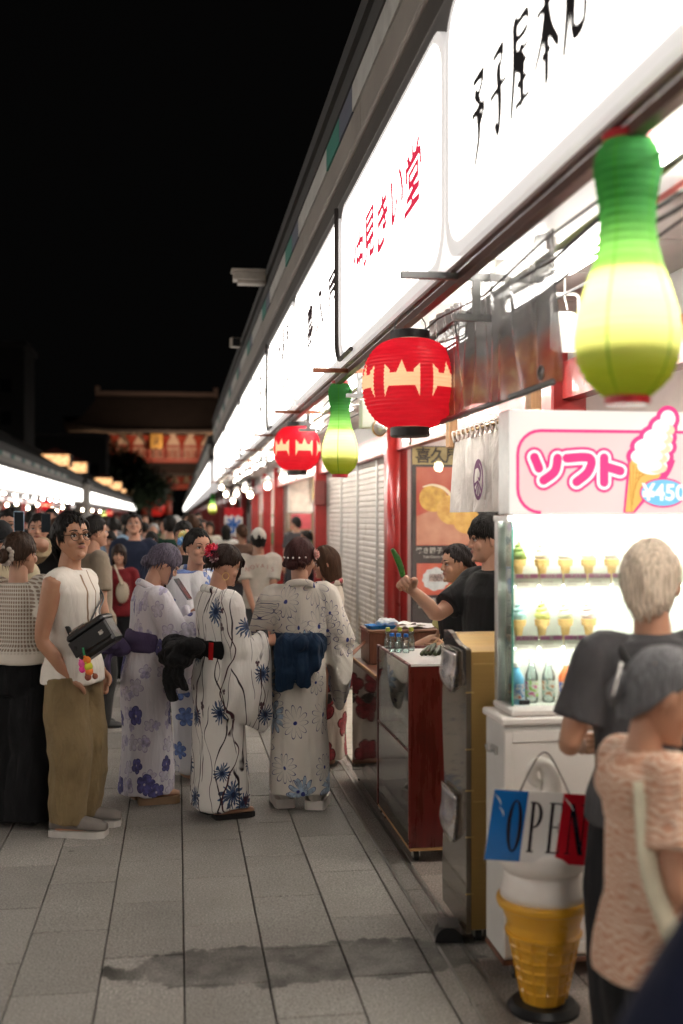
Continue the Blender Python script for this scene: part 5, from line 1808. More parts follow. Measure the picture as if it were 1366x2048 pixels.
m = MB(); m.stroke([(x, y) for x, y in rrect(.028, 1.3, .006, .302, .085)] + [(.115, .006)], .0115, fs, .0022, 0, False) ; m.build('print_frame', PINK, st)
strokes = [[(340, 465), (372, 540)], [(505, 470), (485, 560), (405, 622)], [(570, 470), (735, 468), (725, 560), (640, 632)], [(838, 465), (838, 635)], [(850, 525), (955, 555)]]
lw = 62 / 3.415 * k_
for nm, w, mt, zz in (('print_letter_shadow', lw + .042, PINK, .0028), ('print_letter_outline', lw + .022, PWHITE, .0036), ('print_letter', lw, PINK, .0044)):
    m = MB()
    for q, sk in enumerate(strokes):
        m.stroke([Q(*p) for p in sk], w, fs, zz + .0001 * q, 6)
    m.build(nm, mt, st)
lobes = [(1300, 190, 55, 60), (1262, 255, 78, 62), (1228, 320, 108, 62), (1195, 385, 140, 66), (1170, 455, 142, 70), (1185, 520, 110, 60)]
def lobe_layer(nm, grow, mt, zz, dx=0, dy=0, sc=1.0, pick=lobes):
    m = MB()
    for i, (cx, cy, rx, ry) in enumerate(pick):
        x, y = Q(cx + dx, cy + dy)
        m.flat(ellipse(x, y, (rx * sc / 3.415) * k_ + grow, (ry * sc / 3.415) * k_ + grow), fs, zz + .0001 * i)
    return m.build(nm, mt, st)
m = MB(); m.flat([Q(*p) for p in ((975, 845), (1010, 470), (1290, 590), (1060, 845))], fs, .0052); m.build('print_cone_outline', PINK, st)
lobe_layer('print_swirl_outline', .017, PINK, .0055)
m = MB(); m.flat([Q(*p) for p in ((990, 838), (1030, 480), (1250, 580), (1045, 838))], fs, .0064); m.build('print_cone', YELC, st)
m = MB()
for j in range(7):
    x0 = 1020 + 28 * j
    m.stroke([Q(x0, 500 + 13 * j), Q(min(1010 + 6 * j + 25, 1060), 835 - 45 * j)], .004, fs, .0068 + .0001 * j, 0)
m.build('print_cone_lines', YELD, st)
lobe_layer('print_swirl', .0, PWHITE, .0072)
lobe_layer('print_swirl_shade', -.0, CREAM, .0082, 38, 14, .62, lobes[1:])
lobe_layer('print_swirl_light', -.0, PWHITE, .0092, -4, -6, .66, lobes[1:])
m = MB(); m.flat(ellipse(*Q(1262, 705), 160 / 3.415 * k_ + .006, 92 / 3.415 * k_ + .006), fs, .0102); m.build('print_price_ring', PINK, st)
m = MB(); m.flat(ellipse(*Q(1262, 705), 160 / 3.415 * k_, 92 / 3.415 * k_), fs, .0108); m.build('print_price_oval', BLUEP, st)
m = MB(); put_text(m, '¥450', .082, fs, *Q(1270, 708), .0114, off=.03); m.build('print_price', PWHITE, st)
m = MB()
put_text(m, 'クリーム', .14, fs, .78, .15, .0026, off=.03); m.build('print_letter', PINK, st)
# the cones on show, each with its price card
WAFER = M('wafer', (.62, .36, .13), .6, scale=40, var=.2, bump=.4, bscale=60)
def soft_cream(x, y, z, colr, label, sc=1.0):
    t = thing('soft_cream_sample', label, 'ice cream', (x, y, z))
    m = MB(); m.lathe([(.008, -.075), (.019, -.012), (.026, -.01), (.029, .012), (.027, .014)], 16); m.build('wafer_cone', WAFER, t, 40)
    m = MB()
    pts, rr = [], []
    for i in range(46):
        a = i / 45
        R_ = .021 * (1 - a) ** .8
        pts.append((R_ * math.cos(a * 22), R_ * math.sin(a * 22), .02 + .062 * a))
        rr.append(.0115 * (1 - a) ** .55 + .0012)
    m.tube(pts, rr, 8)
    m.lathe([(.024, .012), (.02, .03), (.01, .055), (.002, .075)], 12)
    m.build('swirl', M('soft_cream', colr, .45, scale=30, var=.06), t, True)
    return t
def card_mat():
    t = NT('price_card')
    n = t.n('TexNoise', Vector=t.obj(), Scale=30.0)
    c = t.ramp(n, [(.3, (.74, .69, .65)), (.7, (.8, .76, .72))])
    t.t.links.new(t.n('MixShader', i0=.6, i1=t.n('BsdfDiffuse', Color=c), i2=t.n('BsdfTranslucent', Color=c)), t.out.inputs[0])
    return t.m
PCARD = card_mat()
PHEAD = M('price_header_pink', (.7, .2, .45), .5)
LTX = M('card_print', (.45, .3, .32), .6)
tops = [((.2, .27, .06), 'green matcha soft cream, leftmost of the top shelf'), ((.7, .55, .46), 'brown striped pale soft cream, second on the top shelf'), ((.78, .7, .68), 'white soft cream with pink tip, third on the top shelf'), ((.8, .74, .62), 'cream white soft cream, fourth on the top shelf'),
        ((.78, .68, .66), 'pale pink soft cream, fifth on the top shelf'), ((.8, .76, .7), 'white soft cream, sixth on the top shelf'), ((.62, .56, .52), 'greyish soft cream sample above the silver haired head')]
for k, (cl, lb) in enumerate(tops):
    soft_cream(1.147 + .105 + .0905 * k, 4.035, 1.49, cl, lb)
lows = [((.42, .62, .62), 'pale blue soft cream, leftmost of the second shelf'), ((.72, .66, .2), 'yellow soft cream, second on the second shelf'), ((.76, .7, .5), 'pale cream soft cream, third on the second shelf'), ((.8, .6, .6), 'pink soft cream sample on the second shelf behind the customer')]
for k, (cl, lb) in enumerate(lows):
    soft_cream(1.147 + .105 + .0905 * k, 4.035, 1.268, cl, lb)
fc = facing_camera(0, -.002, 0)
for r_, (n, z) in enumerate(((9, 1.405), (5, 1.18))):
    for k in range(n):
        t = thing('price_card', 'pink headed price card number %s from left on the %s shelf' % (('one', 'two', 'three', 'four', 'five', 'six', 'seven', 'eight', 'nine')[k], ('top', 'second')[r_]), 'price card', (1.147 + .066 + .092 * k, 3.947, z), 0, 'price cards in the glass case')
        m = MB(); m.box(0, .086, 0, .002, 0, .05); m.build('card', PCARD, t)
        m = MB(); m.box(.001, .085, -.0006, -.0001, .034, .049); m.build('header', PHEAD, t)
        m = MB(); put_text(m, ('抹茶', 'バニラ', 'チョコ', 'いちご', 'ミックス', '桜', 'ごま', '芋', 'ゆず')[(k + 4 * r_) % 9], .014, fc, .043, .0412, .0001, off=.01); m.build('header_text', WHITEP, t)
        m = MB()
        for j in range(2):
            m.box(.012, .05 + .02 * ((k + j) % 2), -.0006, -.0001, .008 + .011 * j, .0105 + .011 * j)
        tag(m.build('text_lines', LTX, t), kind='stuff')
m = MB(); m.box(1.2, 1.23, 4.0, 4.004, 1.61, 1.64); m.box(1.63, 1.72, 4.0, 4.004, 1.618, 1.64)
for xa, xb, lb, mt in ((1.2, 1.246, 'small purple card at the top left inside the glass case', M('card_purple', (.35, .22, .38), .5)), (1.64, 1.72, 'small dark card at the top middle of the glass case', M('card_dark', (.08, .04, .09), .5))):
    m = MB(); m.box(xa, xb, 3.992, 3.995, 1.612, 1.636); tag(m.build('small_card', mt), lb, 'card')
CLRB = glass('bottle_plastic', (.9, .97, .97), .05, .22)
def drink(x, y, z, label, body, labelm, h=.13, r=.024):
    t = thing('drink_bottle', label, 'bottle', (x, y, z))
    m = MB(); m.lathe([(r * .9, 0), (r, .006), (r, h * .62), (r * .45, h * .82), (r * .4, h * .9)], 18); m.build('bottle', body, t, True)
    m = MB(); m.lathe([(r * .5, h * .9), (r * .5, h)], 14); m.build('cap', WHITEP, t, 30)
    m = MB(); m.lathe([(r * 1.02, h * .14), (r * 1.02, h * .5)], 18, caps=(False, False)); m.build('wrapper', labelm, t, True)
def wrap(name, a, b):
    t = NT(name)
    n = t.n('TexNoise', Vector=t.obj(), Scale=55.0, Detail=3.0)
    t.set(Base_Color=t.ramp(n, [(.4, a), (.55, (.75, .7, .65)), (.62, b)]), Roughness=.4)
    return t.m
drink(1.147 + .085, 4.0, .976, 'blue patterned tumbler at the left of the case bottom', M('blue_plastic', (.12, .35, .55), .3), wrap('wrap_blue', (.06, .2, .5), (.6, .08, .05)), .15, .03)
drink(1.147 + .15, 4.02, .976, 'clear bottle with green wrapper in the case bottom', CLRB, wrap('wrap_green', (.3, .5, .05), (.6, .1, .25)), .165)
drink(1.147 + .215, 4.02, .976, 'clear bottle with pale speckled wrapper in the case bottom', CLRB, wrap('wrap_pale', (.3, .4, .35), (.5, .2, .1)), .165)
drink(1.147 + .285, 4.02, .976, 'orange pouch bottle in the case bottom by the dark shirt', M('orange_plastic', (.75, .16, .04), .4), wrap('wrap_orange', (.8, .2, .03), (.1, .12, .4)), .15, .03)

# soft cream floor figure with the OPEN board hung on it
x, y = spot(1087, 3.8)
fg = thing('ice_cream_figure', 'large yellow plastic cone figure with white cream swirl standing on a black base', 'statue', (x, y, 0))
YEL = M('yellow_cone_plastic', (.7, .36, .03), .3, scale=6, var=.1, coat=.3, bump=.1)
m = MB(); m.lathe([(.12, .0), (.122, .012), (.105, .03), (.06, .034)], 40); m.build('base', BLACKP, fg, 40)
def cr(z):
    return float(np.interp(z, [.035, .255, .262, .3, .36], [.072, .118, .121, .123, .146]))
m = MB()
prof = []
for i in range(67):
    z = .034 + .336 * i / 66
    rib = .0045 if any(abs(z - q) < .0045 for q in (.075, .112, .149, .186, .223)) else (.009 if abs(z - .262) < .009 else 0)
    prof.append((cr(z) + rib, z))
m.lathe(prof, 48)
m.lathe([(.146, .352), (.156, .358), (.16, .372), (.156, .384), (.14, .388)], 48)
for k in range(14):
    a = 2 * PI * k / 14
    m.tube([((cr(z) + .001) * math.cos(a), (cr(z) + .001) * math.sin(a), z) for z in (.045, .1, .15, .2, .255)], .0045, 5)
m.build('cone', YEL, fg, 40)
m = MB()
m.lathe([(.145, .375), (.147, .41), (.13, .46), (.11, .5)], 40)
prev = .47
for R_, z, r in ((.1, .5, .055), (.085, .57, .05), (.062, .635, .045)):
    m.tube([(R_ * math.cos(2 * PI * k / 30), R_ * math.sin(2 * PI * k / 30), z + .03 * k / 30) for k in range(31)], r, 12)
m.lathe([(.1, .48), (.085, .58), (.06, .66), (.045, .72)], 24)
m.tube([(.03, 0, .66), (.03, 0, .74), (.02, 0, .8), (-.01, 0, .828), (-.038, 0, .815), (-.04, 0, .78), (-.015, 0, .76)], [.05, .04, .032, .024, .02, .018, .016], 12, 4)
m.build('cream', M('cream_white_plastic', (.72, .67, .62), .35, var=.04, coat=.2), fg, True)
bx0, by0 = spot(1083, 3.66)
ob = thing('open_board', 'blue white and red OPEN board hanging by a cord on the ice cream figure', 'sign', (bx0, by0, hz(1655, 3.66)), -YAW + R(-2))
mt = Matrix.Rotation(R(3), 4, 'Y')
W_, H_ = .34, .232
fo = mt @ facing_camera(0, 0, 0)
m = MB(); m.prism([(-W_ / 2 - .011, -H_ / 2), (W_ / 2 - .011, -H_ / 2), (W_ / 2 + .011, H_ / 2), (-W_ / 2 + .011, H_ / 2)], fo, -.004, 0); m.build('board', WHITEP, ob)
third = W_ / 3
BLUB, REDB = M('board_blue', (.005, .13, .42), .18, scale=3, coat=.6), M('board_red', (.5, .008, .02), .18, scale=3, coat=.6)
m = MB(); m.flat([(-W_ / 2 - .01, -H_ / 2 + .001), (-W_ / 2 + third - .01, -H_ / 2 + .001), (-W_ / 2 + third + .01, H_ / 2 - .001), (-W_ / 2 + .012, H_ / 2 - .001)], fo, .0006); m.build('blue_band', BLUB, ob)
m = MB(); m.flat([(W_ / 2 - third - .01, -H_ / 2 + .001), (W_ / 2 - .012, -H_ / 2 + .001), (W_ / 2 + .01, H_ / 2 - .001), (W_ / 2 - third + .01, H_ / 2 - .001)], fo, .0006); m.build('red_band', REDB, ob)
def serif(ch, cx, cy, w, h, sk=.05):
    """tall condensed roman letters with thick and thin strokes"""
    m = MB()
    P_ = lambda x, y: (cx + (x - .5) * w + sk * (y - .5) * h, cy + (y - .5) * h)
    def quad(a, b, wa, wb=None, zz=.0012):
        wb = wa if wb is None else wb
        m.flat([P_(a[0] - wa / 2, a[1]), P_(a[0] + wa / 2, a[1]), P_(b[0] + wb / 2, b[1]), P_(b[0] - wb / 2, b[1])], fo, zz)
    def bar(x0, x1, y, t=.03, zz=.0013):
        m.flat([P_(x0, y - t / 2), P_(x1, y - t / 2), P_(x1, y + t / 2), P_(x0, y + t / 2)], fo, zz)
    def bowl(cx_, cy_, rx, ry, tx, ty, a0, a1, zz=.0012):
        n = 28
        for i in range(n):
            A, B_ = R(a0 + (a1 - a0) * i / n), R(a0 + (a1 - a0) * (i + 1) / n)
            m.flat([P_(cx_ + rx * math.cos(A), cy_ + ry * math.sin(A)), P_(cx_ + rx * math.cos(B_), cy_ + ry * math.sin(B_)), P_(cx_ + (rx - tx) * math.cos(B_), cy_ + (ry - ty) * math.sin(B_)), P_(cx_ + (rx - tx) * math.cos(A), cy_ + (ry - ty) * math.sin(A))], fo, zz)
    if ch == 'O':
        bowl(.5, .5, .5, .52, .26, .04, 0, 360)
    if ch == 'P':
        quad((.22, 0), (.22, 1), .24); bar(.0, .48, .015); bar(.0, .3, .985)
        bowl(.34, .74, .6, .26, .26, .035, -90, 90, .0014)
    if ch == 'E':
        quad((.22, 0), (.22, 1), .24); bar(.0, .95, .015); bar(.0, .92, .985); bar(.3, .75, .52)
        quad((.92, .02), (.94, .22), .1, .03, .0014); quad((.9, .8), (.88, .98), .03, .1, .0014); quad((.74, .42), (.74, .62), .05, .05, .0014)
    if ch == 'N':
        quad((.14, 0), (.14, 1), .08); quad((.86, 0), (.86, 1), .08); bar(-.03, .32, .015); bar(.68, 1.03, .985); bar(-.03, .2, .985)
        quad((.84, 0), (.16, 1), .27, .27, .0015)
    return m
BINK = M('board_ink', (.012, .006, .012), .25)
for ch, cx_, w in (('O', -.088, .05), ('P', -.02, .045), ('E', .042, .045), ('N', .112, .06)):
    serif(ch, cx_, .0, w, .165).build('letter', BINK, ob)
m = MB(); m.tube([mt @ Vector(p) for p in ((-.075, 0, H_ / 2 - .002), (-.04, .06, H_ / 2 + .05), (.0, .11, H_ / 2 + .1), (.03, .11, H_ / 2 + .1), (.06, .06, H_ / 2 + .05), (.085, 0, H_ / 2 - .002))], .0028, 6, 4); m.build('cord', M('brown_cord', (.06, .04, .03), .8), ob, True)
m = MB()
for a, b in (((-.155, .1), (-.135, .065)), ((-.14, .06), (-.125, .03)), ((.07, .1), (.1, .06))):
    m.stroke([a, ((a[0] + b[0]) / 2 + .004, (a[1] + b[1]) / 2), b], [.001, .005, .001], fo, .0018, 3)  # white strokes painted as glints along the wrap creases
m.build('wrap_crease_glint', WHITEP, ob)

# ------------------------------------------------------------------ gold machine and carts
def brushed(name, colr, rough=.35):
    t = NT(name)
    co = t.obj()
    n = t.n('TexNoise', Vector=t.n('Mapping', Vector=co, Scale=(2, 2, 240)), Scale=1.0, Detail=3.0)
    b = t.n('TexNoise', Vector=co, Scale=5.0, Detail=4.0)
    c = col4(colr)[:3]
    t.set(Base_Color=t.ramp(n, [(.3, tuple(x * .85 for x in c)), (.7, c)]), Metallic=.75, Roughness=t.n('MapRange', i0=b, i1=.3, i2=.7, i3=rough - .06, i4=rough + .1))
    t.bump(n, .06, .002)
    return t.m
GOLDM = brushed('brushed_gold', (.56, .37, .13))
def dark_gloss(name, c, rough=.05):
    t = NT(name)
    n = t.n('TexNoise', Vector=t.obj(), Scale=4.0, Detail=6.0)
    s2 = t.n('TexNoise', Vector=t.obj(), Scale=1.6, Detail=1.0)
    t.set(Base_Color=t.ramp(n, [(.3, tuple(x * .8 for x in c)), (.7, c)]), Roughness=t.n('MapRange', i0=n, i1=.4, i2=.75, i3=rough, i4=rough + .1), Specular_IOR_Level=.6, Coat_Weight=.5, Coat_Roughness=rough)
    t.bump(s2, .25, .02)
    return t.m
BRONZE = dark_gloss('smoked_bronze', (.1, .075, .048))
GLOSS = dark_gloss('smoked_acrylic', (.035, .027, .021))
def yz_prism(prof, x0, x1):
    m = MB()
    k = len(prof)
    vs = [(x, a, b) for x in (x0, x1) for a, b in prof]
    fsx = [tuple(range(k)), tuple(range(2 * k - 1, k - 1, -1))] + [(j, k + j, k + (j + 1) % k, (j + 1) % k) for j in range(k)]
    m.add(vs, fsx)
    return m
gm = thing('gold_machine', 'tall brushed gold cabinet with dark glossy side between cart and soft cream stand', 'cabinet', (1.106, 4.245, 0))
prof = [(0, .06), (.37, .06), (.37, 1.172), (.34, 1.182), (.29, 1.183), (.235, 1.176), (.17, 1.158), (.1, 1.145), (.02, 1.143), (0, 1.138)]
yz_prism(prof, .022, .75).build('body', GOLDM, gm, 25)
prof2 = [(-.006, .05)] + [(.375 + .02 * math.sin(z * 9), z) for z in [.05 + .06 * i for i in range(19)]] + [(.36, 1.19), (.3, 1.195), (.24, 1.188), (.175, 1.168), (.1, 1.154), (.02, 1.152), (-.006, 1.146)]
yz_prism(prof2, .0, .02).build('side_panel', BRONZE, gm)
m = MB(); m.box(.03, .74, -.003, .0, .555, .559); m.box(.03, .74, -.003, .0, 1.09, 1.093); m.build('seam', M('seam_gold', (.7, .5, .2), .3, .8), gm)
m = MB(); m.bbox(.13, .3, -.004, .012, .655, .70, .002); m.bbox(.15, .22, -.004, .012, .2, .235, .002); m.build('recess_handle', M('recess_dark', (.05, .028, .012), .5), gm)
for zz in (.92, .81):
    m = MB(); m.ell((.115, -.003, zz), (.006, .004, .006), n=10, m=6); m.build('screw', M('screw_steel', (.6, .58, .54), .3, 1.0), gm, True)
m = MB()
for zz in (.2, .42, .6, .76, .98):
    m.box(-.003, .03, -.009, -.0065, zz, zz + .004)
m.build('panel_clip', M('seam_gold', (.7, .5, .2), .3, .8), gm)
PLA = glass('pocket_plastic', (.93, .93, .92), .2, .08)
for z0, z1, y0_ in ((.95, 1.13, .1), (.34, .56, .1)):
    m = MB()
    rings = []
    for i in range(9):
        t_ = i / 8
        z = z0 + (z1 - z0) * t_
        w = .13 * (max(.05, math.sin(PI * min(1, t_ * 2.2 + .12) / 2)) if t_ < .5 else 1)
        dpt = .03 * math.sin(PI * min(1, t_ * 1.6 + .05) / 1.2) + .004
        rings.append([(-.002 - dpt * (.5 + .5 * math.cos(a)), y0_ + .13 + w * math.sin(a), z) for a in [2 * PI * j / 16 for j in range(16)]])
    m.loft(rings); m.build('plastic_pocket', PLA, gm, True)
    m = MB(); m.box(-.012, -.004, y0_ + .05, y0_ + .21, z0 + .03, z1 - .02); m.build('leaflet', wrap('leaflet_print' + str(z0), (.3, .28, .4), (.4, .3, .25)), gm)
for x, y in ((.06, .05), (.68, .05), (.06, .31), (.68, .31)):
    caster(gm, x, y, r=.024)
x, y = spot(897, 4.42)
bw = thing('wheel_cover', 'black half round rubber stopper beside the drain at the foot of the gold machine', 'stopper', (x, y, .003), R(-10))
m = MB()
prof = [(-.055, 0)] + [(-.055 * math.cos(R(a)), .06 * math.sin(R(a))) for a in range(10, 171, 16)] + [(.055, 0)]
m.prism(prof, frame((0, -.04, 0), (1, 0, 0), (0, 0, 1)), -.1, 0); m.build('rubber_block', BLACKP, bw, 30)
m = MB(); m.box(-.04, .04, -.045, .065, .0601, .063); m.build('cap_plate', STEEL, bw)

CHERRY = M('cherry_veneer', (.085, .008, .007), .28, scale=2.2, var=.45, stretch=(10, 10, 1.2), coat=.4, bump=.05)
EDGEW = M('edge_wood', (.4, .22, .09), .5, scale=20)
ct = thing('display_cart', 'cherry red display cart with white top, glass front and small black casters', 'cart', (1.1, 5.286, 0))
for ya in (0, .852):
    m = MB(); m.bbox(.004, .46, ya, ya + .018, .075, .945, .002); m.build('end_panel', CHERRY, ct, 30)
m = MB(); m.box(.002, .462, -.002, .872, .06, .074); m.build('bottom_board', EDGEW, ct)
m = MB(); m.box(.446, .46, .0185, .8515, .075, .945); m.build('rear_panel', CHERRY, ct)
m = MB(); m.box(-.0, .012, .0185, .8515, .076, .53); m.build('lower_front', GLOSS, ct)
m = MB(); m.box(-.004, .0, .0, .87, .531, .541); m.box(-.004, .006, -.003, .0185, .075, .95); m.box(-.004, .006, .852, .873, .075, .95); m.box(-.004, .01, .0, .87, .945, .955); m.build('front_trim', M('dark_red_trim', (.12, .02, .015), .3), ct)
m = MB(); m.box(.0, .004, .02, .851, .542, .944); m.build('front_glass', glass('cart_glass', (.92, .95, .93), .03, .16), ct)
m = MB(); m.box(.02, .445, .02, .851, .5, .53); m.box(.4, .4445, .02, .851, .531, .93); m.build('inner_shelf', M('inner_pale', (.5, .5, .44), .5), ct)
m = MB(); m.box(.012, .44, .02, .851, .925, .9305); m.build('top_tray', WHITEP, ct)
m = MB(); m.box(.006, .46, -.001, .02, .9455, .9565); m.box(.445, .46, .02, .85, .9455, .9565); m.build('top_rim', WHITEP, ct)
for k, (a, b, c) in enumerate(((.1, .62, .12), (.25, .6, .1), (.42, .65, .14), (.6, .6, .12), (.74, .64, .1))):
    m = MB()
    m.ell((.12, a, .53 + c), (.05, .06, c), n=12, m=8)
    v, n, f = remeshed(m, .012, 1)
    v = v + n * (vnoise(v, 40, k) * .012)[:, None]
    bgn = MB().add(v, f).build('sealed_bag', M('sealed_bag_' + str(k % 3), ((.42, .45, .4), (.5, .42, .3), (.35, .42, .4))[k % 3], .25, var=.4, scale=30), None, True)
    bgn.location = (1.1, 5.286, 0)
    tag(bgn, ('pale sealed plastic bag nearest in the glass front of the cherry cart', 'tan sealed plastic bag second in the cherry cart', 'grey green sealed plastic bag in the middle of the cherry cart', 'pale sealed plastic bag fourth in the cherry cart', 'tan sealed plastic bag at the far end of the cherry cart')[k], 'bag', 'bags in the cherry cart')
for x, y in ((.04, .05), (.42, .05), (.04, .82), (.42, .82)):
    caster(ct, x, y, r=.0265)
lc = thing('low_counter', 'low dark glossy counter with wooden top edge beyond the cherry cart', 'counter', (1.1, 6.165, 0))
m = MB(); m.box(.0, .012, .0, .9, .06, .745); m.build('front_panel', GLOSS, lc)
m = MB(); m.box(.013, .46, .0, .9, .06, .745); m.build('carcass', CHERRY, lc)
m = MB(); m.bbox(-.006, .48, -.0, .905, .747, .768, .004); m.build('top_board', DWOOD, lc, 30)
m = MB(); m.bbox(-.012, .004, .0, .905, .769, .78, .003); m.build('top_edge', EDGEW, lc, 30)
for x, y in ((.04, .06), (.42, .06), (.04, .84), (.42, .84)):
    caster(lc, x, y, r=.0255)
bc = thing('brown_cabinet', 'brown wooden box counter with trays and papers on its top', 'cabinet', (1.15, 6.72, .769))
m = MB(); m.bbox(0, .5, 0, .32, 0, .19, .004); m.build('body', DWOOD, bc, 30)
m = MB(); m.bbox(-.006, .506, -.006, .326, .191, .207, .003); m.build('top_board', M('brown_top', (.2, .1, .06), .4, stretch=(3, 20, 20)), bc, 30)
TB = .769 + .208
t = thing('blue_tray', 'blue plastic tray on the brown wooden counter', 'tray', (1.235, 6.83, TB), .1)
m = MB(); m.loft([[(-.07, -.06, 0), (.07, -.06, 0), (.07, .06, 0), (-.07, .06, 0)], [(-.085, -.075, .022), (.085, -.075, .022), (.085, .075, .022), (-.085, .075, .022)], [(-.08, -.07, .022), (.08, -.07, .022), (.08, .07, .022), (-.08, .07, .022)], [(-.066, -.056, .004), (.066, -.056, .004), (.066, .056, .004), (-.066, .056, .004)]], (True, True)); m.build('tray', M('blue_tray_plastic', (.02, .2, .55), .3), t)
m = MB(); m.ell((.02, 0, .03), (.07, .05, .025)); v, n, f = remeshed(m, .008, 1); v = v + n * (vnoise(v, 45) * .014)[:, None]
o = MB().add(v, f).build('plastic_wrapping', M('crumpled_film', (.6, .62, .65), .2)); o.location = (1.26, 6.84, TB + .003); tag(o, 'crumpled clear plastic wrapping in the blue tray', 'wrapping')
for k, (x, y, rz, w) in enumerate(((1.47, 6.82, .3, .1), (1.56, 6.86, -.2, .09), (1.4, 6.92, .6, .07))):
    m = MB()
    vs = [(w * (i / 6 - .5) * 2, .12 * (j / 6 - .5), .004 + .006 * math.sin(i * 1.1 + j + k)) for i in range(7) for j in range(7)]
    m.add(vs, [(i * 7 + j, i * 7 + j + 1, i * 7 + j + 8, i * 7 + j + 7) for i in range(6) for j in range(6)])
    o = m.build('paper_sheet', WHITEP, None, True); o.location = (x, y, TB + .006 + .006 * k); o.rotation_euler = (0, 0, rz)
    tag(o, ('white paper sheet in the middle of the brown counter top', 'white paper sheet near the vendors at the end of the brown counter', 'small white paper behind the other sheets on the brown counter')[k], 'paper')
caps_ = [M('cap_lime', (.45, .5, .08), .4), M('cap_blue', (.02, .16, .55), .4)]
for k, (u, d, ci, lb) in enumerate(((784, 6.1, 1, 'left blue capped small glass bottle in the front row'), (797, 6.08, 1, 'middle blue capped small glass bottle in the front row'), (812, 6.06, 1, 'right blue capped small glass bottle in the front row'),
                                  (778, 6.2, 0, 'left lime capped glass bottle behind the blue capped ones'), (802, 6.18, 0, 'middle lime capped glass bottle behind the blue capped ones'), (825, 6.15, 0, 'right lime capped glass bottle behind the blue capped ones'))):
    x, y = spot(u, min(d, 6.12))
    if ci == 0:
        y += .035
    h = .1 if ci else .125
    t = thing('glass_bottle', lb, 'bottle', (x, min(y, 6.125), .931), 0, 'small bottles on the cherry cart')
    m = MB(); m.lathe([(.017, 0), (.019, .005), (.019, h * .5), (.011, h * .68), (.017, h * .8), (.012, h * .86)], 16); m.build('bottle', glass('ramune_glass', (.82, .95, .93), .03, .22), t, True)
    m = MB(); m.lathe([(.0135, h * .86), (.0135, h), (.011, h + .003)], 14); m.build('cap', caps_[0 if ci == 0 else 1], t, 30)
for k in range(9):
    t = thing('skewer', 'one of the bamboo skewers with dark grilled food piled on the cherry cart', 'skewer', (1.33 + .018 * k, 5.86 + .012 * (k % 3), .935), .5 + .1 * (k % 4), 'skewers piled on the cherry cart')
    a = Vector((-.07, -.02, .01)); b = Vector((.08, .03, .07 + .01 * (k % 3)))
    m = MB(); m.tube([a, b], .0025, 5); m.build('stick', EDGEW, t)
    m = MB(); m.limb([a.lerp(b, -.05), a.lerp(b, .22), a.lerp(b, .45)], [.011, .013, .01], 8, 2); m.build('grilled_food', M('grilled_food', (.04, .05, .02), .35, var=.6, scale=50), t, True)
x, y = spot(718, 6.9)
t = thing('wooden_tongs', 'pair of thin pale wooden sticks lying over the edge of the low counter', 'stick', (x, y, .79), .8)
for q in (1, -1):
    m = MB(); m.tube([(-.16, q * .012, -.0), (.1, q * .004, .12)], .006, 6); m.build('stick', M('pink_wood', (.5, .28, .2), .5), t)

# pale duckboard, sill and shutters
db = thing('duckboard', 'pale slatted floor board lying before the closed shutters', 'floor board', (1.16, 7.3, .002))
me_sl = None
for k in range(17):
    if me_sl is None:
        m = MB(); m.bbox(0, .85, .002, .186, .0, .02, .004)
        o = m.build('slat', M('pale_decking', (.5, .45, .38), .6, scale=4, wear=.25), db); me_sl = o.data
    else:
        o = bpy.data.objects.new('slat', me_sl); C.objects.link(o); o.parent = db
    o.location = (0, .192 * k, rnd.uniform(0, .001))
m = MB(); m.bbox(1.5, 2.18, 10.72, 16.38, .002, .13, .01); tag(m.build('shutter_sill', M('sill_grey', (.42, .39, .35), .6, wear=.3)), 'grey concrete sill under the row of closed shutters', 'sill')
def shutter_mat():
    t = NT('shutter_paint')
    p = t.obj()
    n = t.n('TexNoise', Vector=p, Scale=3.0, Detail=8.0, Roughness=.7)
    x, y, z = t.xyz(p)
    st_ = t.n('TexNoise', Vector=t.n('Mapping', Vector=p, Scale=(8, 8, 2.0)), Scale=1.0, Detail=6.0, Roughness=.7)
    low = t.step(z, 1.1, .1)
    k = t.step(t.math('ADD', st_, t.math('MULTIPLY', low, .16)), .6, .68)
    c = t.ramp(n, [(.3, (.5, .45, .41)), (.7, (.62, .57, .53))])
    sp = t.n('TexNoise', Vector=p, Scale=13.0, Detail=5.0)
    c = t.mix(t.math('MULTIPLY', k, .75), c, (.22, .16, .07))
    c = t.mix(t.math('MULTIPLY', t.step(sp, .68, .72), .7), c, (.2, .12, .06))
    t.set(Base_Color=c, Roughness=.45, Specular_IOR_Level=.4)
    return t.m
SHM = shutter_mat()
ys = [10.87, 12.25, 13.63, 15.01, 16.38]
for k in range(4):
    ya, yb = ys[k], ys[k + 1]
    t = thing('roller_shutter', ('closed grimy white roller shutter panel nearest the poster', 'second closed roller shutter panel from the poster', 'third closed roller shutter panel from the poster', 'farthest closed roller shutter panel by the red column')[k], 'shutter', (2.2, ya, .131), 0, 'closed roller shutters')
    m = MB()
    prof = []
    z = 0
    while z < 2.16:
        prof += [(.0, z), (-.012, z + .012), (-.012, z + .05), (0, z + .062)]
        z += .066
    vs = [(x, y, zz) for y in (.03, yb - ya - .03) for x, zz in prof]
    n_ = len(prof)
    m.add(vs, [(i, i + 1, n_ + i + 1, n_ + i) for i in range(n_ - 1)])
    tag(m.build('slat_curtain', SHM, t), kind='stuff')
    m = MB(); m.bbox(-.03, .02, .0, .03, 0, 2.168, .003); m.build('guide_rail', ALU, t, 30)
    m = MB(); m.bbox(-.03, .02, yb - ya - .03, yb - ya - .001, 0, 2.168, .003); m.build('guide_rail', ALU, t, 30)
x, y = spot(668, 16.2)
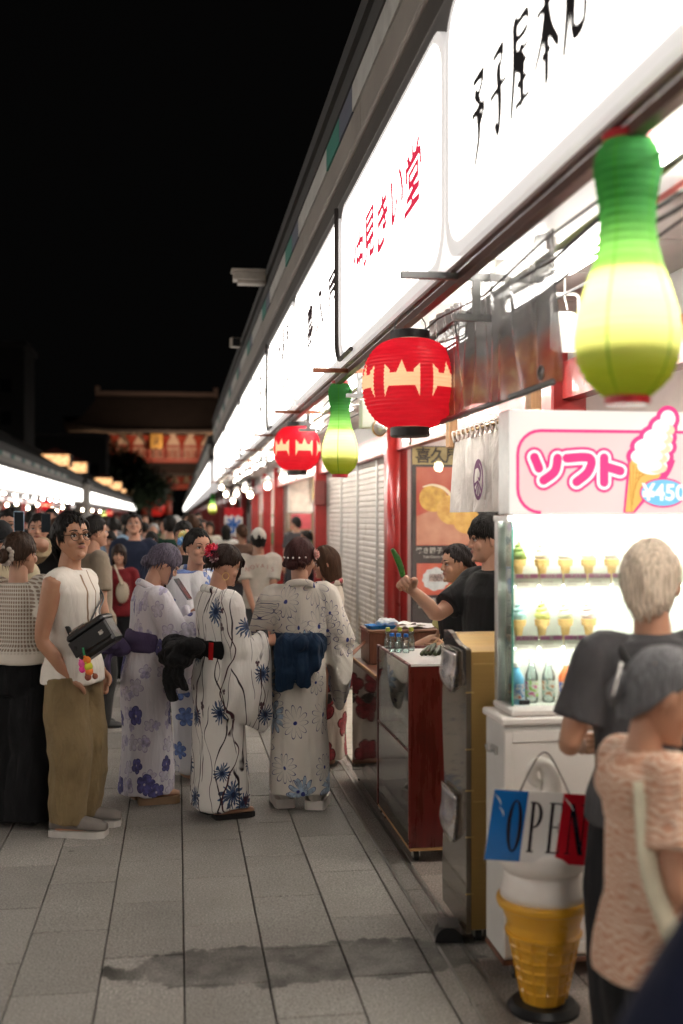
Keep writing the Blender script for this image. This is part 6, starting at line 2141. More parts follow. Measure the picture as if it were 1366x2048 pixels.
m = MB(); m.bbox(-.09, .07, -.05, .05, -.18, .18, .01); o = m.build('meter_box', M('meter_box_red', (.2, .05, .045), .5)); o.location = (2.06, 16.3, hz(985, 16.2)); tag(o, 'small dull red box fixed to the red column past the shutters', 'box')
m = MB(); m.tube([(2.05, 10.6, 0), (2.05, 10.6, 2.7)], .065, 20); tag(m.build('round_post', RED, None, True), 'round red post left of the tall dango poster', 'post')

# ------------------------------------------------------------------ tall poster of sweets
kp = 10.3 / FPX
po = thing('poster_panel', 'tall black framed poster with dango and daifuku pictures behind the vendors', 'poster', (2.135, 10.16, .62))
fp = facing_camera(0, 0, 0)
U = lambda u, v: ((u - 822) * kp, (1250 - v) * kp + .05)
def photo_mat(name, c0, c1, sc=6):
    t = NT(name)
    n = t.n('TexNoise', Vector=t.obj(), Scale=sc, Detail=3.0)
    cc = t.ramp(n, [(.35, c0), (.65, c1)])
    t.set(Base_Color=cc, Roughness=.3, Coat_Weight=.5, Coat_Roughness=.05, Emission_Color=cc, Emission_Strength=.45)  # weak glow added to brighten the poster's own colours
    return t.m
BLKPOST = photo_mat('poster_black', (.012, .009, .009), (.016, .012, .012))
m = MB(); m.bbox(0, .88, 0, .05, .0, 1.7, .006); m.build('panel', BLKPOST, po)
m = MB(); m.box(.005, .875, -.004, -.001, U(0, 927)[1], 1.69); m.build('header_strip', photo_mat('poster_gold', (.3, .2, .07), (.38, .27, .1)), po)
m = MB()
for i, ch in enumerate('喜久屋'):
    put_text(m, ch, .15, fp, *U(845 + 31 * i, 911), .0055, off=.02)
m.build('header_text', M('poster_dark_print', (.05, .035, .03), .5), po)
REDPH = photo_mat('poster_red', (.42, .05, .025), (.5, .1, .05))
(xa, ya), (xb, yb) = U(831, 1090), U(945, 932)
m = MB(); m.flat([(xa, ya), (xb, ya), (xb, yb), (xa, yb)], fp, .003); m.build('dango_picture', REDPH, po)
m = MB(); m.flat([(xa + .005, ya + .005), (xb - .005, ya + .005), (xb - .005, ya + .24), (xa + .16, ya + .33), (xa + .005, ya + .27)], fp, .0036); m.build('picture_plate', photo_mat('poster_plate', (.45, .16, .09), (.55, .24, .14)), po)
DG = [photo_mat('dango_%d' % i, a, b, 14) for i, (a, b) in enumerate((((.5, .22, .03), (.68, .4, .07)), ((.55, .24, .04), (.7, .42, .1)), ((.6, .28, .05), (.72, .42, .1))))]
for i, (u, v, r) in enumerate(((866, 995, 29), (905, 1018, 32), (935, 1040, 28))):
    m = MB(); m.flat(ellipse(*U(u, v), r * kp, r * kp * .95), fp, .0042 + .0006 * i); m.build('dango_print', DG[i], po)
m = MB()
m.stroke([U(845, 972), U(865, 968), U(888, 975), U(905, 990), U(930, 1005)], [.01, .02, .03, .03, .02], fp, .0064); m.build('glaze_print', photo_mat('glaze', (.75, .6, .4), (.8, .65, .45)), po)
PW = M('poster_white_print', (.7, .66, .6), .5)
m = MB()
for i, ch in enumerate('焼き団子'):
    put_text(m, ch, .06, fp, *U(837 + 14 * i, 1101), .003, off=.03)
for i, ch in enumerate('みたらし'):
    put_text(m, ch, .045, fp, *U(895 + 11 * i, 1101), .003, off=.03)
put_text(m, 'Yaki-Dango Mitarashi', .035, fp, U(878, 1113)[0], U(0, 1113)[1], .003, off=.02)
for i, ch in enumerate('豆大福'):
    put_text(m, ch, .06, fp, *U(839 + 13 * i, 1203), .003, off=.03)
put_text(m, 'Mame Daifuku', .035, fp, U(858, 1214)[0], U(0, 1214)[1], .003, off=.02)
m.build('poster_text', PW, po)
(xa, ya), (xb, yb) = U(832, 1190), U(905, 1126)
m = MB(); m.flat([(xa, ya), (xb, ya), (xb, yb), (xa, yb)], fp, .003); m.build('daifuku_picture', REDPH, po)
m = MB(); m.flat([(U(871, 1158)[0] + (.125 + .008 * math.sin(k * 1.9)) * math.cos(2 * PI * k / 40), U(871, 1158)[1] + (.105 + .007 * math.cos(k * 1.3)) * math.sin(2 * PI * k / 40)) for k in range(40)], fp, .0038); m.build('daifuku_print', photo_mat('daifuku', (.42, .4, .37), (.55, .52, .48), 20), po)
m = MB(); x0, y0_ = U(872, 1156); m.flat([(x0 - .065, y0_ - .035), (x0 + .065, y0_ - .03), (x0 + .065, y0_ + .04), (x0 - .065, y0_ + .035)], fp, .0046); m.build('sold_out_note', M('pink_note', (.8, .6, .55), .6), po)
m = MB(); put_text(m, 'SOLD', .045, fp, x0 - .012, y0_ + .018, .0052, shear=.1, off=.006); put_text(m, 'OUT', .045, fp, x0 + .018, y0_ - .014, .0052, shear=.1, off=.006); m.build('note_text', M('note_ink', (.06, .03, .03), .6), po)
(xa, ya), (xb, yb) = U(952, 1190), U(1010, 1030)
m = MB(); m.flat([(xa, ya), (min(xb, .87), ya), (min(xb, .87), yb), (xa, yb)], fp, .003); m.build('side_picture', REDPH, po)
m = MB(); m.box(0, .88, -.012, -.0085, .0, 1.7); m.build('cover_glass', glass('poster_glass', (.97, .98, .98), .01, .03), po)

# ------------------------------------------------------------------ noren curtain
nr = thing('noren_curtain', 'off white split shop curtain with purple crest on a thin rod', 'curtain', (1.6, 0, 0))
m = MB(); m.tube([(0, 4.85, 2.14), (0, 6.55, 2.14)], .009, 8); m.build('rod', M('bamboo_rod', (.42, .26, .12), .5), nr, True)
NORM = cloth((.66, .61, .57), 'noren_linen', fold=.35)
for k in range(4):
    ya, yb = 6.45 - .4 * (k + 1) + .006, 6.45 - .4 * k
    nx, nz = 24, 16
    vs = []
    for i in range(nx + 1):
        for j in range(nz + 1):
            yy = ya + (yb - ya) * i / nx
            zz = 2.1 - .41 * j / nz
            vs.append((.012 * math.sin(yy * 38 + k) * (.3 + j / nz) + .01 * math.sin(yy * 13 + j * .2), yy, zz))
    m = MB(); m.add(vs, [(i * (nz + 1) + j, (i + 1) * (nz + 1) + j, (i + 1) * (nz + 1) + j + 1, i * (nz + 1) + j + 1) for i in range(nx) for j in range(nz)])
    for q in range(4):
        yy = ya + .05 + .1 * q
        m.tube([(-.004, yy - .012, 2.095), (-.014, yy - .004, 2.15), (.0, yy, 2.158), (.014, yy + .004, 2.15), (.004, yy + .012, 2.095)], .006, 5, 3)
    m.build('cloth_panel', NORM, nr, True)
fn = frame((-.03, 5.77, 1.86), (0, -1, 0), (0, 0, 1))
PUR = M('crest_purple', (.12, .035, .1), .8)
m = MB(); m.stroke(ellipse(0, 0, .088, .098, 40) + [(.088, 0)], .022, fn, 0, 0, False); m.build('crest_ring', PUR, nr)
m = MB()
m.stroke([(-.06, .06), (.0, .075), (.045, .04), (.03, .0), (.0, .01)], [.01, .03, .03, .02, .01], fn, .001)
for k in range(5):
    a = R(200 + 30 * k)
    m.stroke([(.0, -.005), (.075 * math.cos(a), .08 * math.sin(a))], [.006, .02], fn, .001 + .0002 * k, 0)
m.build('crest', PUR, nr)
for y, lb in ((6.52, 'pale wooden block holding the far end of the curtain rod'), (4.98, 'pale wooden block above the corner of the soft cream sign')):
    m = MB(); m.bbox(1.575, 1.625, y - .09, y + .0, 2.07, 2.42, .004); m.tube([(1.6, y - .095, 2.14), (1.6, y - .088, 2.14)], .02, 12); tag(m.build('wood_block', WOOD), lb, 'bracket')

# ------------------------------------------------------------------ grey vinyl sheet under the sign
def vinyl():
    t = NT('clear_vinyl')
    co = t.obj()
    x, y, z = t.xyz(co)
    n = t.n('TexNoise', Vector=t.n('Mapping', Vector=co, Scale=(3, 6, 6)), Scale=1.0, Detail=4.0, Distortion=.6)
    zz = t.math('ADD', z, t.math('MULTIPLY', t.math('SUBTRACT', n, .5), .25))
    k = t.step(zz, 2.3, 2.2)
    n2 = t.n('TexNoise', Vector=co, Scale=7.0, Detail=3.0)
    c = t.mix(k, t.ramp(n, [(.3, (.09, .088, .088)), (.7, (.2, .195, .195))]), t.ramp(n2, [(.38, (.25, .03, .025)), (.56, (.35, .12, .05)), (.68, (.5, .27, .11))]))  # grey above, reddish blotches lower down
    d = t.n('BsdfDiffuse', Color=c)
    tr = t.n('BsdfTranslucent', Color=c)
    g = t.n('BsdfGlossy', Color=(1, 1, 1), Roughness=.18)
    tp = t.n('BsdfTransparent')
    mx = t.n('MixShader', i0=.2, i1=d, i2=tr)
    mx = t.n('MixShader', i0=.07, i1=mx, i2=tp)
    mx = t.n('MixShader', i0=t.math('ADD', .05, t.math('MULTIPLY', t.n('Fresnel', IOR=1.5), .8)), i1=mx, i2=g)
    t.t.links.new(mx, t.out.inputs[0])
    return t.m
vt = thing('vinyl_sheet', 'wrinkled grey clear vinyl sheet with reddish lower part hanging under the signboard', 'vinyl sheet', (1.2, 0, 0))
nx, nz = 90, 26
vs = []
for i in range(nx + 1):
    for j in range(nz + 1):
        y = 3.53 + 1.77 * i / nx
        t_ = j / nz
        z = 2.6 - .5 * t_ + .012 * math.sin(y * 9)
        w = .02 * math.sin(y * 17 + 3.2 * math.sin(y * 3.3) + t_ * 2.5 + math.sin(y * 7.7 + t_ * 3)) + .013 * math.sin(y * 51 + t_ * 3) * (1 - .4 * t_) + .02 * math.sin(y * 4)
        vs.append((w * (.5 + t_ * .7), y, z))
m = MB(); m.add(vs, [(i * (nz + 1) + j, (i + 1) * (nz + 1) + j, (i + 1) * (nz + 1) + j + 1, i * (nz + 1) + j + 1) for i in range(nx) for j in range(nz)]); m.build('sheet', vinyl(), vt, True)
m = MB(); m.tube([(0, 3.5, 2.098), (0, 5.32, 2.098)], .012, 8); m.build('hem_bar', STEEL, vt, True)
m = MB(); m.tube([(-.02 + .0, 3.56 + .02 * math.cos(a), 2.135 + .02 * math.sin(a)) for a in [2 * PI * k / 16 for k in range(17)]], .006, 6); m.build('grommet', STEEL, vt, True)
m = MB(); m.box(1.42, 1.425, 2.0, 3.6, 2.6, 2.71); 
va = thing('valance', 'pinkish red valance strip with pale brush marks under the nearest signboard', 'valance', (0, 0, 0))
m.build('strip', M('valance_red', (.55, .12, .1), .5), va)
fv = frame((1.4185, 2.8, 2.655), (0, -1, 0), (0, 0, 1))
m = MB()
for x0 in (-.6, -.35, -.05, .25, .5):
    m.stroke([(x0, .03), (x0 + .05, -.03)], .012, fv, .0, 0); m.stroke([(x0 + .07, .035), (x0 + .1, .0), (x0 + .06, -.035)], .01, fv, .0008)
m.build('brush_marks', WHITEP, va)
# hanging tag, spot lamp, white fixture
x, y = spot(1130, 4.55)
t = thing('hanging_tag', 'white plastic frame tag hanging under the eave left of the near gourd lantern', 'tag', (x, y, hz(645, 4.55)), -YAW)
fh = facing_camera(0, 0, 0)
m = MB(); m.stroke(rrect(-.055, .055, -.115, .115, .02) + [(.035, -.115)], .012, fh, 0, 0, False); m.prism(rrect(-.052, .052, -.11, .045, .03), fh, -.012, -.002); m.build('frame', WHITEP, t)
m = MB(); m.tube([(0, 0, .26), (0, 0, .1), (.01, -.003, .05)], .003, 5); m.build('string', WHITEP, t)
x, y = spot(733, 7.9)
t = thing('junction_box', 'white box fitting on the eave between the green and the big red lantern', 'fixture', (x, y, hz(828, 7.9)))
m = MB(); m.bbox(-.045, .045, -.06, .06, -.1, .1, .006); m.build('box', WHITEP, t, 30)
m = MB(); m.box(-.01, .01, -.01, .01, .101, .25); m.build('stem', STEEL, t)
x, y = spot(760, 7.8)
t = thing('spot_lamp', 'round clip spot lamp unlit beside the white box fitting', 'lamp', (x, y, hz(856, 7.8)), .4)
m = MB(); m.lathe([(.05, 0), (.055, -.03), (.03, .05), (.012, .07)], 20, mx=Matrix.Rotation(R(100), 4, 'X')); m.build('reflector', ALU, t, True)
m = MB(); m.tube([(.055 * math.cos(a), .006, .055 * math.sin(a)) for a in [2 * PI * k / 20 for k in range(21)]], .006, 6); m.build('rim', EDGEW, t, True)
m = MB(); m.tube([(0, -.05, .0), (0, -.02, .1), (0, 0, .24)], .008, 6); m.build('arm', STEEL, t)

for k, (x, y, z) in enumerate(((2.35, 8.3, 2.25), (2.75, 8.6, 2.2), (1.75, 7.6, 2.3))):
    bulb(x, y, z, ('lit bulb hanging in the dango stall left of the curtain', 'lit bulb hanging deeper in the dango stall', 'lit bulb under the eave near the brown counter')[k], 'bulbs of the dango stall')
# ------------------------------------------------------------------ the gate, trees and buildings beyond
GX, GY = -3.3, 187.0
gate = thing('temple_gate', 'floodlit red two storey temple gate with dark tiled roofs ending the street', 'gate', (GX, GY, 0))
GRED = M('gate_vermilion', (.3, .05, .028), .5, scale=.8, var=.2)
GDRED = M('gate_dark_red', (.2, .025, .015), .5, scale=.8)
GWHITE = M('gate_plaster', (.6, .5, .38), .7, scale=.6)
GTILE = M('gate_roof_tile', (.05, .045, .042), .6, scale=.7)
GGOLD = M('gate_gold', (.5, .32, .08), .4, .6)
for k in range(6):
    x = -9.5 + 3.8 * k
    for nm, yy in (('column', -3.8),):
        m = MB(); m.tube([(x, yy, -.05), (x, yy, 7.2)], .48, 14); m.build(nm, GRED, gate, True)
m = MB(); m.box(-9.5, -5.8, -1.2, -.8, 0, 7.2); m.box(5.8, 9.5, -1.2, -.8, 0, 7.2); m.build('side_wall', GDRED, gate)
m = MB(); m.box(-10.2, 10.2, -4.4, -3.3, 6.2, 7.1); m.build('lower_beam', GRED, gate)
m = MB(); m.box(-9.8, 9.8, -4.0, 3.6, 7.15, 8.3); m.build('lower_bracket_wall', GWHITE, gate)
for k in range(11):
    x = -9.5 + 1.9 * k
    m = MB(); m.loft([[(x - .25, -4.4, 7.2), (x + .25, -4.4, 7.2), (x + .25, -4.01, 7.2), (x - .25, -4.01, 7.2)], [(x - .7, -5.4, 8.2), (x + .7, -5.4, 8.2), (x + .7, -4.01, 8.2), (x - .7, -4.01, 8.2)]]); m.build('bracket', GRED, gate)
def hip_roof(nm, hw, hd, z0, tw, td, z1, lift, sag):
    """curved hipped roof with turned up corners"""
    n = 24
    m = MB()
    rings = []
    for i in range(9):
        t = i / 8
        w, d = hw + (tw - hw) * t, hd + (td - hd) * t
        z = z0 + (z1 - z0) * (t ** (1 + sag))
        ring = []
        for (ax, ay, bx_, by_) in ((-1, -1, 1, -1), (1, -1, 1, 1), (1, 1, -1, 1), (-1, 1, -1, -1)):
            for j in range(n):
                q = j / n
                x, y = ax + (bx_ - ax) * q, ay + (by_ - ay) * q
                c = (abs(2 * q - 1)) ** 4
                ring.append((x * w, y * d, z + lift * c * (1 - t) ** 2))
        rings.append(ring)
    under = [(x * .98, y * .97, z - .45) for x, y, z in rings[0]]
    under2 = [(x * .72, y * .55, z0 - .2) for x, y, z in [(a, b, 0) for a, b, _ in rings[0]]]
    m.loft([under2, under] + rings, (False, True))
    return m.build(nm, GTILE, gate)
hip_roof('lower_roof', 13.6, 7.2, 8.6, 10.2, 4.4, 10.4, .7, .35)
m = MB(); m.box(-13.0, 13.0, -6.95, -6.6, 8.2, 8.42); m.build('lower_eave_edge', GWHITE, gate)
m = MB(); m.box(-10.6, 10.6, -5.2, 5.2, 10.42, 11.1); m.build('balcony_deck', GRED, gate)
m = MB()
for z in (11.2, 11.75, 12.3):
    m.box(-10.9, 10.9, -5.5, -5.35, z, z + .16)
for k in range(23):
    x = -10.8 + 21.6 * k / 22
    m.box(x - .09, x + .09, -5.52, -5.53 + .2, 11.1, 12.5)
tag(m.build('balcony_rail', GRED, gate), kind='stuff')
m = MB(); m.box(-9.3, 9.3, -3.6, 3.6, 11.1, 15.2); m.build('upper_wall', GWHITE, gate)
for k in range(8):
    x = -9.3 + 18.6 * k / 7
    m = MB(); m.tube([(x, -3.75, 11.1), (x, -3.75, 14.0)], .33, 12); m.build('upper_column', GRED, gate, True)
    m = MB(); m.loft([[(x - .25, -4.2, 13.4), (x + .25, -4.2, 13.4), (x + .25, -3.61, 13.4), (x - .25, -3.61, 13.4)], [(x - .9, -5.8, 14.7), (x + .9, -5.8, 14.7), (x + .9, -3.61, 14.7), (x - .9, -3.61, 14.7)]]); m.build('bracket', GRED, gate)
m = MB(); m.box(-9.6, 9.6, -4.0, -3.62, 12.9, 13.3); m.build('upper_beam', GRED, gate)
hip_roof('upper_roof', 14.3, 8.2, 15.4, 9.6, 1.2, 21.2, 1.2, .6)
m = MB(); m.box(-13.4, 13.4, -7.9, -7.5, 15.0, 15.2); m.build('upper_eave_edge', GWHITE, gate)
m = MB(); m.box(-9.6, 9.6, -.7, .7, 21.0, 22.2); m.box(-9.9, -9.2, -.8, .8, 21.2, 23.0); m.box(9.2, 9.9, -.8, .8, 21.2, 23.0); m.build('ridge', M('gate_ridge', (.12, .1, .09), .6), gate)
m = MB(); m.bbox(-1.0, 1.0, -6.3, -6.0, 12.6, 15.0, .1); m.build('name_plaque', GGOLD, gate)
m = MB(); put_text(m, '山', .9, frame((0, -6.301, 14.2), (1, 0, 0), (0, 0, 1)), off=.02, z=.01); put_text(m, '門', .9, frame((0, -6.301, 13.3), (1, 0, 0), (0, 0, 1)), off=.02, z=.01); m.build('plaque_text', INK, gate)
m = MB(); m.lathe([(.7, 1.9), (1.25, 2.5), (1.4, 3.6), (1.25, 4.7), (.7, 5.2)], 24, c=(0, -3.8, 0)); m.build('great_lantern', EM('great_lantern_red', (.6, .02, .015), .25, (.5, .03, .02)), gate, True)
def flood(x, y, z, w, tx_, ty_, tz_, size=2.0, colr=(1, .68, .42)):
    ld = bpy.data.lights.new('gate_floodlight', 'SPOT')
    ld.energy = w
    ld.spot_size = R(130)
    ld.spot_blend = 1.0
    ld.shadow_soft_size = .3
    ld.color = colr
    o = bpy.data.objects.new('gate_floodlight', ld)
    C.objects.link(o)
    o.location = (x, y, z)
    o.rotation_euler = (Vector((tx_, ty_, tz_)) - Vector((x, y, z))).to_track_quat('-Z', 'Y').to_euler()
for k in range(5):
    x = GX - 9 + 4.5 * k
    flood(x, GY - 9.2, 11.3, 85, x, GY - 4, 14.6)
    flood(x, GY - 9.0, 4.6, 110, x, GY - 4, 8.0)
    flood(x, GY - 15, 2.6, 220, x, GY - 4, 9.5)

flood(GX + 4, GY - 17, 12.5, 3000, GX, GY, 19, colr=(1, .62, .42))
def tree(name, label, x, y, h, w, seed, colr=(.03, .045, .02), leaves=2600, leaf=.32):
    rg = random.Random(seed)
    t = thing(name, label, 'tree', (x, y, -.05), 0, 'trees before the gate')
    m = MB()
    m.tube([(0, 0, 0), (.1, .05, h * .25), (.0, .1, h * .5)], [.35, .26, .16], 10, 4)
    tips = []
    for k in range(7):
        a = 2 * PI * k / 7 + rg.uniform(-.3, .3)
        e = Vector((math.cos(a) * w * .35, math.sin(a) * w * .35, h * rg.uniform(.55, .85)))
        m.tube([(0.03, .06, h * rg.uniform(.25, .45)), e * .5 + Vector((0, 0, h * .2)), e], [.14, .09, .04], 6, 3)
        tips.append(e)
    tips.append(Vector((0, 0, h * .88)))
    m.build('trunk', M('bark', (.05, .035, .025), .9, scale=5), t, True)
    c = MB()
    cl = [(q + Vector((rg.uniform(-1, 1), rg.uniform(-1, 1), rg.uniform(-.6, .6))) * w * .12, w * rg.uniform(.16, .3)) for q in tips for _ in range(3)]
    for k in range(leaves):
        q, r = rg.choice(cl)
        d = Vector((rg.gauss(0, 1), rg.gauss(0, 1), rg.gauss(0, .8))).normalized() * r * rg.uniform(.5, 1.05)
        p = q + d
        a = Vector((rg.gauss(0, 1), rg.gauss(0, 1), rg.gauss(0, 1))).normalized()
        b = a.orthogonal().normalized()
        s_ = leaf * rg.uniform(.6, 1.3)
        c.add([p - a * s_, p + b * s_ * .45, p + a * s_, p - b * s_ * .45], [(0, 1, 2, 3)])
    c.build('crown', M('leaves_' + str(seed), colr, .6, scale=1.2, var=.5), t)
for k, (u, d, h, w, lb) in enumerate(((228, 172, 12.8, 8.5, 'tall dark leafy tree left of the lit gate'), (265, 165, 11.5, 8, 'dark leafy tree before the left end of the gate'), (298, 150, 7.5, 6, 'lower dark tree beside the end of the left row'), (178, 160, 9.5, 8, 'dark tree behind the lit roof panels'))):
    x, y = spot(u, d)
    tree('broadleaf_tree', lb, x, y, h, w, 30 + k)

DARKB = M('dark_building_wall', (.03, .028, .027), .8, scale=.3)
WINW = EM('lit_window', (1, .62, .28), .5)
def block(label, u, d, w, h, depth, wins):
    x, y = spot(u, d)
    t = thing('building', label, 'building', (x, y, -.05))
    m = MB(); m.box(-w / 2, w / 2, 0, depth, 0, h); m.build('wall', DARKB, t)
    m = MB(); m.box(-w / 2 - .3, w / 2 + .3, -.3, depth + .3, h + .001, h + .5); m.build('roof', GTILE, t)
    nx_ = max(2, int(w / 2.6))
    for i in range(nx_):
        for j in range(int(h / 3.2)):
            lit = (i, j) in wins
            xx = -w / 2 + w * (i + .5) / nx_
            m = MB(); m.box(xx - .5, xx + .5, -.03, -.002, 1.2 + 3.2 * j, 2.5 + 3.2 * j); m.build('window', WINW if lit else M('dark_window', (.012, .013, .016), .15), t)
block('tall dark building at the left edge of the picture', -25, 110, 7, 18.5, 8, ())
block('dark house with tiny lit windows behind the left row', 120, 150, 12, 12.5, 8, ((3, 3),))
block('dark building with a few lit windows left of the gate roof', 178, 215, 9, 20.5, 8, ((1, 5), (2, 5)))
PANEL = NT('painted_lit_panel')
pn = PANEL.n('TexNoise', Vector=PANEL.n('Mapping', Vector=PANEL.obj(), Scale=(1.6, 1, 3.0)), Scale=2.2, Detail=4.0, Roughness=.6)
PANEL.set(Base_Color=(.3, .2, .1), Emission_Color=PANEL.ramp(pn, [(.36, (.12, .04, .015)), (.46, (1, .5, .2)), (.7, (1, .66, .36))]), Emission_Strength=1.1)
for k, (u, v, w, h) in enumerate(((111, 920, 54, 22), (150, 935, 46, 20), (207, 963, 34, 14), (228, 972, 30, 15), (256, 984, 26, 11))):
    d = 2274 * 6.7 / (355 - u)
    x, y = spot(u, d)
    s_ = d / FPX
    t = thing('lit_gable', ('largest lit painted gable panel above the left row, nearest the left', 'second lit painted gable panel above the left row', 'third smaller lit gable panel beyond the grey post', 'fourth lit gable panel beyond the grey post', 'smallest lit gable panel by the dark trees')[k], 'lit panel', (x, y, hz(v, d)), 0, 'lit gable panels above the left row')
    m = MB(); m.box(-w / 2 * s_, w / 2 * s_, 0, .1, -h / 2 * s_, h / 2 * s_); m.build('panel', PANEL.m, t)
    a = w / 2 * s_ * 1.15
    m = MB(); m.add([(-a, yy, h / 2 * s_ + .02) for yy in (-.3, 2)] + [(a, yy, h / 2 * s_ + .02) for yy in (-.3, 2)] + [(0, yy, h / 2 * s_ + a * .45) for yy in (-.3, 2)], [(0, 2, 4), (3, 1, 5), (0, 4, 5, 1), (2, 3, 5, 4), (0, 1, 3, 2)]); m.build('roof', M('gable_roof_red', (.12, .03, .02), .6), t)
    m = MB(); m.box(-w / 2 * s_, w / 2 * s_, .101, 2.0, -h / 2 * s_, h / 2 * s_); m.box(-.3, .3, .3, 1.8, -2.2, -h / 2 * s_); m.build('housing', DARKB, t)

# roof end beam, floodlight and goods along the rows
x, y = spot(512, 12.5)
t = thing('roof_beam_end', 'pale boxed beam end sticking out of the roof edge into the dark sky', 'roof beam', (.96, 12.35, 4.31))
m = MB(); m.bbox(-.36, .0, -.09, .09, -.06, .03, .008); m.bbox(-.31, .0, -.07, .07, -.1, -.0605, .006); m.bbox(-.38, .0, -.11, .11, .031, .06, .006); m.build('beam', M('beam_pale_grey', (.34, .3, .26), .6), t)
t = thing('eave_floodlight', 'small unlit square floodlight on a bracket at the roof edge', 'floodlight', (.83, 16.4, 4.2), .3)
m = MB(); m.bbox(-.07, .07, -.05, .05, -.07, .07, .008); m.build('housing', M('floodlight_grey', (.3, .26, .22), .5), t, 30)
m = MB(); m.box(-.055, .055, -.056, -.0505, -.055, .055); m.build('lens', BLACKP, t)
m = MB(); m.tube([(.07, 0, .0), (.13, 0, -.03)], .012, 6); m.build('arm', STEEL, t)

GOODS = [((.6, .1, .12), 'red'), ((.75, .7, .62), 'white'), ((.1, .2, .5), 'blue'), ((.7, .45, .08), 'yellow'), ((.65, .3, .35), 'pink'), ((.08, .25, .12), 'green'), ((.25, .12, .06), 'brown')]
k = 0
for side, xf, y0, y1, step in ((1, 1.0, 16.9, 30, 1.3), (-1, -5.8, 37, 70, 1.9)):
    y = y0
    while y < y1:
        cl, cn = GOODS[rnd.randrange(7)]
        w = rnd.uniform(.6, 1.1)
        xx = xf + side * (1.5 + rnd.uniform(-.2, .5))
        t = thing('goods_rack', 'blurred %s goods rack in the %s row, item %s from the near end' % (cn, 'right' if side > 0 else 'left', ('one', 'two', 'three', 'four', 'five', 'six', 'seven', 'eight', 'nine', 'ten', 'eleven', 'twelve', 'thirteen', 'fourteen', 'fifteen', 'sixteen', 'seventeen', 'eighteen', 'nineteen', 'twenty')[k % 20]), 'goods rack', (xx, y, 0), 0, 'goods racks in the %s row' % ('right' if side > 0 else 'left'))
        m = MB()
        for z in (.5, .95, 1.4):
            m.box(-.25, .25, -w / 2, w / 2, z, z + .03)
        for a in (-.25, .22):
            for b in (-w / 2, w / 2 - .03):
                m.box(a, a + .03, b, b + .03, 0, 1.75)
        m.build('shelf', M('rack_wood', (.3, .2, .12), .6), t)
        m = MB()
        for z in (.53, .98, 1.43):
            yy = -w / 2 + .05
            while yy < w / 2 - .1:
                q = rnd.uniform(.08, .16)
                m.mat(rnd.randrange(3))
                m.bbox(-.2, .2, yy, yy + q - .01, z, z + rnd.uniform(.12, .32), .01)
                yy += q
        tag(m.build('goods', [M('goods_' + cn, cl, .5), M('goods_w', (.7, .66, .6), .5), M('goods_' + GOODS[(k + 3) % 7][1], GOODS[(k + 3) % 7][0], .5)], t), kind='stuff')
        y += step
        k += 1
# the shaved ice banner and posters of the shops beyond the shutters
x, y = spot(467, 24)
t = thing('ice_banner', 'hanging shaved ice banner with red wave above and blue lettering on white', 'banner', (x, y, hz(1040, 24)))
m = MB(); m.box(-.2, .2, 0, .01, -.36, .26); m.build('cloth', M('banner_white', (.7, .68, .68), .8), t)
fb = facing_camera(0, -.002, 0)
m = MB(); m.flat([(-.2, .26), (-.2, .06)] + [(-.2 + .4 * i / 12, .09 + .03 * math.sin(i * 1.6)) for i in range(1, 12)] + [(.2, .06), (.2, .26)], fb); m.build('red_wave', M('banner_red', (.55, .02, .03), .8), t)
m = MB(); put_text(m, '氷', .34, fb, 0, -.14, .002, off=.04); m.build('banner_letter', M('banner_blue', (.02, .12, .45), .8), t)
for (u, v, d, w, h, cl, lb) in ((600, 985, 22.5, .45, .75, (.72, .6, .52), 'pale poster on the wall between the red columns'), (640, 975, 22.5, .3, .5, (.6, .45, .12), 'yellow poster between the red columns'), (618, 1080, 22.3, .5, .4, (.1, .4, .7), 'light blue poster low between the red columns')):
    x, y = spot(u, d)
    t = thing('shop_poster', lb, 'poster', (x, y, hz(v, d)))
    m = MB(); m.box(-w / 2, w / 2, 0, .012, -h / 2, h / 2); m.build('sheet', M('poster_' + str(u), cl, .6, scale=6, var=.3), t)
    m = MB(); m.box(-w / 2 - .02, w / 2 + .02, .0125, .03, -h / 2 - .02, h / 2 + .02); m.build('backing', WHITEP, t)

# ------------------------------------------------------------------ the crowd
def folk(label, u, d, rot, top, sex, hairm, line, shirt, pants, head=(0, 0, 0), RA=None, LA=None, thick=.05, vox=.011, skin_col=SKIN_B, sleeve=.42, extra=None, face=True, lean=0, locks=20, group=None, fat=1.0):
    H = hz(top, d) / (1.0 + .138 * thick)
    p = Person(label, u, d, rot, H, sex, lean=lean, head=head, RA=RA, LA=LA, vox=vox, skin_col=skin_col, face=face, group=group, fat=fat)
    p.body(); p.hair(hairm, line, thick=thick, locks=locks, lock_len=.18, seed=int(u) % 50 + 3, n=48, m=14, extra=extra)
    p.shirt(cloth(shirt, 'crowd_cloth'), sleeve, inf=.016)
    p.trousers(cloth(pants, 'crowd_trousers'))
    p.shoes(M('dark_trainer', (.03, .03, .03), .6), GREYSOLE)
    return p
HOLD = dict(RA=(.06, .17, .72), LA=(-.06, .17, .72))
HIGH = dict(RA=(.05, .2, .86), LA=(-.05, .2, .86))
folk('older person in dark red T-shirt with cream shoulder bag walking towards the viewer', 238, 11.3, 178, 1090, 'f', hairmat((.03, .018, .014)), HL_BOB, (.16, .012, .016), (.012, .012, .014), thick=.07, locks=40)
x, y = spot(245, 11.12)
t = thing('cream_tote', 'cream cloth shoulder bag worn by the person in the dark red T-shirt', 'bag', (x, y, .95))
m = MB(); m.ell((0, 0, -.03), (.065, .03, .11)); m.tube([(.0, -.01, .05), (-.04, -.02, .15), (-.08, .05, .24)], [.03, .012, .01], 8, 4, flat=.4); m.build('bag', cloth((.5, .43, .33), 'tote_canvas'), t, True)
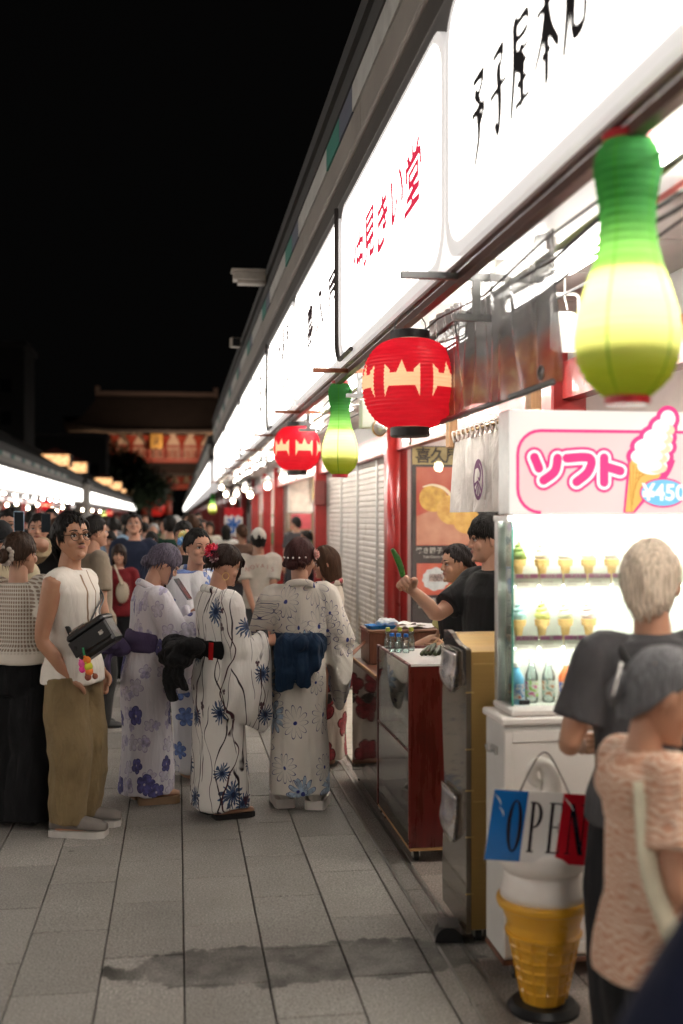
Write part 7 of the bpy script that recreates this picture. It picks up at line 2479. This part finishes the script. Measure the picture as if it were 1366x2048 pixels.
folk('person in white T-shirt and white cap with hands behind the back', 517, 11.3, 2, 1058, 'm', BLACKH, HL_SHORT, (.56, .53, .47), (.07, .075, .08), RA=(.04, -.1, .47), LA=(-.04, -.1, .48))
capm = cloth((.68, .66, .6), 'cap_cotton')
def cap(P, mat, brim_front=True):
    m = MB()
    m.lathe([(.36, .5), (.385, .56), (.37, .75), (.29, .93), (.15, 1.05), (.02, 1.08)], 24, c=(0, 0, 0))
    m.v = [(x, y * 1.28 - .06, z) for x, y, z in m.v]
    m.loft([[(.3 * math.cos(a), .35 + .36 * max(0, math.sin(a)), .56 + dz) for a in [2 * PI * k / 20 for k in range(20)]] for dz in (0, .03)])
    m.xf(P.hm @ Matrix.Scale(P.HH, 4))
    return m.build('cap', mat, P.root, True)
pw = folk('person in black T-shirt with bowed head and joined hands behind the blue kimono', 368, 9.6, 168, 1044, 'm', BLACKH, HL_SHORT, (.012, .012, .013), (.05, .05, .06), head=(6, -14, 0), locks=40, **HOLD)
folk('person in navy top gazing up in the crowd', 268, 12.6, 178, 1028, 'm', BLACKH, HL_SHORT, (.016, .022, .045), (.03, .03, .035), head=(0, 14, 0), thick=.07, locks=40)
folk('person in taupe T-shirt in profile behind the sleeveless man', 190, 8.8, -70, 1034, 'm', BLACKH, HL_SHORT, (.25, .2, .15), (.03, .03, .03), locks=40)
pc = folk('person holding a pale blue phone up at the left edge', 20, 8.6, 172, 1020, 'm', BLACKH, HL_SHORT, (.42, .32, .2), (.05, .05, .06), locks=40, **HIGH)
phone(38, 8.25, hz(1043, 8.25), 0, 0, 'pale blue phone held up at the left edge of the crowd', (.3, .42, .55))
folk('person in black T-shirt photographing with a phone left of the sleeveless man', 78, 9.3, 176, 1030, 'm', BLACKH, HL_SHORT, (.015, .015, .017), (.05, .05, .06), locks=40, **HIGH)
phone(92, 8.95, hz(1046, 8.95), 0, 0, 'dark phone held up left of the sleeveless man')
pb = folk('person in black cap and beige shirt at the far left edge', 2, 7.6, 175, 1045, 'm', BLACKH, HL_SHORT, (.5, .42, .28), (.03, .03, .03), head=(0, -14, 0), **HOLD)
cap(pb, cloth((.012, .012, .013), 'black_cap'))
pk = [o for o in S.objects if o.get('label', '').startswith('person in white T-shirt and white cap')][0]
class _H: pass
def cap_on(root, H, head_yaw, mat):
    P = _H()
    P.root, P.HH = root, .138 * H
    P.hm = Matrix.Translation(Vector((0, .002 * H, .883 * H))) @ Matrix.Rotation(R(head_yaw), 4, 'Z') @ Matrix.Translation(Vector((0, 0, -.1 * P.HH)))
    return cap(P, mat)
cap_on(pk, hz(1058, 11.3) / 1.007, 0, capm)
m = MB(); fr_ = frame((0, -.135, 1.18), (1, 0, 0), (0, 0, 1))
for i, ch in enumerate('NOVAIS'):
    put_text(m, ch, .06, fr_, -.125 + .05 * i, -.006 * (i - 2.5) ** 2, .006)
m.build('shirt_print', M('faded_red_print', (.42, .2, .17), .8), pk)
folk('person with dark fringe seen between the navy polo and the green shirt', 303, 13.2, 176, 1064, 'f', BLACKH, HL_BANGS, (.3, .28, .28), (.04, .04, .05))
folk('person in dark green T-shirt seen from behind', 340, 14, 4, 1032, 'm', BLACKH, HL_SHORT, (.012, .04, .025), (.04, .04, .05))
folk('person with black bob and raised hands behind the taupe T-shirt', 220, 13, 170, 1064, 'f', BLACKH, HL_BANGS, (.35, .32, .3), (.04, .04, .05), **HOLD)
folk('person in brown sleeveless top with bare shoulders', 483, 15.5, 20, 1050, 'f', BROWNH, HL_UP, (.12, .07, .05), (.05, .05, .06), sleeve=0)
folk('person in dark T-shirt inside the shop between the red columns', 592, 20.5, 30, 1034, 'm', BLACKH, HL_SHORT, (.06, .055, .06), (.05, .05, .06))
folk('smaller person with tied hair inside the shop between the columns', 612, 18.5, 60, 1062, 'f', BLACKH, HL_UP, (.03, .028, .03), (.05, .05, .06), extra=bun((0, -.5, .4), .16))
folk('person with long black hair just beyond the blue flowered kimono', 452, 19, 10, 1050, 'f', BLACKH, HL_LONG, (.6, .58, .55), (.05, .05, .06))
folk('person in light blue shirt deep in the crowd seen from behind', 226, 17, 8, 1036, 'm', BLACKH, HL_SHORT, (.25, .36, .5), (.04, .04, .05))
folk('person with long brown hair and beige top half hidden behind the sleeveless man', 112, 11, 30, 1038, 'f', BROWNH, HL_LONG, (.4, .3, .2), (.05, .04, .04))

# templates for the deep crowd, then coloured copies
T = []
for sex, line, hm_, kw in (('m', HL_SHORT, BLACKH, {}), ('f', HL_LONG, DBROWN, {}), ('m', HL_SHORT, BLACKH, HOLD), ('f', HL_UP, BLACKH, dict(RA=(.12, .1, .55)))):
    k = len(T)
    H = (1.7, 1.57, 1.68, 1.55)[k]
    u, d, rot = ((252, 19, 5), (420, 21, 175), (150, 18, 178), (290, 20, -10))[k]
    p = Person(('person in grey shirt walking away behind the dark red T-shirt', 'person in cream top with long dark hair facing the viewer right in the crowd', 'person in dark shirt looking at a phone left of the crowd', 'person in pale pink top with hair tied up in the middle of the crowd')[k], u, d, R(0), H, sex, vox=.016, face=False)
    p.root.rotation_euler = (0, 0, R(rot))
    p.__dict__['hands'] = True
    p.body(); p.hair(hm_, line, thick=.06, locks=14, n=32, m=10, seed=k)
    p.shirt(cloth(((.3, .3, .31), (.55, .5, .42), (.04, .04, .06), (.55, .36, .34))[k], 'crowd_cloth'), .42, inf=.016)
    p.trousers(cloth((.04, .04, .05), 'crowd_trousers'))
    p.shoes(M('dark_trainer', (.03, .03, .03), .6), GREYSOLE)
    T.append((p.root, H))
SH = [((.6, .58, .55), 'white'), ((.02, .02, .022), 'black'), ((.3, .3, .31), 'grey'), ((.03, .05, .13), 'navy'), ((.35, .45, .58), 'light blue'), ((.42, .33, .22), 'beige'), ((.05, .09, .05), 'olive green'), ((.3, .03, .04), 'wine red'), ((.5, .3, .3), 'pink'), ((.12, .07, .045), 'brown'), ((.45, .4, .12), 'mustard'), ((.16, .1, .22), 'purple')]
HC = [(BLACKH, 'black hair'), (BROWNH, 'brown hair'), (DBROWN, 'dark brown hair'), (hairmat((.2, .13, .08)), 'light brown hair'), (hairmat((.28, .27, .26)), 'grey hair')]
used = set()
placed = []
rg = random.Random(41)
tries = 0
while len(placed) < 64 and tries < 4000:
    tries += 1
    d = 15 + 60 * rg.random() ** 1.4
    u = rg.uniform(-20, 470)
    x, y = spot(u, d)
    if not (-5.0 < x < .6) or any((x - a) ** 2 + (y - b) ** 2 < .45 for a, b in placed):
        continue
    k = rg.randrange(4)
    src, H0 = T[k]
    sc, sn = SH[rg.randrange(len(SH))]
    hcm, hn = HC[rg.choice((0, 0, 0, 1, 2, 2, 3, 4))]
    away = rg.random() < .55
    where = 'on the left' if u < 150 else ('left of centre' if u < 260 else ('before the gate' if u < 380 else 'by the right row'))
    lb = '%sed person in %s top %s %s the crowd, %s' % (hn, sn, 'walking away' if away else 'coming closer', 'deep in' if d > 30 else 'amid', where)
    lb = lb.replace('in the crowd', 'in crowd')
    if lb in used:
        continue
    used.add(lb)
    placed.append((x, y))
    c = copy_tree(src, None, lb)
    c['group'] = 'crowd along the street'
    c.location = (x, y, 0)
    hgt = rg.uniform(1.5, 1.66) if k in (1, 3) else rg.uniform(1.6, 1.76)
    c.scale = (hgt / H0,) * 3
    c.rotation_euler = (0, 0, R((rg.uniform(-25, 25)) + (0 if away else 180)))
    for ch in c.children:
        nm = ch.name.split('.')[0]
        mt = hcm if nm == 'hair' else (cloth(sc, 'crowd_cloth') if nm == 'shirt' else (cloth(rg.choice(((.03, .03, .04), (.05, .06, .1), (.25, .22, .17))), 'crowd_trousers') if nm == 'trousers' else None))
        if mt:
            ch.material_slots[0].link = 'OBJECT'
            ch.material_slots[0].material = mt
bpy.data.scenes.remove(TS)
